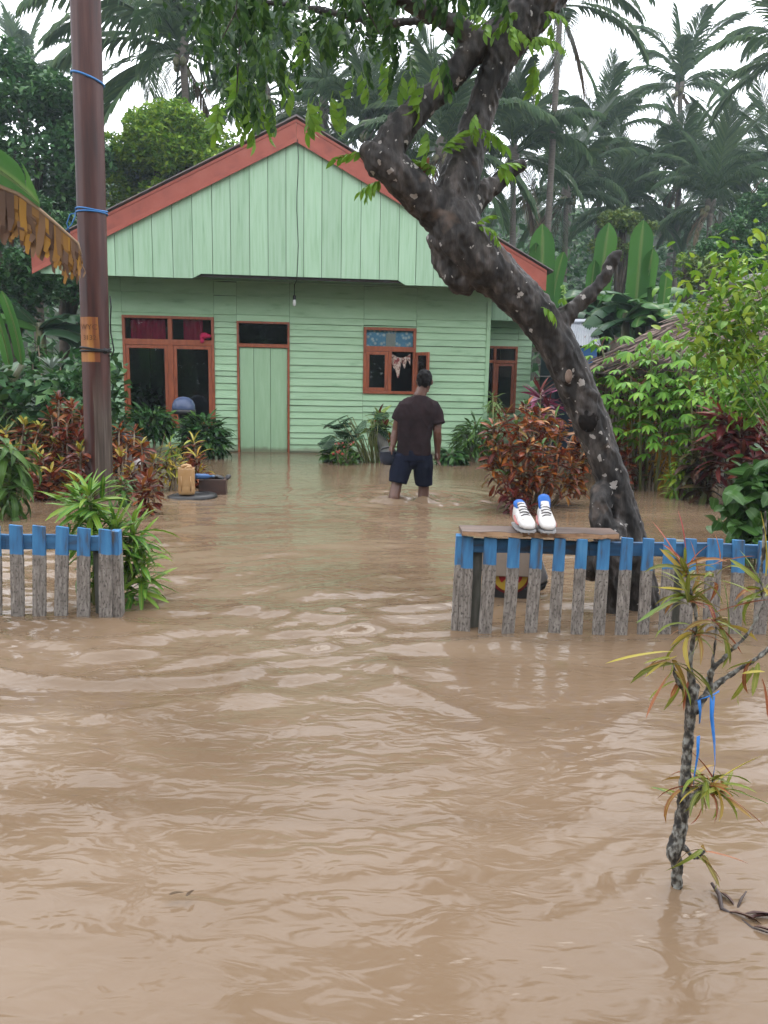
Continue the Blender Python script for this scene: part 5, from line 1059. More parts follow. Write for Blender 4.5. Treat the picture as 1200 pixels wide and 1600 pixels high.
palm_px('low coconut palm with drooping fronds above the thatched roof', 1110, 320, 1112, 33, .8, 17, nf=20)
palm_px('far coconut palm on the ridge above the dark left tree', 40, 130, 40, 45, .9, 18, nf=18)
palm_px('far coconut palm behind the hanging leaves over the roof ridge', 640, 190, 640, 40, .85, 19, nf=20)
palm_px('low coconut palm standing in the dark grove left of the bowed trunk', 975, 330, 975, 36, .85, 20, nf=20)
palm_px('farther coconut palm beside the right edge, behind the low one', 1165, 285, 1165, 52, .85, 21, nf=18)

# ------------------------------------------------------------------ broadleaf trees and undergrowth
def btree(label, px, py, Y, rpx, rzpx, m, leaf_s, ncl, per, seed, cat='tree', name='broadleaf_tree', basex=None, **k):
    c = at(px, py, Y); z0 = max(-.35, hz(c.x, Y)) if Y > 17 else -.35
    return bush_tree(name, label, cat, c.x, Y, z0, 0, c.z, rpx*mpp(Y), rzpx*mpp(Y), m, leaf_s, ncl, per, seed=seed, **k)
btree('rounded bright yellow-green tree behind the left roof slope', 258, 262, 21, 100, 84, LM_c2, .14, 80, 2000, 1)
btree('large dark green tree filling the upper left behind the pole', 48, 250, 19, 105, 150, LM_c1, .17, 75, 1050, 2)
btree('dark bushy tree behind the brown dry banana leaf at the left edge', 15, 420, 15, 95, 110, LM_c1, .14, 50, 1300, 3)
btree('mid green tree left of the roof end, low behind the pole', 95, 420, 17, 70, 80, LM_c1, .14, 34, 1300, 4)
btree('small olive green round tree between the banana leaves and palms', 972, 372, 24, 50, 46, LM_c3, .13, 30, 1800, 5)
btree('low bright shrub under the bowed palm trunk', 1075, 418, 21, 26, 22, LM_c2, .12, 14, 2000, 6, cat='shrub', name='shrub')
btree('rounded green tree behind the thatched roof at the right', 1150, 400, 20, 62, 52, LM_c1, .13, 34, 1500, 7)
btree('mid green bush above the thatched roof ridge', 1110, 430, 17, 42, 38, LM_c3, .11, 26, 1600, 8, cat='shrub', name='shrub')
btree('dark tree at the right edge below the palm crowns', 1200, 350, 26, 70, 55, LM_c1, .15, 34, 1300, 9)
# dark undergrowth of the grove: one mass nobody could count
n = 70000; ux = RNG.uniform(-60, 60, n); uy = 20+RNG.random(n)**.8*46; keep = np.abs(ux) < uy*.95+6; ux, uy = ux[keep], uy[keep]
hh = (1.2+2.6*np.clip(fbm(ux*.22, uy*.22, seed=91)+.5, 0, 1.6)); uz = hillz(ux, uy)+hh*RNG.random(len(ux))**.6
stuff(put('undergrowth', leaf_cloud(np.stack([ux, uy, uz], 1), RNG.uniform(.25, .6, len(ux)), LM_c1, 'undergrowth')))
n = 9000; ux = RNG.uniform(-15, -4.6, n); uy = RNG.uniform(10.5, 17, n); uz = RNG.random(n)**.7*(1.0+1.0*np.clip(fbm(ux*.5, uy*.5, seed=95)+.4, 0, 1.4)*np.clip((-ux-3)/3, 0, 1))
stuff(put('undergrowth', leaf_cloud(np.stack([ux, uy, uz], 1), RNG.uniform(.12, .3, n), LM_c1, 'undergrowth')))
n = 5000; ux = RNG.uniform(4.2, 13, n); uy = RNG.uniform(12.5, 18, n); uz = RNG.random(n)**.7*1.9
stuff(put('undergrowth', leaf_cloud(np.stack([ux, uy, uz], 1), RNG.uniform(.12, .3, n), LM_c1, 'undergrowth')))

n = 9000; ux = RNG.uniform(-9.5, -3.55, n); uy = RNG.uniform(9.0, 10.9, n); uz = RNG.random(n)**.7*(1.0+.7*np.clip(fbm(ux*.8, uy*.8, seed=97)+.3, 0, 1.2))
stuff(put('undergrowth', leaf_cloud(np.stack([ux, uy, uz], 1), RNG.uniform(.10, .26, n), LM_c1, 'undergrowth')))
# trees across the road behind the camera, seen only in the window panes
n = 22000; ux = RNG.uniform(-24, 24, n); uy = RNG.uniform(-17, -11, n); uz = RNG.random(n)*(8.5+3.5*fbm(ux*.22, uy*.1, seed=99))
stuff(put('treeline', leaf_cloud(np.stack([ux, uy, uz], 1), RNG.uniform(.6, 1.2, n), LM_c1, 'treeline')))
# ------------------------------------------------------------------ hanging foliage of the leaning tree
def spray_mesh(n, L, m, seed):
    rr = random.Random(seed); V, F = [], []; c = Vector((0, 0, 0)); a = .1; pts = [Vector(c)]
    for i in range(6): a -= .16; c = c+Vector((rr.uniform(-.004, .004), math.cos(a)*L/6, math.sin(a)*L/6)); pts.append(Vector(c))
    mb = MB(); mb.tube(pts, [.0022]*6+[.0012], 3); V += mb.v; F += mb.f
    for i in range(n):
        t = .22+.78*i/(n-1); x = min(5.999, t*6); k = int(x); p = pts[k].lerp(pts[k+1], x-k); s = (-1) ** i if i < n-1 else 0
        lv, lf, _ = leaf_mb(L=rr.uniform(.056, .080)*(1 if i else .8), W=.031, droop=.7, fold=.2, n=3, shape='ovate'); M_ = orient(p, math.pi/2-s*rr.uniform(.7, 1.1), -.35-rr.uniform(.1, .5), rr.uniform(-.3, .3))
        b = len(V); V += [tuple(M_ @ Vector(v)) for v in lv]; F += [tuple(q+b for q in f) for f in lf]
    me = bpy.data.meshes.new('leaf_spray'); me.from_pydata(V, [], F); me.materials.append(m); me.polygons.foreach_set('use_smooth', [True]*len(me.polygons)); me.update(); return me
SP = [spray_mesh(n, L, LM_tree, i) for i, (n, L) in enumerate(((11, .22), (13, .26), (9, .18), (11, .24)))]
SF = [spray_mesh(n, L, LM_fresh, 20+i) for i, (n, L) in enumerate(((7, .15), (9, .19), (5, .11)))]
rr = random.Random(21); cnt = 0
def dens(x, y):    # how thick the photographed foliage is, by direction from the tree
    lim = 95+38*math.sin(x*.021)+30*math.sin(x*.05+1) if x < 560 else (88 if x < 690 else 60)
    if x < 350: lim = min(lim, 10+(x-310)*2.2)
    return y < lim
twigs = []; sprays = []
while cnt < 285:
    x = rr.uniform(308, 790); y = rr.uniform(-120, 170)
    if not dens(x, y): continue
    if y > 60 and rr.random() < .35: continue
    if vnoise(np.array([x*.022]), np.array([y*.03]), seed=5)[0] > .32: continue
    d = rr.uniform(-.45, .9); p = at(x, y, ZT+d)-tree.location
    put('leaf_spray', rr.choice(SP), tree, orient(p, rr.uniform(0, 6.28), rr.uniform(-1.2, .0), rr.uniform(-.5, .5), rr.uniform(.55, .9))); cnt += 1; sprays.append(p)
n = 2200; C = np.array([tuple(rr.choice(sprays)+Vector((rr.gauss(0, .16), rr.gauss(0, .16), abs(rr.gauss(0, .16))+.02))) for i in range(n)])
stuff(put('foliage', leaf_cloud(C, RNG.uniform(.035, .055, n), LM_tree, 'foliage', droop=.5), tree))
for i in range(46):
    b = MB()
    p = sprays[i*6 % len(sprays)]; q = p+Vector((rr.uniform(-.2, .3), rr.uniform(-.1, .1), rr.uniform(.15, .4))); b.tube([q, (p+q)/2+Vector((rr.uniform(-.03, .03), 0, .03)), p], [.007, .005, .003], 5); build(b, 'twig', M_bark, tree, True)
for (x, y, k) in ((345, 165, 4), (395, 140, 3), (490, 160, 4), (470, 60, 2), (365, 100, 3), (640, 120, 3), (655, 140, 2), (425, 165, 3), (525, 150, 3), (560, 120, 3), (375, 170, 3), (450, 120, 2), (600, 100, 3), (690, 110, 2)):
    for i in range(k): put('leaf_spray', rr.choice(SF), tree, orient(at(x+rr.uniform(-10, 10), y-8, ZT+rr.uniform(-.2, .3))-tree.location, rr.uniform(0, 6.28), rr.uniform(-1.4, -.6), rr.uniform(-.4, .4), rr.uniform(.8, 1.1)))
# fresh shoots on the trunk
for (x, y, az, el, k) in ((676, 262, 2.4, .6, 4), (690, 240, .5, .9, 3), (668, 205, -1.6, -1.2, 2), (745, 180, -1.6, -.6, 2), (750, 200, .2, -.3, 2), (776, 262, .4, .35, 3), (598, 282, 3.1, -.05, 3), (572, 240, 2.6, .5, 2), (800, 45, -1.2, -.4, 4), (830, 60, -.8, -.2, 4), (850, 20, .2, .1, 3), (835, 95, -1.3, -.9, 3), (808, 20, 2.6, .2, 3), (765, 40, -2.6, .1, 3), (740, 355, .2, .4, 2), (762, 360, -.5, -.6, 1), (845, 480, .5, .3, 2), (880, 470, .9, .9, 2)):
    for i in range(k): put('leaf_spray', rr.choice(SF), tree, orient(at(x, y, ZT-.12)-tree.location, az+rr.uniform(-.7, .7), el+rr.uniform(-.5, .5), rr.uniform(-.5, .5), rr.uniform(.55, .95)))
# ================================================================== GARDEN PLANTS
def bedplant(name, label, cat, px, py, heads, meshes, nper, topm=None, ntop=0, Y=None, stem_m=None, sr=.014, el1=-.35, drop=.14, s=(.8, 1.1), group=None, fill=1.3, el0=1.2):
    """heads: (px, py, dy) photo positions of leaf rosettes; the base stands on the water line at (px, py)."""
    B = gp(px, py) if Y is None else at(px, py, Y); B.z = -.35 if Y is None else min(B.z, -.0)-.35
    t = plant(name, label, cat, B, group); rr = random.Random(int(px*7+py)); paths = []; fills = []
    for h in heads:
        p = at(h[0], h[1], B.y+h[2])-B; mid = p*.5+Vector((rr.uniform(-.06, .06), rr.uniform(-.05, .05), .05)); b0 = Vector((rr.uniform(-.06, .06), rr.uniform(-.06, .06), 0))
        paths.append(([b0, mid, p], sr*1.3, sr*.7)); rosette(t, p, meshes, h[3] if len(h) > 3 else nper, rr, el0=el0, el1=el1, drop=drop, s=s, topm=topm, ntop=ntop)
        it = []; az = rr.uniform(0, 6); nn = (h[3] if len(h) > 3 else nper)
        for i in range(int(nn*fill)):
            f = i/max(1, nn*fill-1); az += 2.4+rr.uniform(-.4, .4)
            it.append((rr.choice(meshes), orient(p+Vector((rr.gauss(0, .03), rr.gauss(0, .03), -drop*(.4+1.6*f)+rr.gauss(0, .02))), az, .7-1.2*f+rr.uniform(-.35, .35), rr.uniform(-.7, .7), rr.uniform(*s)*.85)))
        fills += it
    if fills: joined(t, fills)
    stems(t, paths, stem_m); return t
V3 = (.1, .5, .9)
K_red = leaves(LM_red, .17, .058, 'obovate', V3, fold=.3); K_yel = leaves(LM_yel, .145, .052, 'obovate', V3, fold=.3); K_org = leaves(LM_org, .165, .045, 'lance', (.3, .8, 1.3), fold=.35)
K_dra = leaves(LM_dra, .20, .026, 'strap', (.2, .6, 1.0), fold=.3); K_drk = leaves(LM_drk, .16, .042, 'lance', (.2, .6, 1.0), fold=.25); K_grn = leaves(LM_grn, .30, .055, 'strap', (.8, 1.3, 1.8), fold=.25)
# left bed of crotons
bedplant('croton', 'yellow-topped croton at the left picture edge, behind the drooping green plant', 'shrub', 30, 772, [(8, 672, .6), (38, 660, .5), (62, 668, .4), (20, 700, .2), (55, 705, .1), (85, 690, .4)], K_red, 18, K_yel, 8)
bedplant('croton', 'tall dark red croton just left of the pole', 'shrub', 105, 772, [(92, 622, .7), (112, 634, .6), (128, 645, .5), (104, 662, .4), (122, 682, .3), (98, 690, .3), (80, 648, .8)], K_red, 17)
bedplant('croton', 'red and yellow croton low before the pole, left side', 'shrub', 78, 780, [(58, 742, -.1), (80, 738, 0), (66, 715, .2), (95, 720, .2), (110, 745, .0), (125, 712, .2)], K_red, 17, K_yel, 4)
bedplant('croton', 'croton with pale yellow crown leaves right against the pole', 'shrub', 128, 785, [(126, 700, .1), (118, 752, 0)], K_red, 16, K_yel, 6)
bedplant('croton', 'orange tinged croton right of the pole under the house corner', 'shrub', 195, 765, [(186, 668, .9), (198, 690, .8), (184, 700, .6), (210, 672, 1.2)], K_org, 16)
bedplant('croton', 'croton with a bright yellow crown right of the pole', 'shrub', 218, 772, [(222, 692, .3), (205, 735, .1), (188, 712, .3), (240, 718, .3)], K_red, 16, K_yel, 6)
bedplant('croton', 'small deep red croton leaning over the water near the jerrycan', 'shrub', 216, 800, [(232, 748, -.1, 20), (222, 760, -.2, 10)], K_red, 16, sr=.010)
bedplant('croton', 'green and yellow spiky croton behind the jerrycan', 'shrub', 268, 768, [(266, 690, .2), (258, 712, .1), (275, 715, .2)], leaves(LM_yel, .18, .03, 'strap', (.4, .9, 1.3)), 16, K_dra, 6)
bedplant('croton', 'croton with long yellow drooping leaves right beside the jerrycan', 'shrub', 306, 762, [(303, 690, .3, 14), (308, 712, .1, 14), (312, 738, 0, 16), (296, 738, .1, 12)], K_red, 15, leaves(LM_yel, .30, .035, 'strap', (.5, .9, 1.4)), 4)
bedplant('dracaena', 'bright green spiky dracaena standing behind the left fence end', 'plant', 152, 940, [(140, 768, -.05, 34), (180, 818, 0, 28), (208, 815, .05, 24), (220, 872, 0, 22), (150, 835, -.02, 26), (207, 900, .02, 16), (124, 770, .08, 20)], K_dra, 20, el1=-.4, drop=.13, s=(.85, 1.3), stem_m=M_gstem)
bedplant('dracaena', 'small green strap leaved plant at the foot of the pole, right side', 'plant', 190, 790, [(192, 752, 0, 18)], K_grn, 18, s=(.5, .8))
K_arch = leaves(LM_grn, .42, .075, 'lance', (1.2, 1.7, 2.1), fold=.2)
bedplant('drooping_plant', 'glossy green plant with drooping strap leaves at the left picture edge', 'plant', 12, 795, [(10, 695, -.4, 16), (28, 705, -.3, 12), (-6, 730, -.4, 14), (15, 750, -.5, 12)], K_arch, 14, s=(.6, .95), el0=1.1, stem_m=M_gstem)
bedplant('strap_plant', 'pale green arching grass-like plant behind the crotons at the left', 'plant', 25, 770, [(25, 640, 1.2, 26), (0, 628, 1.3, 20), (45, 655, 1.1, 18)], leaves(leafmat('pale_strap_leaf', [(0, (.05, .10, .03)), (1, (.12, .17, .06))], rough=.35), .55, .03, 'strap', (1.0, 1.5, 2.0)), 20, s=(.7, 1.1), stem_m=M_gstem)
K_mossy = leaves(LM_drk, .30, .06, 'lance', (.5, 1.0, 1.5), fold=.2)
bedplant('understorey_plant', 'dark leafy plant in the shade left of the pole, above the red croton', 'plant', 70, 745, [(70, 590, 2.4), (95, 560, 2.6), (50, 565, 2.5), (35, 600, 2.0), (105, 600, 2.2), (85, 625, 1.6), (60, 540, 3), (120, 590, 2.2)], K_mossy, 22, s=(.8, 1.3))
bedplant('grey_fan_plant', 'grey-green fan shaped plant in the shade left of the pole', 'plant', 82, 740, [(82, 572, 1.8, 14)], leaves(leafmat('silvery_leaf', [(0, (.16, .20, .16)), (1, (.24, .28, .23))], rough=.4), .34, .06, 'lance', (.1, .3, .5)), 14, s=(.7, 1.0), el1=.5)
# house-front shrubs
def dome(name, label, cat, px, py, cxp, cyp, rxp, ryp, n, meshes, yd=.45, s=(.8, 1.15), topm=None, ftop=.2, Y=None, group=None, down=-.1):
    B = gp(px, py); B.z = -.35; Yc = B.y+.2; c = at(cxp, cyp, Yc); t = plant(name, label, cat, B, group); rr = random.Random(int(px+py)); a_, b_ = rxp*mpp(Yc), ryp*mpp(Yc); paths = []
    for i in range(n):
        th = rr.uniform(0, 6.28); ph = math.acos(rr.uniform(-.55, 1)); q = rr.uniform(.6, 1.0); d = Vector((math.sin(ph)*math.cos(th), math.sin(ph)*math.sin(th), math.cos(ph)))
        p = c+Vector((d.x*a_*q, d.y*a_*yd/.45*.55*q, d.z*b_*q))-B; el = math.asin(max(-1, min(1, d.z)))*.6+down+rr.uniform(-.45, .45)
        mm = topm if topm and rr.random() < ftop*(1+d.z) else meshes
        put('leaf', rr.choice(mm), t, orient(p, math.atan2(d.y, d.x)+rr.uniform(-.8, .8), el, rr.uniform(-.6, .6), rr.uniform(*s)))
        if i % 12 == 0: paths.append(([Vector((rr.uniform(-.1, .1), rr.uniform(-.08, .08), 0)), p*.5+Vector((0, 0, .08)), p], .012, .004))
    it = []
    for i in range(n*2):
        th = rr.uniform(0, 6.28); ph = math.acos(rr.uniform(-.9, 1)); q = rr.uniform(.35, .92); d = Vector((math.sin(ph)*math.cos(th), math.sin(ph)*math.sin(th), math.cos(ph)))
        it.append((rr.choice(meshes), orient(c+Vector((d.x*a_*q, d.y*a_*yd/.45*.55*q, d.z*b_*q))-B, math.atan2(d.y, d.x)+rr.uniform(-.9, .9), math.asin(max(-1, min(1, d.z)))*.5+down+rr.uniform(-.5, .5), rr.uniform(-.7, .7), rr.uniform(*s))))
    joined(t, it)
    stems(t, paths); return t
K_ole = leaves(LM_drk, .19, .055, 'lance', (.3, .7, 1.1), fold=.25); K_ole2 = leaves(LM_grn, .18, .052, 'lance', (.2, .5, .9))
dome('oleander_shrub', 'dense dark green shrub in front of the right half of the large window', 'shrub', 318, 718, 318, 685, 37, 38, 240, K_ole, topm=K_ole2, ftop=.2)
dome('oleander_shrub', 'dark green shrub in front of the left half of the large window', 'shrub', 240, 722, 236, 662, 34, 26, 150, K_ole, topm=K_ole2, ftop=.25)
dome('oleander_shrub', 'fresh green shrub against the wall right of the wading man', 'shrub', 742, 722, 742, 690, 33, 33, 190, leaves(LM_grn, .21, .038, 'lance', (.3, .8, 1.2)), topm=K_dra, ftop=.12)
dome('low_plant', 'low dark green plants at the water line right of the wading man\'s hand', 'plant', 708, 728, 706, 716, 20, 14, 60, K_ole)
dome('low_plant', 'low leafy tuft at the water line, left end of the plants below the small window', 'plant', 532, 724, 530, 712, 22, 16, 80, K_ole2)
# philodendron with lobed leaves
def lobed(m, L, W):
    V, F, UV = [], [], []; n = 10
    mid = [(0, L*i/n, -.10*L*(i/n)**2*1.8) for i in range(n+1)]
    for p in mid: V.append(p); UV.append((.5, p[1]/L))
    for s in (-1, 1):
        for i in range(n-1):
            t = (i+.5)/n; w_ = W*.5*math.sin(math.pi*(t*.88+.08))**.7; b = len(V); y0, y1 = L*i/n, L*(i+.72)/n; z = mid[i][2]
            V += [(s*.002, y0, z), (s*w_, y0+L*.03, z-w_*.3), (s*w_*.98, y1+L*.02, z-w_*.32), (s*.002, y1+L*.03, mid[i+1][2])]; UV += [(.5, t), (1 if s > 0 else 0, t), (1 if s > 0 else 0, t), (.5, t)]
            F.append((b, b+1, b+2, b+3) if s > 0 else (b+3, b+2, b+1, b))
    b = len(V); i = n-1; V += [(-W*.12, L*i/n, mid[i][2]), (W*.12, L*i/n, mid[i][2]), (0, L, mid[n][2])]; UV += [(.3, .9), (.7, .9), (.5, 1)]; F.append((b, b+1, b+2))
    return mesh_uv('leaf', V, F, UV, m)
K_lob = [lobed(LM_phi, .34, .26), lobed(LM_phi, .30, .22)]; K_die = leaves(LM_die, .30, .10, 'ovate', (.4, .9, 1.3), fold=.2)
B = gp(585, 722); B.z = -.35; t = plant('philodendron', 'dark green philodendron with deeply lobed leaves left of the small window', 'plant', B); rr = random.Random(5); paths = []
for i in range(34):
    th = rr.uniform(2.0, 6.9); x = rr.uniform(516, 602); y = 642+abs(x-570)*.45+rr.uniform(-6, 40); p = at(x, y, B.y+rr.uniform(-.35, .3))-B
    put('leaf', rr.choice(K_lob), t, orient(p, math.pi/2+math.pi*(.5+.35*rr.uniform(-1, 1))*(1 if x < 575 else -1), rr.uniform(-.7, .3), rr.uniform(-.5, .5), rr.uniform(.7, 1.1))); paths.append(([Vector((rr.uniform(-.1, .1), 0, 0)), p*.5+Vector((0, 0, .15)), p], .012, .006))
stems(t, paths, M_gstem)
bedplant('dieffenbachia', 'tall yellow-green spotted dieffenbachia below the small window', 'plant', 598, 722, [(592, 648, .2, 12), (602, 665, .1, 12), (585, 660, .3, 10), (606, 690, 0, 8)], K_die, 12, leaves(LM_org, .26, .08, 'ovate', (.3, .6, .9)), 2, stem_m=M_gstem)
fp = bedplant('flowering_plant', 'low plant with small pink flowers under the lobed philodendron', 'plant', 528, 726, [(525, 700, 0, 14), (545, 690, .1, 12), (538, 708, -.1, 14), (552, 712, 0, 12)], K_ole2, 13, s=(.5, .8))
fm_ = MB()
for k in range(5):
    a = 2*math.pi*k/5; fm_.quad((0, 0, 0), (.022*math.cos(a-.4), .022*math.sin(a-.4), .012), (.034*math.cos(a), .034*math.sin(a), .010), (.022*math.cos(a+.4), .022*math.sin(a+.4), .012))
fme = fm_.mesh('flower', M_fl)
for i in range(11): put('flower', fme, fp, orient(at(rr.uniform(520, 560), rr.uniform(690, 716), gp(528, 726).y-.22+rr.uniform(-.04, .1))-fp.location, -math.pi/2+rr.uniform(-.5, .5), rr.uniform(.1, .6), rr.uniform(0, 3), rr.uniform(.5, .8)) @ Matrix.Rotation(math.pi/2*.8, 4, 'X'))
P = gp(602, 722); st = thing('tree_stump', 'short grey cut stump leaning among the plants left of the wading man', 'stump', Vector((P.x, P.y, -.35))); q = lambda x, y: at(x, y, P.y-.1)-st.location
m = MB(); m.tube([q(606, 745), q(604, 720), q(599, 695), q(593, 676)], [.11, .10, .085, .07], 12); build(m, 'wood', M_greypost, st, True)
bedplant('hanging_plant', 'light green spidery plant in front of the side window', 'plant', 772, 722, [(770, 618, .9, 18), (778, 632, .9, 12)], leaves(leafmat('pale_green_leaf', [(0, (.10, .20, .05)), (1, (.22, .30, .10))]), .28, .035, 'strap', (.9, 1.4, 1.9)), 16, s=(.6, 1), stem_m=M_gstem)
# big central croton
K_mix = leaves(LM_grn, .16, .05, 'lance', (.3, .8, 1.3), fold=.35)
hd_ = [(790, 648, 0), (808, 660, -.2), (830, 650, 0), (852, 655, .1), (875, 668, 0), (800, 690, -.3), (825, 690, -.35), (848, 695, -.3), (872, 700, -.2), (893, 720, .0), (785, 700, .1), (808, 722, -.35), (835, 730, -.4), (860, 735, -.3), (885, 745, -.1), (790, 742, -.2), (815, 755, -.3), (845, 640, .3), (868, 650, .4), (900, 690, .3), (822, 632, .3), (770, 662, .1), (776, 690, 0), (772, 722, 0), (906, 655, .3), (914, 702, .2), (905, 742, .1)]
bedplant('croton', 'big orange and dark red croton bush behind the football boots, left of the leaning trunk', 'shrub', 832, 790, hd_, K_org+K_org+K_red, 11, K_org+K_mix, 3, fill=2.4, s=(.55, 1.2), el1=-.5, drop=.10)
bedplant('croton', 'dark purple-red croton tuft hanging low over the water behind the boots', 'shrub', 812, 800, [(806, 770, -.1, 18), (822, 782, -.15, 14), (796, 758, 0, 14)], leaves(LM_cor, .17, .04, 'lance', (.4, .9, 1.4)), 15)
bedplant('cordyline', 'pink and purple cordyline above the orange croton, left of the leaning trunk', 'plant', 845, 770, [(845, 612, .8, 16), (858, 630, .7, 10)], leaves(LM_cpink, .36, .07, 'lance', (.1, .4, .7), fold=.3), 14, leaves(LM_cor, .34, .06, 'lance', (.1, .4, .7)), 6, s=(.7, 1), el1=.1)
bedplant('cordyline', 'small red cordyline shoots in front of the corrugated grey roof', 'plant', 908, 735, [(900, 545, 3.2, 8), (912, 552, 3.2, 8)], leaves(LM_cpink, .34, .05, 'lance', (.1, .3, .6)), 8, leaves(LM_red, .34, .05, 'lance', (.1, .3, .6)), 4, el1=.4)
# right side garden
bedplant('croton', 'dark red croton right of the leaning trunk, behind the cane', 'shrub', 985, 768, [(965, 690, .3), (980, 712, .2), (972, 735, 0), (995, 700, .5), (962, 715, .3), (1000, 735, .3)], K_red, 16)
bedplant('croton', 'orange and yellow croton under the cassava leaves', 'shrub', 1015, 770, [(985, 665, .8), (1008, 672, .7), (1028, 690, .6), (1040, 715, .3), (1050, 690, .9), (1000, 650, 1.0), (1022, 655, 1)], leaves(leafmat('amber_croton_leaf', [(0, (.35, .16, .015)), (.6, (.42, .27, .03)), (1, (.22, .05, .02))], vein=(.4, .3, .05)), .22, .06, 'obovate', V3), 15)
def palmate(m, L):
    V, F, UV = [], [], []
    for a, s in ((-1.9, .62), (-1.2, .85), (-.55, .97), (0, 1), (.55, .97), (1.2, .85), (1.9, .62)):
        v, f, u = leaf_mb(L=L*s, W=L*s*.30, droop=.75, fold=.15, n=3, shape='obovate'); b = len(V); M_ = Matrix.Rotation(-a, 4, 'Z'); V += [tuple(M_ @ Vector(q)) for q in v]; F += [tuple(i+b for i in q) for q in f]; UV += u
    return mesh_uv('leaf', V, F, UV, m)
K_cas = [palmate(LM_cas, .19), palmate(LM_cas, .15)]; M_petiole = flat('red_petiole', (.22, .06, .04), .5)
def cassava(label, px, py, stalks, seed, nl=20):
    B = gp(px, py); B.z = -.35; t = plant('cassava', label, 'plant', B); rr = random.Random(seed); paths = []; pet = MB()
    for (bx, x, y, dy) in stalks:
        top = at(x, y, B.y+dy)-B; b0 = Vector((at(bx, py, B.y).x-B.x, dy*.5, 0)); paths.append(([b0, b0.lerp(top, .5)+Vector((rr.uniform(-.04, .04), 0, 0)), top], .022, .010)); az = rr.uniform(0, 6)
        for i in range(nl):
            s = i/nl; az += 2.4; q = b0.lerp(top, 1-.42*s**1.2); L_ = rr.uniform(.15, .30); el = .7-.9*s; d = Vector((math.cos(az)*math.cos(el), math.sin(az)*math.cos(el), math.sin(el))); e = q+d*L_; pet.tube([q, q+d*L_*.5+Vector((0, 0, .015)), e], .0035, 3)
            put('leaf', rr.choice(K_cas), t, orient(e, az+rr.uniform(-.4, .4), rr.uniform(-.55, .15), rr.uniform(-.4, .4), rr.uniform(.8, 1.2)))
    stems(t, paths, M_gstem); build(pet, 'leafstalk', M_petiole, t); return t
cassava('cassava plant with palmate green leaves left of the thatched hut, thin red canes', 1005, 765, [(1003, 985, 560, .2), (1014, 1020, 540, .1), (1010, 955, 590, .3), (1020, 1050, 560, .2), (1001, 1000, 600, -.1), (1012, 940, 540, .6), (1016, 1035, 610, -.2)], 3, 20)
cassava('cassava plant with palmate green leaves in front of the thatched hut', 1075, 772, [(1070, 1065, 535, .2), (1078, 1095, 560, 0), (1082, 1120, 545, .3), (1074, 1080, 610, -.2), (1066, 1045, 630, .2), (1085, 1110, 620, -.1)], 4, 20)
P = gp(985, 745); cn = thing('cut_cane', 'thick bare pale cane rising beside the leaning trunk', 'cane', Vector((P.x, P.y, -.35))); q = lambda x, y: at(x, y, P.y)-cn.location
m = MB(); m.tube([q(984, 780), q(988, 720), q(993, 680), q(998, 640), q(1001, 610)], [.035, .033, .03, .026, .02], 8); build(m, 'stem', pmat('pale_cane', [(.3, (.16, .12, .05)), (.7, (.27, .21, .10))], 8, (1, 1, .3), rough=.6), cn, True)
K_cor = leaves(LM_cor, .38, .075, 'lance', (.2, .6, 1.1), fold=.35)
bedplant('cordyline', 'large maroon cordyline clump standing in the water at the right', 'plant', 1160, 792, [(1130, 640, .1, 16), (1155, 660, 0, 18), (1175, 635, .2, 16), (1190, 670, 0, 16), (1122, 690, .1, 14), (1160, 710, -.1, 16), (1185, 720, 0, 12), (1145, 640, .3, 12)], K_cor, 16, K_org, 2, el1=-.2, drop=.16)
bedplant('cordyline', 'dark brown and green cordyline standing alone in the water, right of the canes', 'plant', 1100, 784, [(1095, 705, .1, 18), (1108, 725, 0, 16), (1085, 720, .1, 12), (1102, 752, -.1, 10)], leaves(leafmat('brown_green_leaf', [(0, (.045, .012, .012)), (.5, (.06, .035, .015)), (1, (.05, .08, .02))], vein=(.1, .08, .03)), .34, .075, 'lance', (.4, .8, 1.3)), 15)
bedplant('parlour_palm', 'small yellow-green feathery plant low over the water at the right', 'plant', 1062, 778, [(1068, 722, 0, 18), (1058, 738, -.1, 16), (1076, 735, .1, 14), (1050, 755, 0, 12)], leaves(LM_lime, .22, .035, 'strap', (.8, 1.2, 1.6)), 15, stem_m=M_gstem)
bedplant('yellowing_plant', 'plant with broad yellow leaves among the thin canes', 'plant', 1042, 755, [(1040, 712, 0, 9), (1048, 690, .3, 9)], leaves(LM_yel, .26, .10, 'ovate', (.6, 1.0, 1.4)), 9, stem_m=M_gstem)
# right edge shrubs closer to the camera
def twiggy(name, label, px, py, Yb, tips, meshes, n, s, spread, seed, stem_m=None, cat='shrub', r0=.012):
    B = at(px, py, Yb); B.z = -.35; t = plant(name, label, cat, B); rr = random.Random(seed); paths = []; fl_ = []
    for (x, y, d) in tips:
        p = at(x, y, Yb+d)-B; mid = Vector((p.x*.45, p.y*.5, p.z*.6)); paths.append(([Vector((rr.uniform(-.04, .04), rr.uniform(-.04, .04), 0)), mid, p], r0, .003))
        for i in range(n):
            f = .62+.38*rr.random()**.6; q = mid.lerp(p, f)+Vector((rr.gauss(0, spread), rr.gauss(0, spread), rr.gauss(0, spread*.7))); put('leaf', rr.choice(meshes), t, orient(q, rr.uniform(0, 6.28), rr.uniform(-.7, .7), rr.uniform(-.7, .7), rr.uniform(*s)))
        for i in range(int(n*3.6)): fl_.append((rr.choice(meshes), orient(mid.lerp(p, .6+.4*rr.random())+Vector((rr.gauss(0, spread*1.1), rr.gauss(0, spread*1.3), rr.gauss(0, spread*.8))), rr.uniform(0, 6.28), rr.uniform(-.8, .6), rr.uniform(-.7, .7), rr.uniform(*s)*.9)))
    joined(t, fl_); stems(t, paths, stem_m or M_gstem); return t
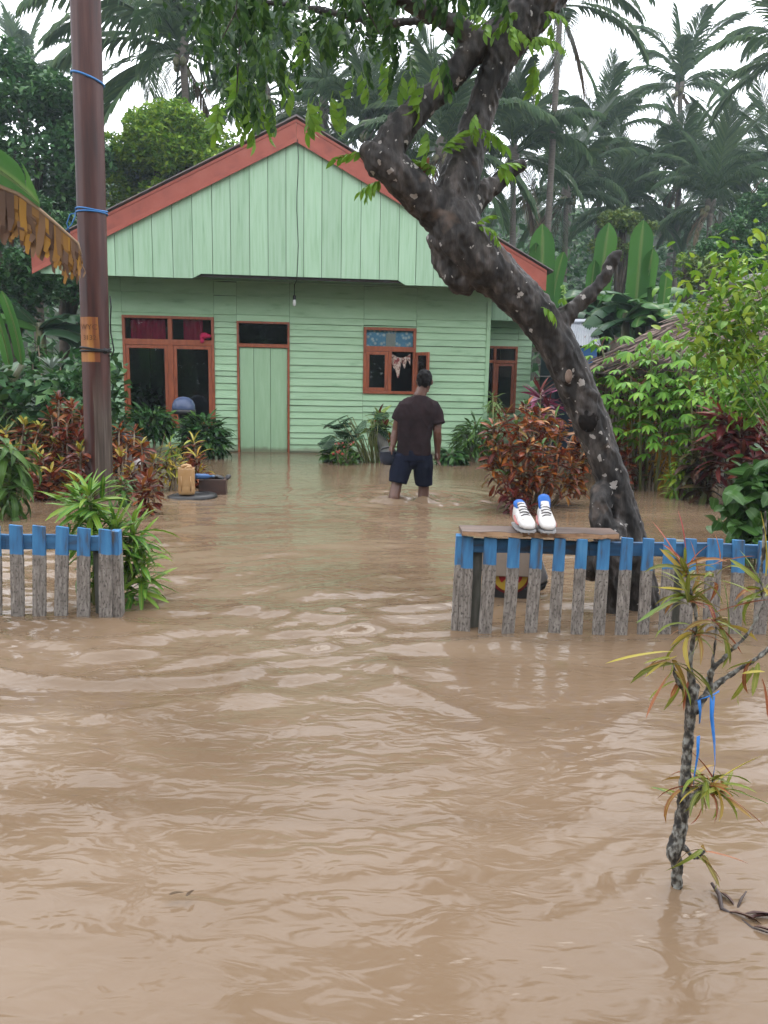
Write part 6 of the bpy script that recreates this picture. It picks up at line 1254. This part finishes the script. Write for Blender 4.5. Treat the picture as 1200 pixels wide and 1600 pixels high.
K_lime = leaves(LM_lime, .13, .05, 'ovate', (.4, .8, 1.2), fold=.2)
twiggy('lime_shrub', 'tall yellow-green shrub with bright young leaves at the right edge over the thatch', 1300, 850, 5.6, [(1185, 365, 0), (1150, 395, .2), (1120, 430, .2), (1175, 430, -.2), (1100, 470, .3), (1140, 480, 0), (1190, 470, .3), (1085, 505, .2), (1120, 520, 0), (1165, 520, .2), (1200, 400, .2), (1095, 440, .3)], K_lime, 24, (.5, .95), .13, 6, r0=.006)
K_mid = leaves(LM_cas, .14, .05, 'ovate', (.4, .8, 1.2), fold=.2)
twiggy('leafy_shrub', 'mid green leafy shrub below the yellow-green one at the right edge', 1300, 840, 6.4, [(1190, 570, 0), (1160, 590, .2), (1140, 575, .3), (1120, 590, .4), (1200, 555, .2), (1195, 600, .2)], K_mid, 30, (.5, .9), .12, 7, r0=.007)
K_broad = leaves(leafmat('broad_green_leaf', [(0, (.03, .085, .02)), (1, (.06, .14, .03))], vein=(.1, .18, .06), rough=.3), .17, .10, 'ovate', (.4, .9, 1.3), fold=.2)
twiggy('broad_leaved_shrub', 'dark green broad leaved shrub in the water by the right fence end', 1185, 860, 5.3, [(1165, 775, 0), (1185, 740, .1), (1200, 780, 0), (1155, 800, .1), (1190, 815, -.1), (1172, 830, 0), (1205, 720, .2)], K_broad, 11, (.7, 1.1), .08, 8, r0=.008)
# ------------------------------------------------------------------ banana plants
def banana_leaf(m, L, W, droop, torn, seed, start=0.0):
    rr = random.Random(seed); V, F, UV = [], [], []; n = 22; c = Vector((0, 0, 0)); a = start; pts = []
    for i in range(n+1):
        pts.append((Vector(c), a)); a -= droop/n; c = c+Vector((0, math.cos(a), math.sin(a)))*(L/n)
    prof = lambda t: min(1, t*6+.12)**.6*(1-max(0, (t-.80)/.20)**2.3*.93)
    for s in (-1, 1):
        sag = .1; prev = None
        for i in range(n):
            t0_, t1_ = i/n, (i+1)/n
            if prev is None or rr.random() < torn: sag = .12+rr.uniform(0, .5)*(1 if torn > .2 else .3); prev = None
            keep = prev is not None; b = len(V)-3 if keep else len(V)
            for t, (p, aa) in (((t1_, pts[i+1]),) if keep else ((t0_, pts[i]), (t1_, pts[i+1]))):
                w_ = W*.5*prof(t); up = Vector((0, -math.sin(aa), math.cos(aa))); gap = (.12/n*L if (prev is None and t == t0_) else 0)
                for j, f in enumerate((0, .5, 1)):
                    an = .25-sag*f*1.6; q = p+Vector((s, 0, 0))*(w_*f*math.cos(an))+up*(w_*f*math.sin(an))+Vector((0, math.cos(aa), math.sin(aa)))*gap*f; V.append(tuple(q)); UV.append((.5+.5*s*f, t))
            for j in range(2):
                q = (b+j, b+j+1, b+3+j+1, b+3+j); F.append(q if s > 0 else q[::-1])
            prev = sag
    mb = MB(); mb.tube([p-Vector((0, 0, .012)) for p, aa in pts], [.028*(1-.85*i/n)*W/.6 for i in range(n+1)], 5); b = len(V); V += mb.v; UV += [(.5, .5)]*len(mb.v); F += [tuple(q+b for q in f) for f in mb.f]
    return mesh_uv('leaf', V, F, UV, m)
BU = [banana_leaf(LM_ban, 1.8, .40, .15, .0, 1), banana_leaf(LM_ban, 1.6, .38, .35, .0, 2)]; BD = [banana_leaf(LM_band, 2.2, .60, 1.6, .35, 3), banana_leaf(LM_band, 2.0, .55, 1.1, .3, 4), banana_leaf(LM_ban, 2.0, .55, 1.3, .25, 5), banana_leaf(LM_band, 2.0, .55, 2.1, .45, 6)]
M_pseudo = pmat('banana_stem', [(.3, (.06, .07, .03)), (.7, (.15, .15, .07))], 5, (1, 1, .2), rough=.5)
def banana(label, px, Yb, ups, nd, h, seed, sc_=1.0, spread=(0, 6.28)):
    c = at(px, 500, Yb); z0 = max(-.35, hz(c.x, Yb)) if Yb > 17 else -.35; t = thing('banana_plant', label, 'banana plant', Vector((c.x, Yb, z0)), group='banana plants'); rr = random.Random(seed)
    m = MB(); m.tube([(0, 0, -.1), (.02, 0, h*.5), (0, 0, h)], [.14, .12, .07], 10); build(m, 'pseudostem', M_pseudo, t, True)
    for (x, ytop, k, s) in ups:
        p1 = at(x, ytop, Yb-.1)-t.location; L_ = (1.8 if k == 0 else 1.6)*s; base = Vector((p1.x*.75, p1.y*.5, p1.z-L_)); put('leaf', BU[k], t, orient(base, math.atan2(-1, p1.x*.3+.01)+rr.uniform(-.3, .3), 1.46, rr.uniform(-.4, .4), s)); 
        mm = MB(); mm.tube([(0, 0, h*.9), tuple(base*.5+Vector((0, 0, h*.45))), tuple(base)], [.05, .04, .03], 6); build(mm, 'leafstalk', M_pseudo, t, True)
    az = rr.uniform(0, 6)
    for i in range(nd):
        az = rr.uniform(*spread); el = rr.uniform(.2, 1.1); put('leaf', rr.choice(BD), t, orient(Vector((0, 0, h*.95)), az, el, rr.uniform(-.2, .2), sc_*rr.uniform(.75, 1.1)))
    return t
banana('banana plant with one tall upright leaf beside the roof end', 855, 16.0, [(851, 352, 0, 1.25), (868, 392, 1, .8), (828, 378, 1, .6)], 6, 3.0, 1, .8, (-1.0, 1.0))
banana('banana plant with an upright leaf behind the broken side branch', 935, 16.5, [(940, 350, 0, 1.1), (922, 405, 1, .7)], 9, 3.2, 2)
banana('banana plant with two upright leaves at the middle of the banana clump', 1000, 16.0, [(1000, 346, 0, 1.12), (1016, 388, 1, .8)], 9, 3.2, 3)
banana('dull leaved banana plant left of the thatched roof', 978, 15, [], 11, 3.0, 4, .8, (-1.4, 1.4))
banana('dull leaved banana plant in front of the upright leaves, behind the side branch', 945, 16.4, [], 10, 3.1, 14, .62, (3.4, 6.6))
banana('dull leaved banana plant in front of the middle of the clump', 1015, 15.0, [], 10, 3.0, 15, .66, (3.4, 6.4))
banana('dull leaved banana plant rising over the thatched roof', 1065, 15.5, [(1030, 420, 1, .6)], 11, 3.0, 5, .85)
banana('dull leaved banana plant behind the grey corrugated roof', 905, 19.5, [], 11, 3.6, 6)
banana('banana plant with a broad hanging leaf left of the house corner', 62, 13.5, [], 8, 2.5, 7, .8)
banana('young banana plant with pale leaves at the left picture edge', 2, 9.5, [(35, 452, 1, .55), (10, 470, 1, .5)], 3, 1.5, 8, .5)
# big near banana plant outside the left edge: a green blade and a dry brown one reach into view
c = at(-130, 560, 6.4); bn = thing('banana_plant', 'banana plant at the left picture edge with one dry brown leaf hanging by the pole', 'banana plant', Vector((c.x, 6.4, -.35))); m = MB(); m.tube([(0, 0, -.1), (0, 0, 1.2), (.05, 0, 2.3)], [.15, .13, .08], 10); build(m, 'pseudostem', M_pseudo, bn, True)
q0 = at(-80, 225, 6.4)-bn.location; q1 = at(62, 315, 6.3)-bn.location; d = q1-q0
put('leaf', banana_leaf(LM_ban, d.length*1.02, .55, .5, .12, 31, start=.25), bn, orient(q0, math.atan2(d.y, d.x), math.asin(d.z/d.length), .75))
mm = MB(); mm.tube([(.05, 0, 2.25), tuple(q0*.6+Vector((0, 0, 1.0))), tuple(q0)], [.05, .04, .03], 6); build(mm, 'leafstalk', M_pseudo, bn, True)
# dry leaf: midrib arching down to the right with torn strips hanging below
rib = [at(x, y, 6.35)-bn.location for (x, y) in ((-90, 270), (-40, 278), (0, 292), (30, 304), (60, 326), (88, 350), (108, 368), (122, 380), (127, 398))]
V, F = [], []; rr = random.Random(12); n = 70
def evr(t):
    x = min(len(rib)-1.001, t*(len(rib)-1)); i = int(x); return rib[i].lerp(rib[i+1], x-i)
for i in range(n):
    t = .05+.95*i/n; p, p2 = evr(t), evr(min(1, t+.95/n*1.15)); ln = (74 if t < .7 else 74-150*(t-.7))*mpp(6.35)*rr.uniform(.75, 1.12)*(.7 if 0.43 < t < .47 else 1); b = len(V)
    off = [Vector((rr.uniform(-.006, .008)*j, rr.uniform(-.02, .02)*j, -ln*j/3)) for j in range(4)]; w2 = (p2-p)
    for j in range(4): V += [tuple(p+off[j]), tuple(p+off[j]+w2*(3.0 if j < 3 else 1.3))]
    for j in range(3): F.append((b+2*j, b+2*j+1, b+2*j+3, b+2*j+2))
me = bpy.data.meshes.new('dry_leaf'); me.from_pydata(V, [], F); me.materials.append(LM_dry); me.update(); o = put('dry_leaf', me, bn); o['label'] = 'torn dry brown banana leaf hanging in strips'
mm = MB(); mm.tube([(.05, 0, 2.2)]+[tuple(p) for p in rib], [.04]+[.022-.0018*i for i in range(len(rib))], 6); build(mm, 'midrib', flat('dry_midrib', (.3, .2, .12), .7), bn, True)

# ================================================================== NEIGHBOURING BUILDINGS
# thatched hut on the right
A = at(900, 578, 9.8); hut = thing('thatched_hut', 'low hut with a ragged brown palm thatch roof and bamboo slat walls behind the cassava', 'hut', Vector((A.x, A.y, -.35))); k_ = lambda x, y, Y: at(x, y, Y)-hut.location
a0, a1, a2, a3 = k_(898, 582, 9.8), k_(1330, 590, 9.3), k_(1330, 440, 12.4), k_(1150, 448, 12.4)
M_thatch = leafmat('palm_thatch', [(0, (.05, .035, .028)), (.5, (.115, .08, .064)), (1, (.20, .145, .12))], src='island', rough=.85, trans=.05, spec=.2)
V, F = [], []; rr = random.Random(3)
rows = 15
for r_ in range(rows):
    s0 = r_/rows; L0, R0_ = a0.lerp(a3, s0), a1.lerp(a2, s0); L1, R1_ = a0.lerp(a3, min(1, s0+2.0/rows)), a1.lerp(a2, min(1, s0+2.0/rows)); wd = (R0_-L0).length; nb = int(wd/.035)
    for i in range(nb):
        t = (i+rr.random())/nb; p = L0.lerp(R0_, t); q = L1.lerp(R1_, min(1, t+rr.uniform(-.02, .02))); dn = rr.uniform(-.05, .12)*(1 if r_ else 1.4); p = p+(p-q)*dn+Vector((0, -.02, .05+rr.uniform(-.02, .03))); q = q+Vector((0, 0, .02)); w_ = rr.uniform(.012, .028); sd2 = (R0_-L0).normalized()*w_; sk = (R0_-L0).normalized()*rr.uniform(-.05, .05)
        b = len(V); V += [tuple(p-sd2*.6+sk), tuple(p+sd2*.6+sk), tuple(q+sd2), tuple(q-sd2)]; F.append((b, b+1, b+2, b+3))
me = bpy.data.meshes.new('thatch'); me.from_pydata(V, [], F); me.materials.append(M_thatch); me.update(); o = put('thatch', me, hut); stuff(o)
m = MB(); bk = Vector((0, 2.6, 0)); P = [a0, a1, a2, a3]; dn = Vector((0, 0, -.05)); m.quad(*[p+dn*.2 for p in P]); m.quad(a0+dn, a3+dn, k_(1150, 448, 12.4)+Vector((-.2, 2.6, -1.3)), a0+Vector((.2, 4.5, 0))); build(m, 'roof_mat', pmat('old_thatch_mat', [(.3, (.05, .035, .03)), (.7, (.11, .08, .065))], 20, rough=.9), hut)
m = MB(); e0, e1 = a3+Vector((-.1, -.05, .07)), a2+Vector((0, -.05, .07)); m.tube([e0, e0.lerp(e1, .5)+Vector((0, 0, .03)), e1], [.09, .10, .09], 8); build(m, 'ridge_roll', pmat('grey_ridge', [(.3, (.16, .15, .15)), (.7, (.32, .31, .32))], 9, rough=.7, bump=.4), hut, True)
M_slat = pmat('grey_bamboo', [(.3, (.13, .12, .10)), (.7, (.28, .26, .22))], 6, (3, 3, .4), rough=.7, bump=.2); w0, w1 = k_(928, 740, 10.6), k_(1300, 740, 10.4); sm_ = MB(); sm_.box(-.022, .022, 0, .015, 0, 1.75); sme = sm_.mesh('slat', M_slat)
for i in range(44):
    p = w0.lerp(w1, i/44); o = put('slat', sme, hut, loc=Vector((p.x, p.y, 0))); o.rotation_euler = (R(random.uniform(-1, 1)), R(random.uniform(-1.5, 1.5)), R(random.uniform(-8, 8)))
for z in (.5, 1.1, 1.65):
    m = MB(); m.tube([w0+Vector((0, .04, z-w0.z)), w1+Vector((0, .04, z-w1.z))], .025, 6); build(m, 'batten', M_slat, hut, True)
m = MB(); m.quad((w0.x, w0.y+.12, 0), (w1.x, w1.y+.12, 0), (w1.x, w1.y+.12, 1.75), (w0.x, w0.y+.12, 1.75)); build(m, 'wall_mat', M_inner, hut)
for p in (w0, w0.lerp(w1, .5)): m = MB(); m.tube([Vector((p.x, p.y-.03, 0)), Vector((p.x, p.y-.03, 1.9))], .05, 8); build(m, 'post', M_stem, hut, True)
# small house with grey corrugated roof between trunk and hut
Yh = 14.2; c = at(915, 545, Yh); sh = thing('small_house', 'small house with grey corrugated roof and blue fascia behind the leaning trunk', 'house', Vector((c.x, Yh, -.35))); k_ = lambda x, y, Y: at(x, y, Y)-sh.location
r0, r1, r2, r3 = k_(868, 541, Yh), k_(939, 541, Yh), k_(933, 506, Yh+1.3), k_(880, 506, Yh+1.3); m = MB(); n = 34
for i in range(n):
    z0_, z1_ = .02*(i % 2), .02*((i+1) % 2); u0, u1 = i/n, (i+1)/n; up = Vector((0, 0, 1)); m.quad(r0.lerp(r1, u0)+up*z0_, r0.lerp(r1, u1)+up*z1_, r3.lerp(r2, u1)+up*z1_, r3.lerp(r2, u0)+up*z0_)
build(m, 'roof', M_zinc, sh); m = MB(); m.tube([r3+Vector((0, 0, .04)), r2+Vector((.04, 0, .04))], .06, 6); build(m, 'ridge_cap', M_zinc, sh)
M_fas = flat('blue_fascia', (.03, .12, .30), .5); m = MB(); m.box(r0.x, r1.x-.05, .05, .08, r0.z-.34, r0.z-.02); build(m, 'fascia', M_fas, sh); m = MB(); m.box(r0.x+.1, r1.x-.2, .3, 1.8, 0, r0.z-.1); build(m, 'wall', flat('dark_blue_wall', (.03, .06, .10), .7), sh)
m = MB(); m.quad(r3+Vector((0, 0, -.02)), r2+Vector((0, 0, -.02)), r1+Vector((0, 2.7, 0)), r0+Vector((0, 2.7, 0))); build(m, 'roof', M_zinc, sh)

# ================================================================== FOREGROUND SAPLING AND DEAD LEAVES
ZF = 1.90; fb = gp(1055, 1388); ZF = fb.y; sp = thing('croton_sapling', 'sparse narrow leaved croton sapling tied with blue ribbon in the near right flood water', 'sapling', Vector((fb.x, fb.y, 0))); q = lambda x, y, d=0.0: at(x, y, ZF+d)-sp.location
M_spst = pmat('mottled_grey_bark', [(.40, (.022, .02, .018)), (.50, (.09, .08, .065)), (.60, (.26, .26, .235))], 95, (1, 1, .6), rough=.75, bump=.6, bscale=80, bdist=.003)
b = MB(); px_ = lambda r: r*mpp(ZF)*.9
def sl_(lst, n=8):
    P, Q = smooth_path([q(x, y, d) for (x, y, r, d) in lst], [px_(r) for (x, y, r, d) in lst], 4); b.tube(P, Q, n); b.ball(P[-1], Q[-1], 6, 4); b.ball(P[0], Q[0], 6, 4)
sl_([(1055, 1470, 12, 0), (1057, 1400, 10, 0), (1058, 1350, 11, 0), (1052, 1332, 14, 0), (1062, 1300, 13, 0), (1068, 1250, 11, 0), (1072, 1200, 9.5, 0), (1076, 1150, 9, 0), (1080, 1100, 10, 0), (1084, 1075, 11, 0)], 12)
sl_([(1084, 1080, 8, 0), (1078, 1040, 4.5, 0), (1083, 1000, 3.5, 0), (1087, 960, 3, 0), (1078, 920, 2.5, 0), (1072, 890, 2.2, 0)])
sl_([(1088, 1110, 8, 0), (1108, 1080, 6, .01), (1140, 1055, 5, .02), (1180, 1030, 4.5, .03), (1230, 990, 4, .04)])
sl_([(1108, 1078, 6, .01), (1112, 1048, 5, .0), (1140, 1020, 3.5, 0), (1172, 985, 3, 0), (1195, 940, 2.5, 0)])
sl_([(1112, 1046, 4, 0), (1117, 1010, 2.2, 0), (1119, 980, 2, 0)])
sl_([(1068, 1080, 4, 0), (1056, 1060, 3, -.01), (1053, 1040, 2.5, -.01)])
sl_([(1070, 1260, 6, 0), (1090, 1235, 4, -.02), (1105, 1225, 3, -.03)]); sl_([(1065, 1320, 6, 0), (1085, 1340, 4, -.02), (1100, 1330, 3, -.03)])
sl_([(1195, 945, 2.5, 0), (1188, 905, 2.5, 0), (1193, 860, 3, 0), (1196, 800, 3, 0)])
put('trunk', remesh(b, 'trunk', M_spst, .0022, 1, .4, lambda c: .0022*fbm(c[:, 0]*90, c[:, 1]*90, c[:, 2]*60, seed=77)), sp)
def fl(L, W, d, tw, m=LM_fore): return leaf('leaf', m, L=L, W=W, droop=d, fold=.35, n=6, shape='strap', twist=tw)
K_f = [fl(.10, .012, .5, .4), fl(.13, .0105, 1.0, -.5), fl(.11, .0115, 1.6, .6), fl(.08, .013, .3, -.3), fl(.12, .012, 1.3, 1.4)]; rr = random.Random(8)
def cluster(x, y, n, d=0.0, el=(.9, -.5), s=(.6, 1.05)):
    for i in range(n): put('leaf', rr.choice(K_f), sp, orient(q(x+rr.uniform(-6, 6), y+rr.uniform(-10, 10), d+rr.uniform(-.01, .01)), rr.uniform(0, 6.28), rr.uniform(el[1], el[0]), rr.uniform(-.8, .8), rr.uniform(*s)))
cluster(1078, 935, 30, 0, (1.25, -.3)); cluster(1085, 985, 16); cluster(1112, 1225, 12, -.02, (1.2, -.2)); cluster(1070, 890, 8, 0, (1.4, .5)); cluster(1052, 1035, 11, 0, (.4, -.9)); cluster(1072, 900, 8, 0, (1.2, .2)); cluster(1120, 975, 9); cluster(1195, 925, 10); cluster(1102, 1228, 20, -.03); cluster(1075, 1240, 9, 0); cluster(1118, 905, 6, 0, (1.1, -.3)); cluster(1180, 1040, 5, .02, (.3, -1)); cluster(1095, 1330, 7, -.03, (.3, -.6)); cluster(1060, 1060, 6, 0, (0, -1.2)); cluster(1130, 1240, 8, -.03)
def aimed(x0, y0, x1, y1, W, m, d=0.0, droop=.25, d1=None):
    A, B_ = q(x0, y0, d), q(x1, y1, d if d1 is None else d1); v = B_-A; put('leaf', leaf('leaf', m, L=v.length*1.03, W=W, droop=droop, fold=.4, n=6, shape='strap', twist=.5), sp, orient(A, math.atan2(v.y, v.x), math.asin(v.z/v.length)+droop*.5, rr.uniform(-.3, .3)))
LM_fy = leafmat('yellow_sapling_leaf', [(0, (.42, .34, .05)), (1, (.36, .30, .05))], rough=.35); LM_fr = leafmat('coppery_sapling_leaf', [(0, (.30, .10, .05)), (1, (.36, .15, .07))], rough=.35); LM_fg = leafmat('green_sapling_leaf', [(0, (.10, .17, .05)), (1, (.16, .24, .06))], rough=.35)
for a in ((1078, 912, 1022, 815, .012, LM_pinkstalk), (1072, 880, 1062, 800, .010, LM_pinkstalk), (1080, 925, 1030, 918, .009, LM_fy), (1075, 930, 996, 972, .013, LM_fg), (1052, 1018, 948, 1034, .010, LM_fy), (1058, 1025, 1008, 1056, .011, LM_fy), (1108, 965, 1160, 1020, .013, LM_fr), (1110, 960, 1200, 935, .011, LM_fr), (1118, 880, 1178, 868, .010, LM_fr), (1125, 875, 1118, 835, .009, LM_fr), (1050, 1050, 1008, 1120, .012, LM_fr), (1078, 1060, 1068, 1110, .009, LM_fr), (1115, 1225, 1190, 1178, .011, LM_fy), (1120, 1228, 1215, 1262, .010, LM_fg), (1120, 1235, 1195, 1290, .010, LM_fr), (1062, 1250, 1018, 1228, .009, LM_fg), (1100, 1330, 1172, 1350, .009, LM_fr), (1195, 1050, 1160, 1052, .010, LM_fy), (1190, 1060, 1200, 1120, .011, LM_fr), (1138, 1000, 1132, 905, .010, LM_fg), (1192, 920, 1158, 860, .010, LM_fg), (1196, 900, 1190, 800, .012, LM_fy), (1090, 900, 1080, 845, .009, LM_fr)):
    aimed(*a)
M_st_ = M_bluetie; 
def ribbon(lst, w_, name):
    mb = MB(); ps = [q(x, y, -.018) for x, y in lst]
    for i, p in enumerate(ps): s = Vector((px_(w_)*math.cos(i*.5), px_(w_)*.5*math.sin(i*.9), px_(w_)*.35)); mb.v += [tuple(p-s), tuple(p+s)]
    for i in range(len(ps)-1): mb.f.append((2*i, 2*i+1, 2*i+3, 2*i+2))
    o = build(mb, name, M_bluetie, sp, True); s = o.modifiers.new('s', 'SOLIDIFY'); s.thickness = .0008
ribbon([(1090, 1094), (1102, 1090), (1114, 1086), (1124, 1080)], 4, 'blue_ribbon'); ribbon([(1092, 1094), (1094, 1110), (1093, 1130)], 3, 'blue_ribbon'); ribbon([(1113, 1088), (1112, 1120), (1116, 1160), (1117, 1195), (1113, 1225)], 4.5, 'blue_ribbon'); ribbon([(1091, 1150), (1090, 1180), (1085, 1210), (1083, 1232)], 3, 'blue_ribbon')
# dead leaves floating at the lower right
P = gp(1160, 1425); dl = thing('dead_leaves', 'dark brown dead twig and curled leaves floating beside the sapling', 'dead twig', Vector((P.x, P.y, .004))); q3 = lambda x, y, z=.0: gp(x, y, .004+z)-dl.location
m = MB(); m.tube([q3(1112, 1380, .02), q3(1124, 1398, .012), q3(1128, 1420, .004), q3(1150, 1432), q3(1175, 1450), q3(1200, 1458)], [.004, .006, .005, .004, .004, .003], 6); m.tube([q3(1150, 1425, .0), q3(1158, 1405, .012), q3(1166, 1393, .018)], [.003, .003, .002], 5); build(m, 'twig', pmat('dead_twig', [(.3, (.03, .016, .014)), (.7, (.07, .04, .03))], 30, rough=.5), dl, True)
LM_dead = leafmat('dead_leaf', [(0, (.045, .02, .018)), (1, (.09, .045, .03))], rough=.4, trans=.05)
for (x, y, az, L_) in ((1165, 1428, -.1, .10), (1140, 1425, -.5, .07), (1125, 1395, -1.2, .05), (1178, 1448, -.5, .06), (1170, 1436, .2, .08)):
    put('leaf', leaf('leaf', LM_dead, L=L_, W=.016, droop=.5, fold=.6, n=5, shape='strap', twist=.5), dl, orient(q3(x, y, .006), az, .25, .2))

LM_float = leafmat('floating_leaf', [(0, (.05, .03, .02)), (1, (.12, .08, .04))], rough=.4, trans=.05)
for (x, y, az, L_, lab) in ((265, 1398, .4, .035, 'tiny brown leaf floating on the muddy water, left of the middle'), (292, 1400, 1.2, .03, 'tiny curled dark leaf floating just right of another small leaf')):
    p = gp(x, y, .022); o = put('floating_leaf', leaf('floating_leaf', LM_float, L=L_, W=L_*.4, droop=.4, fold=.3, n=4, shape='ovate', twist=.2)); o.matrix_basis = orient(p, az, .15, .1); tag(o, lab, 'leaf')
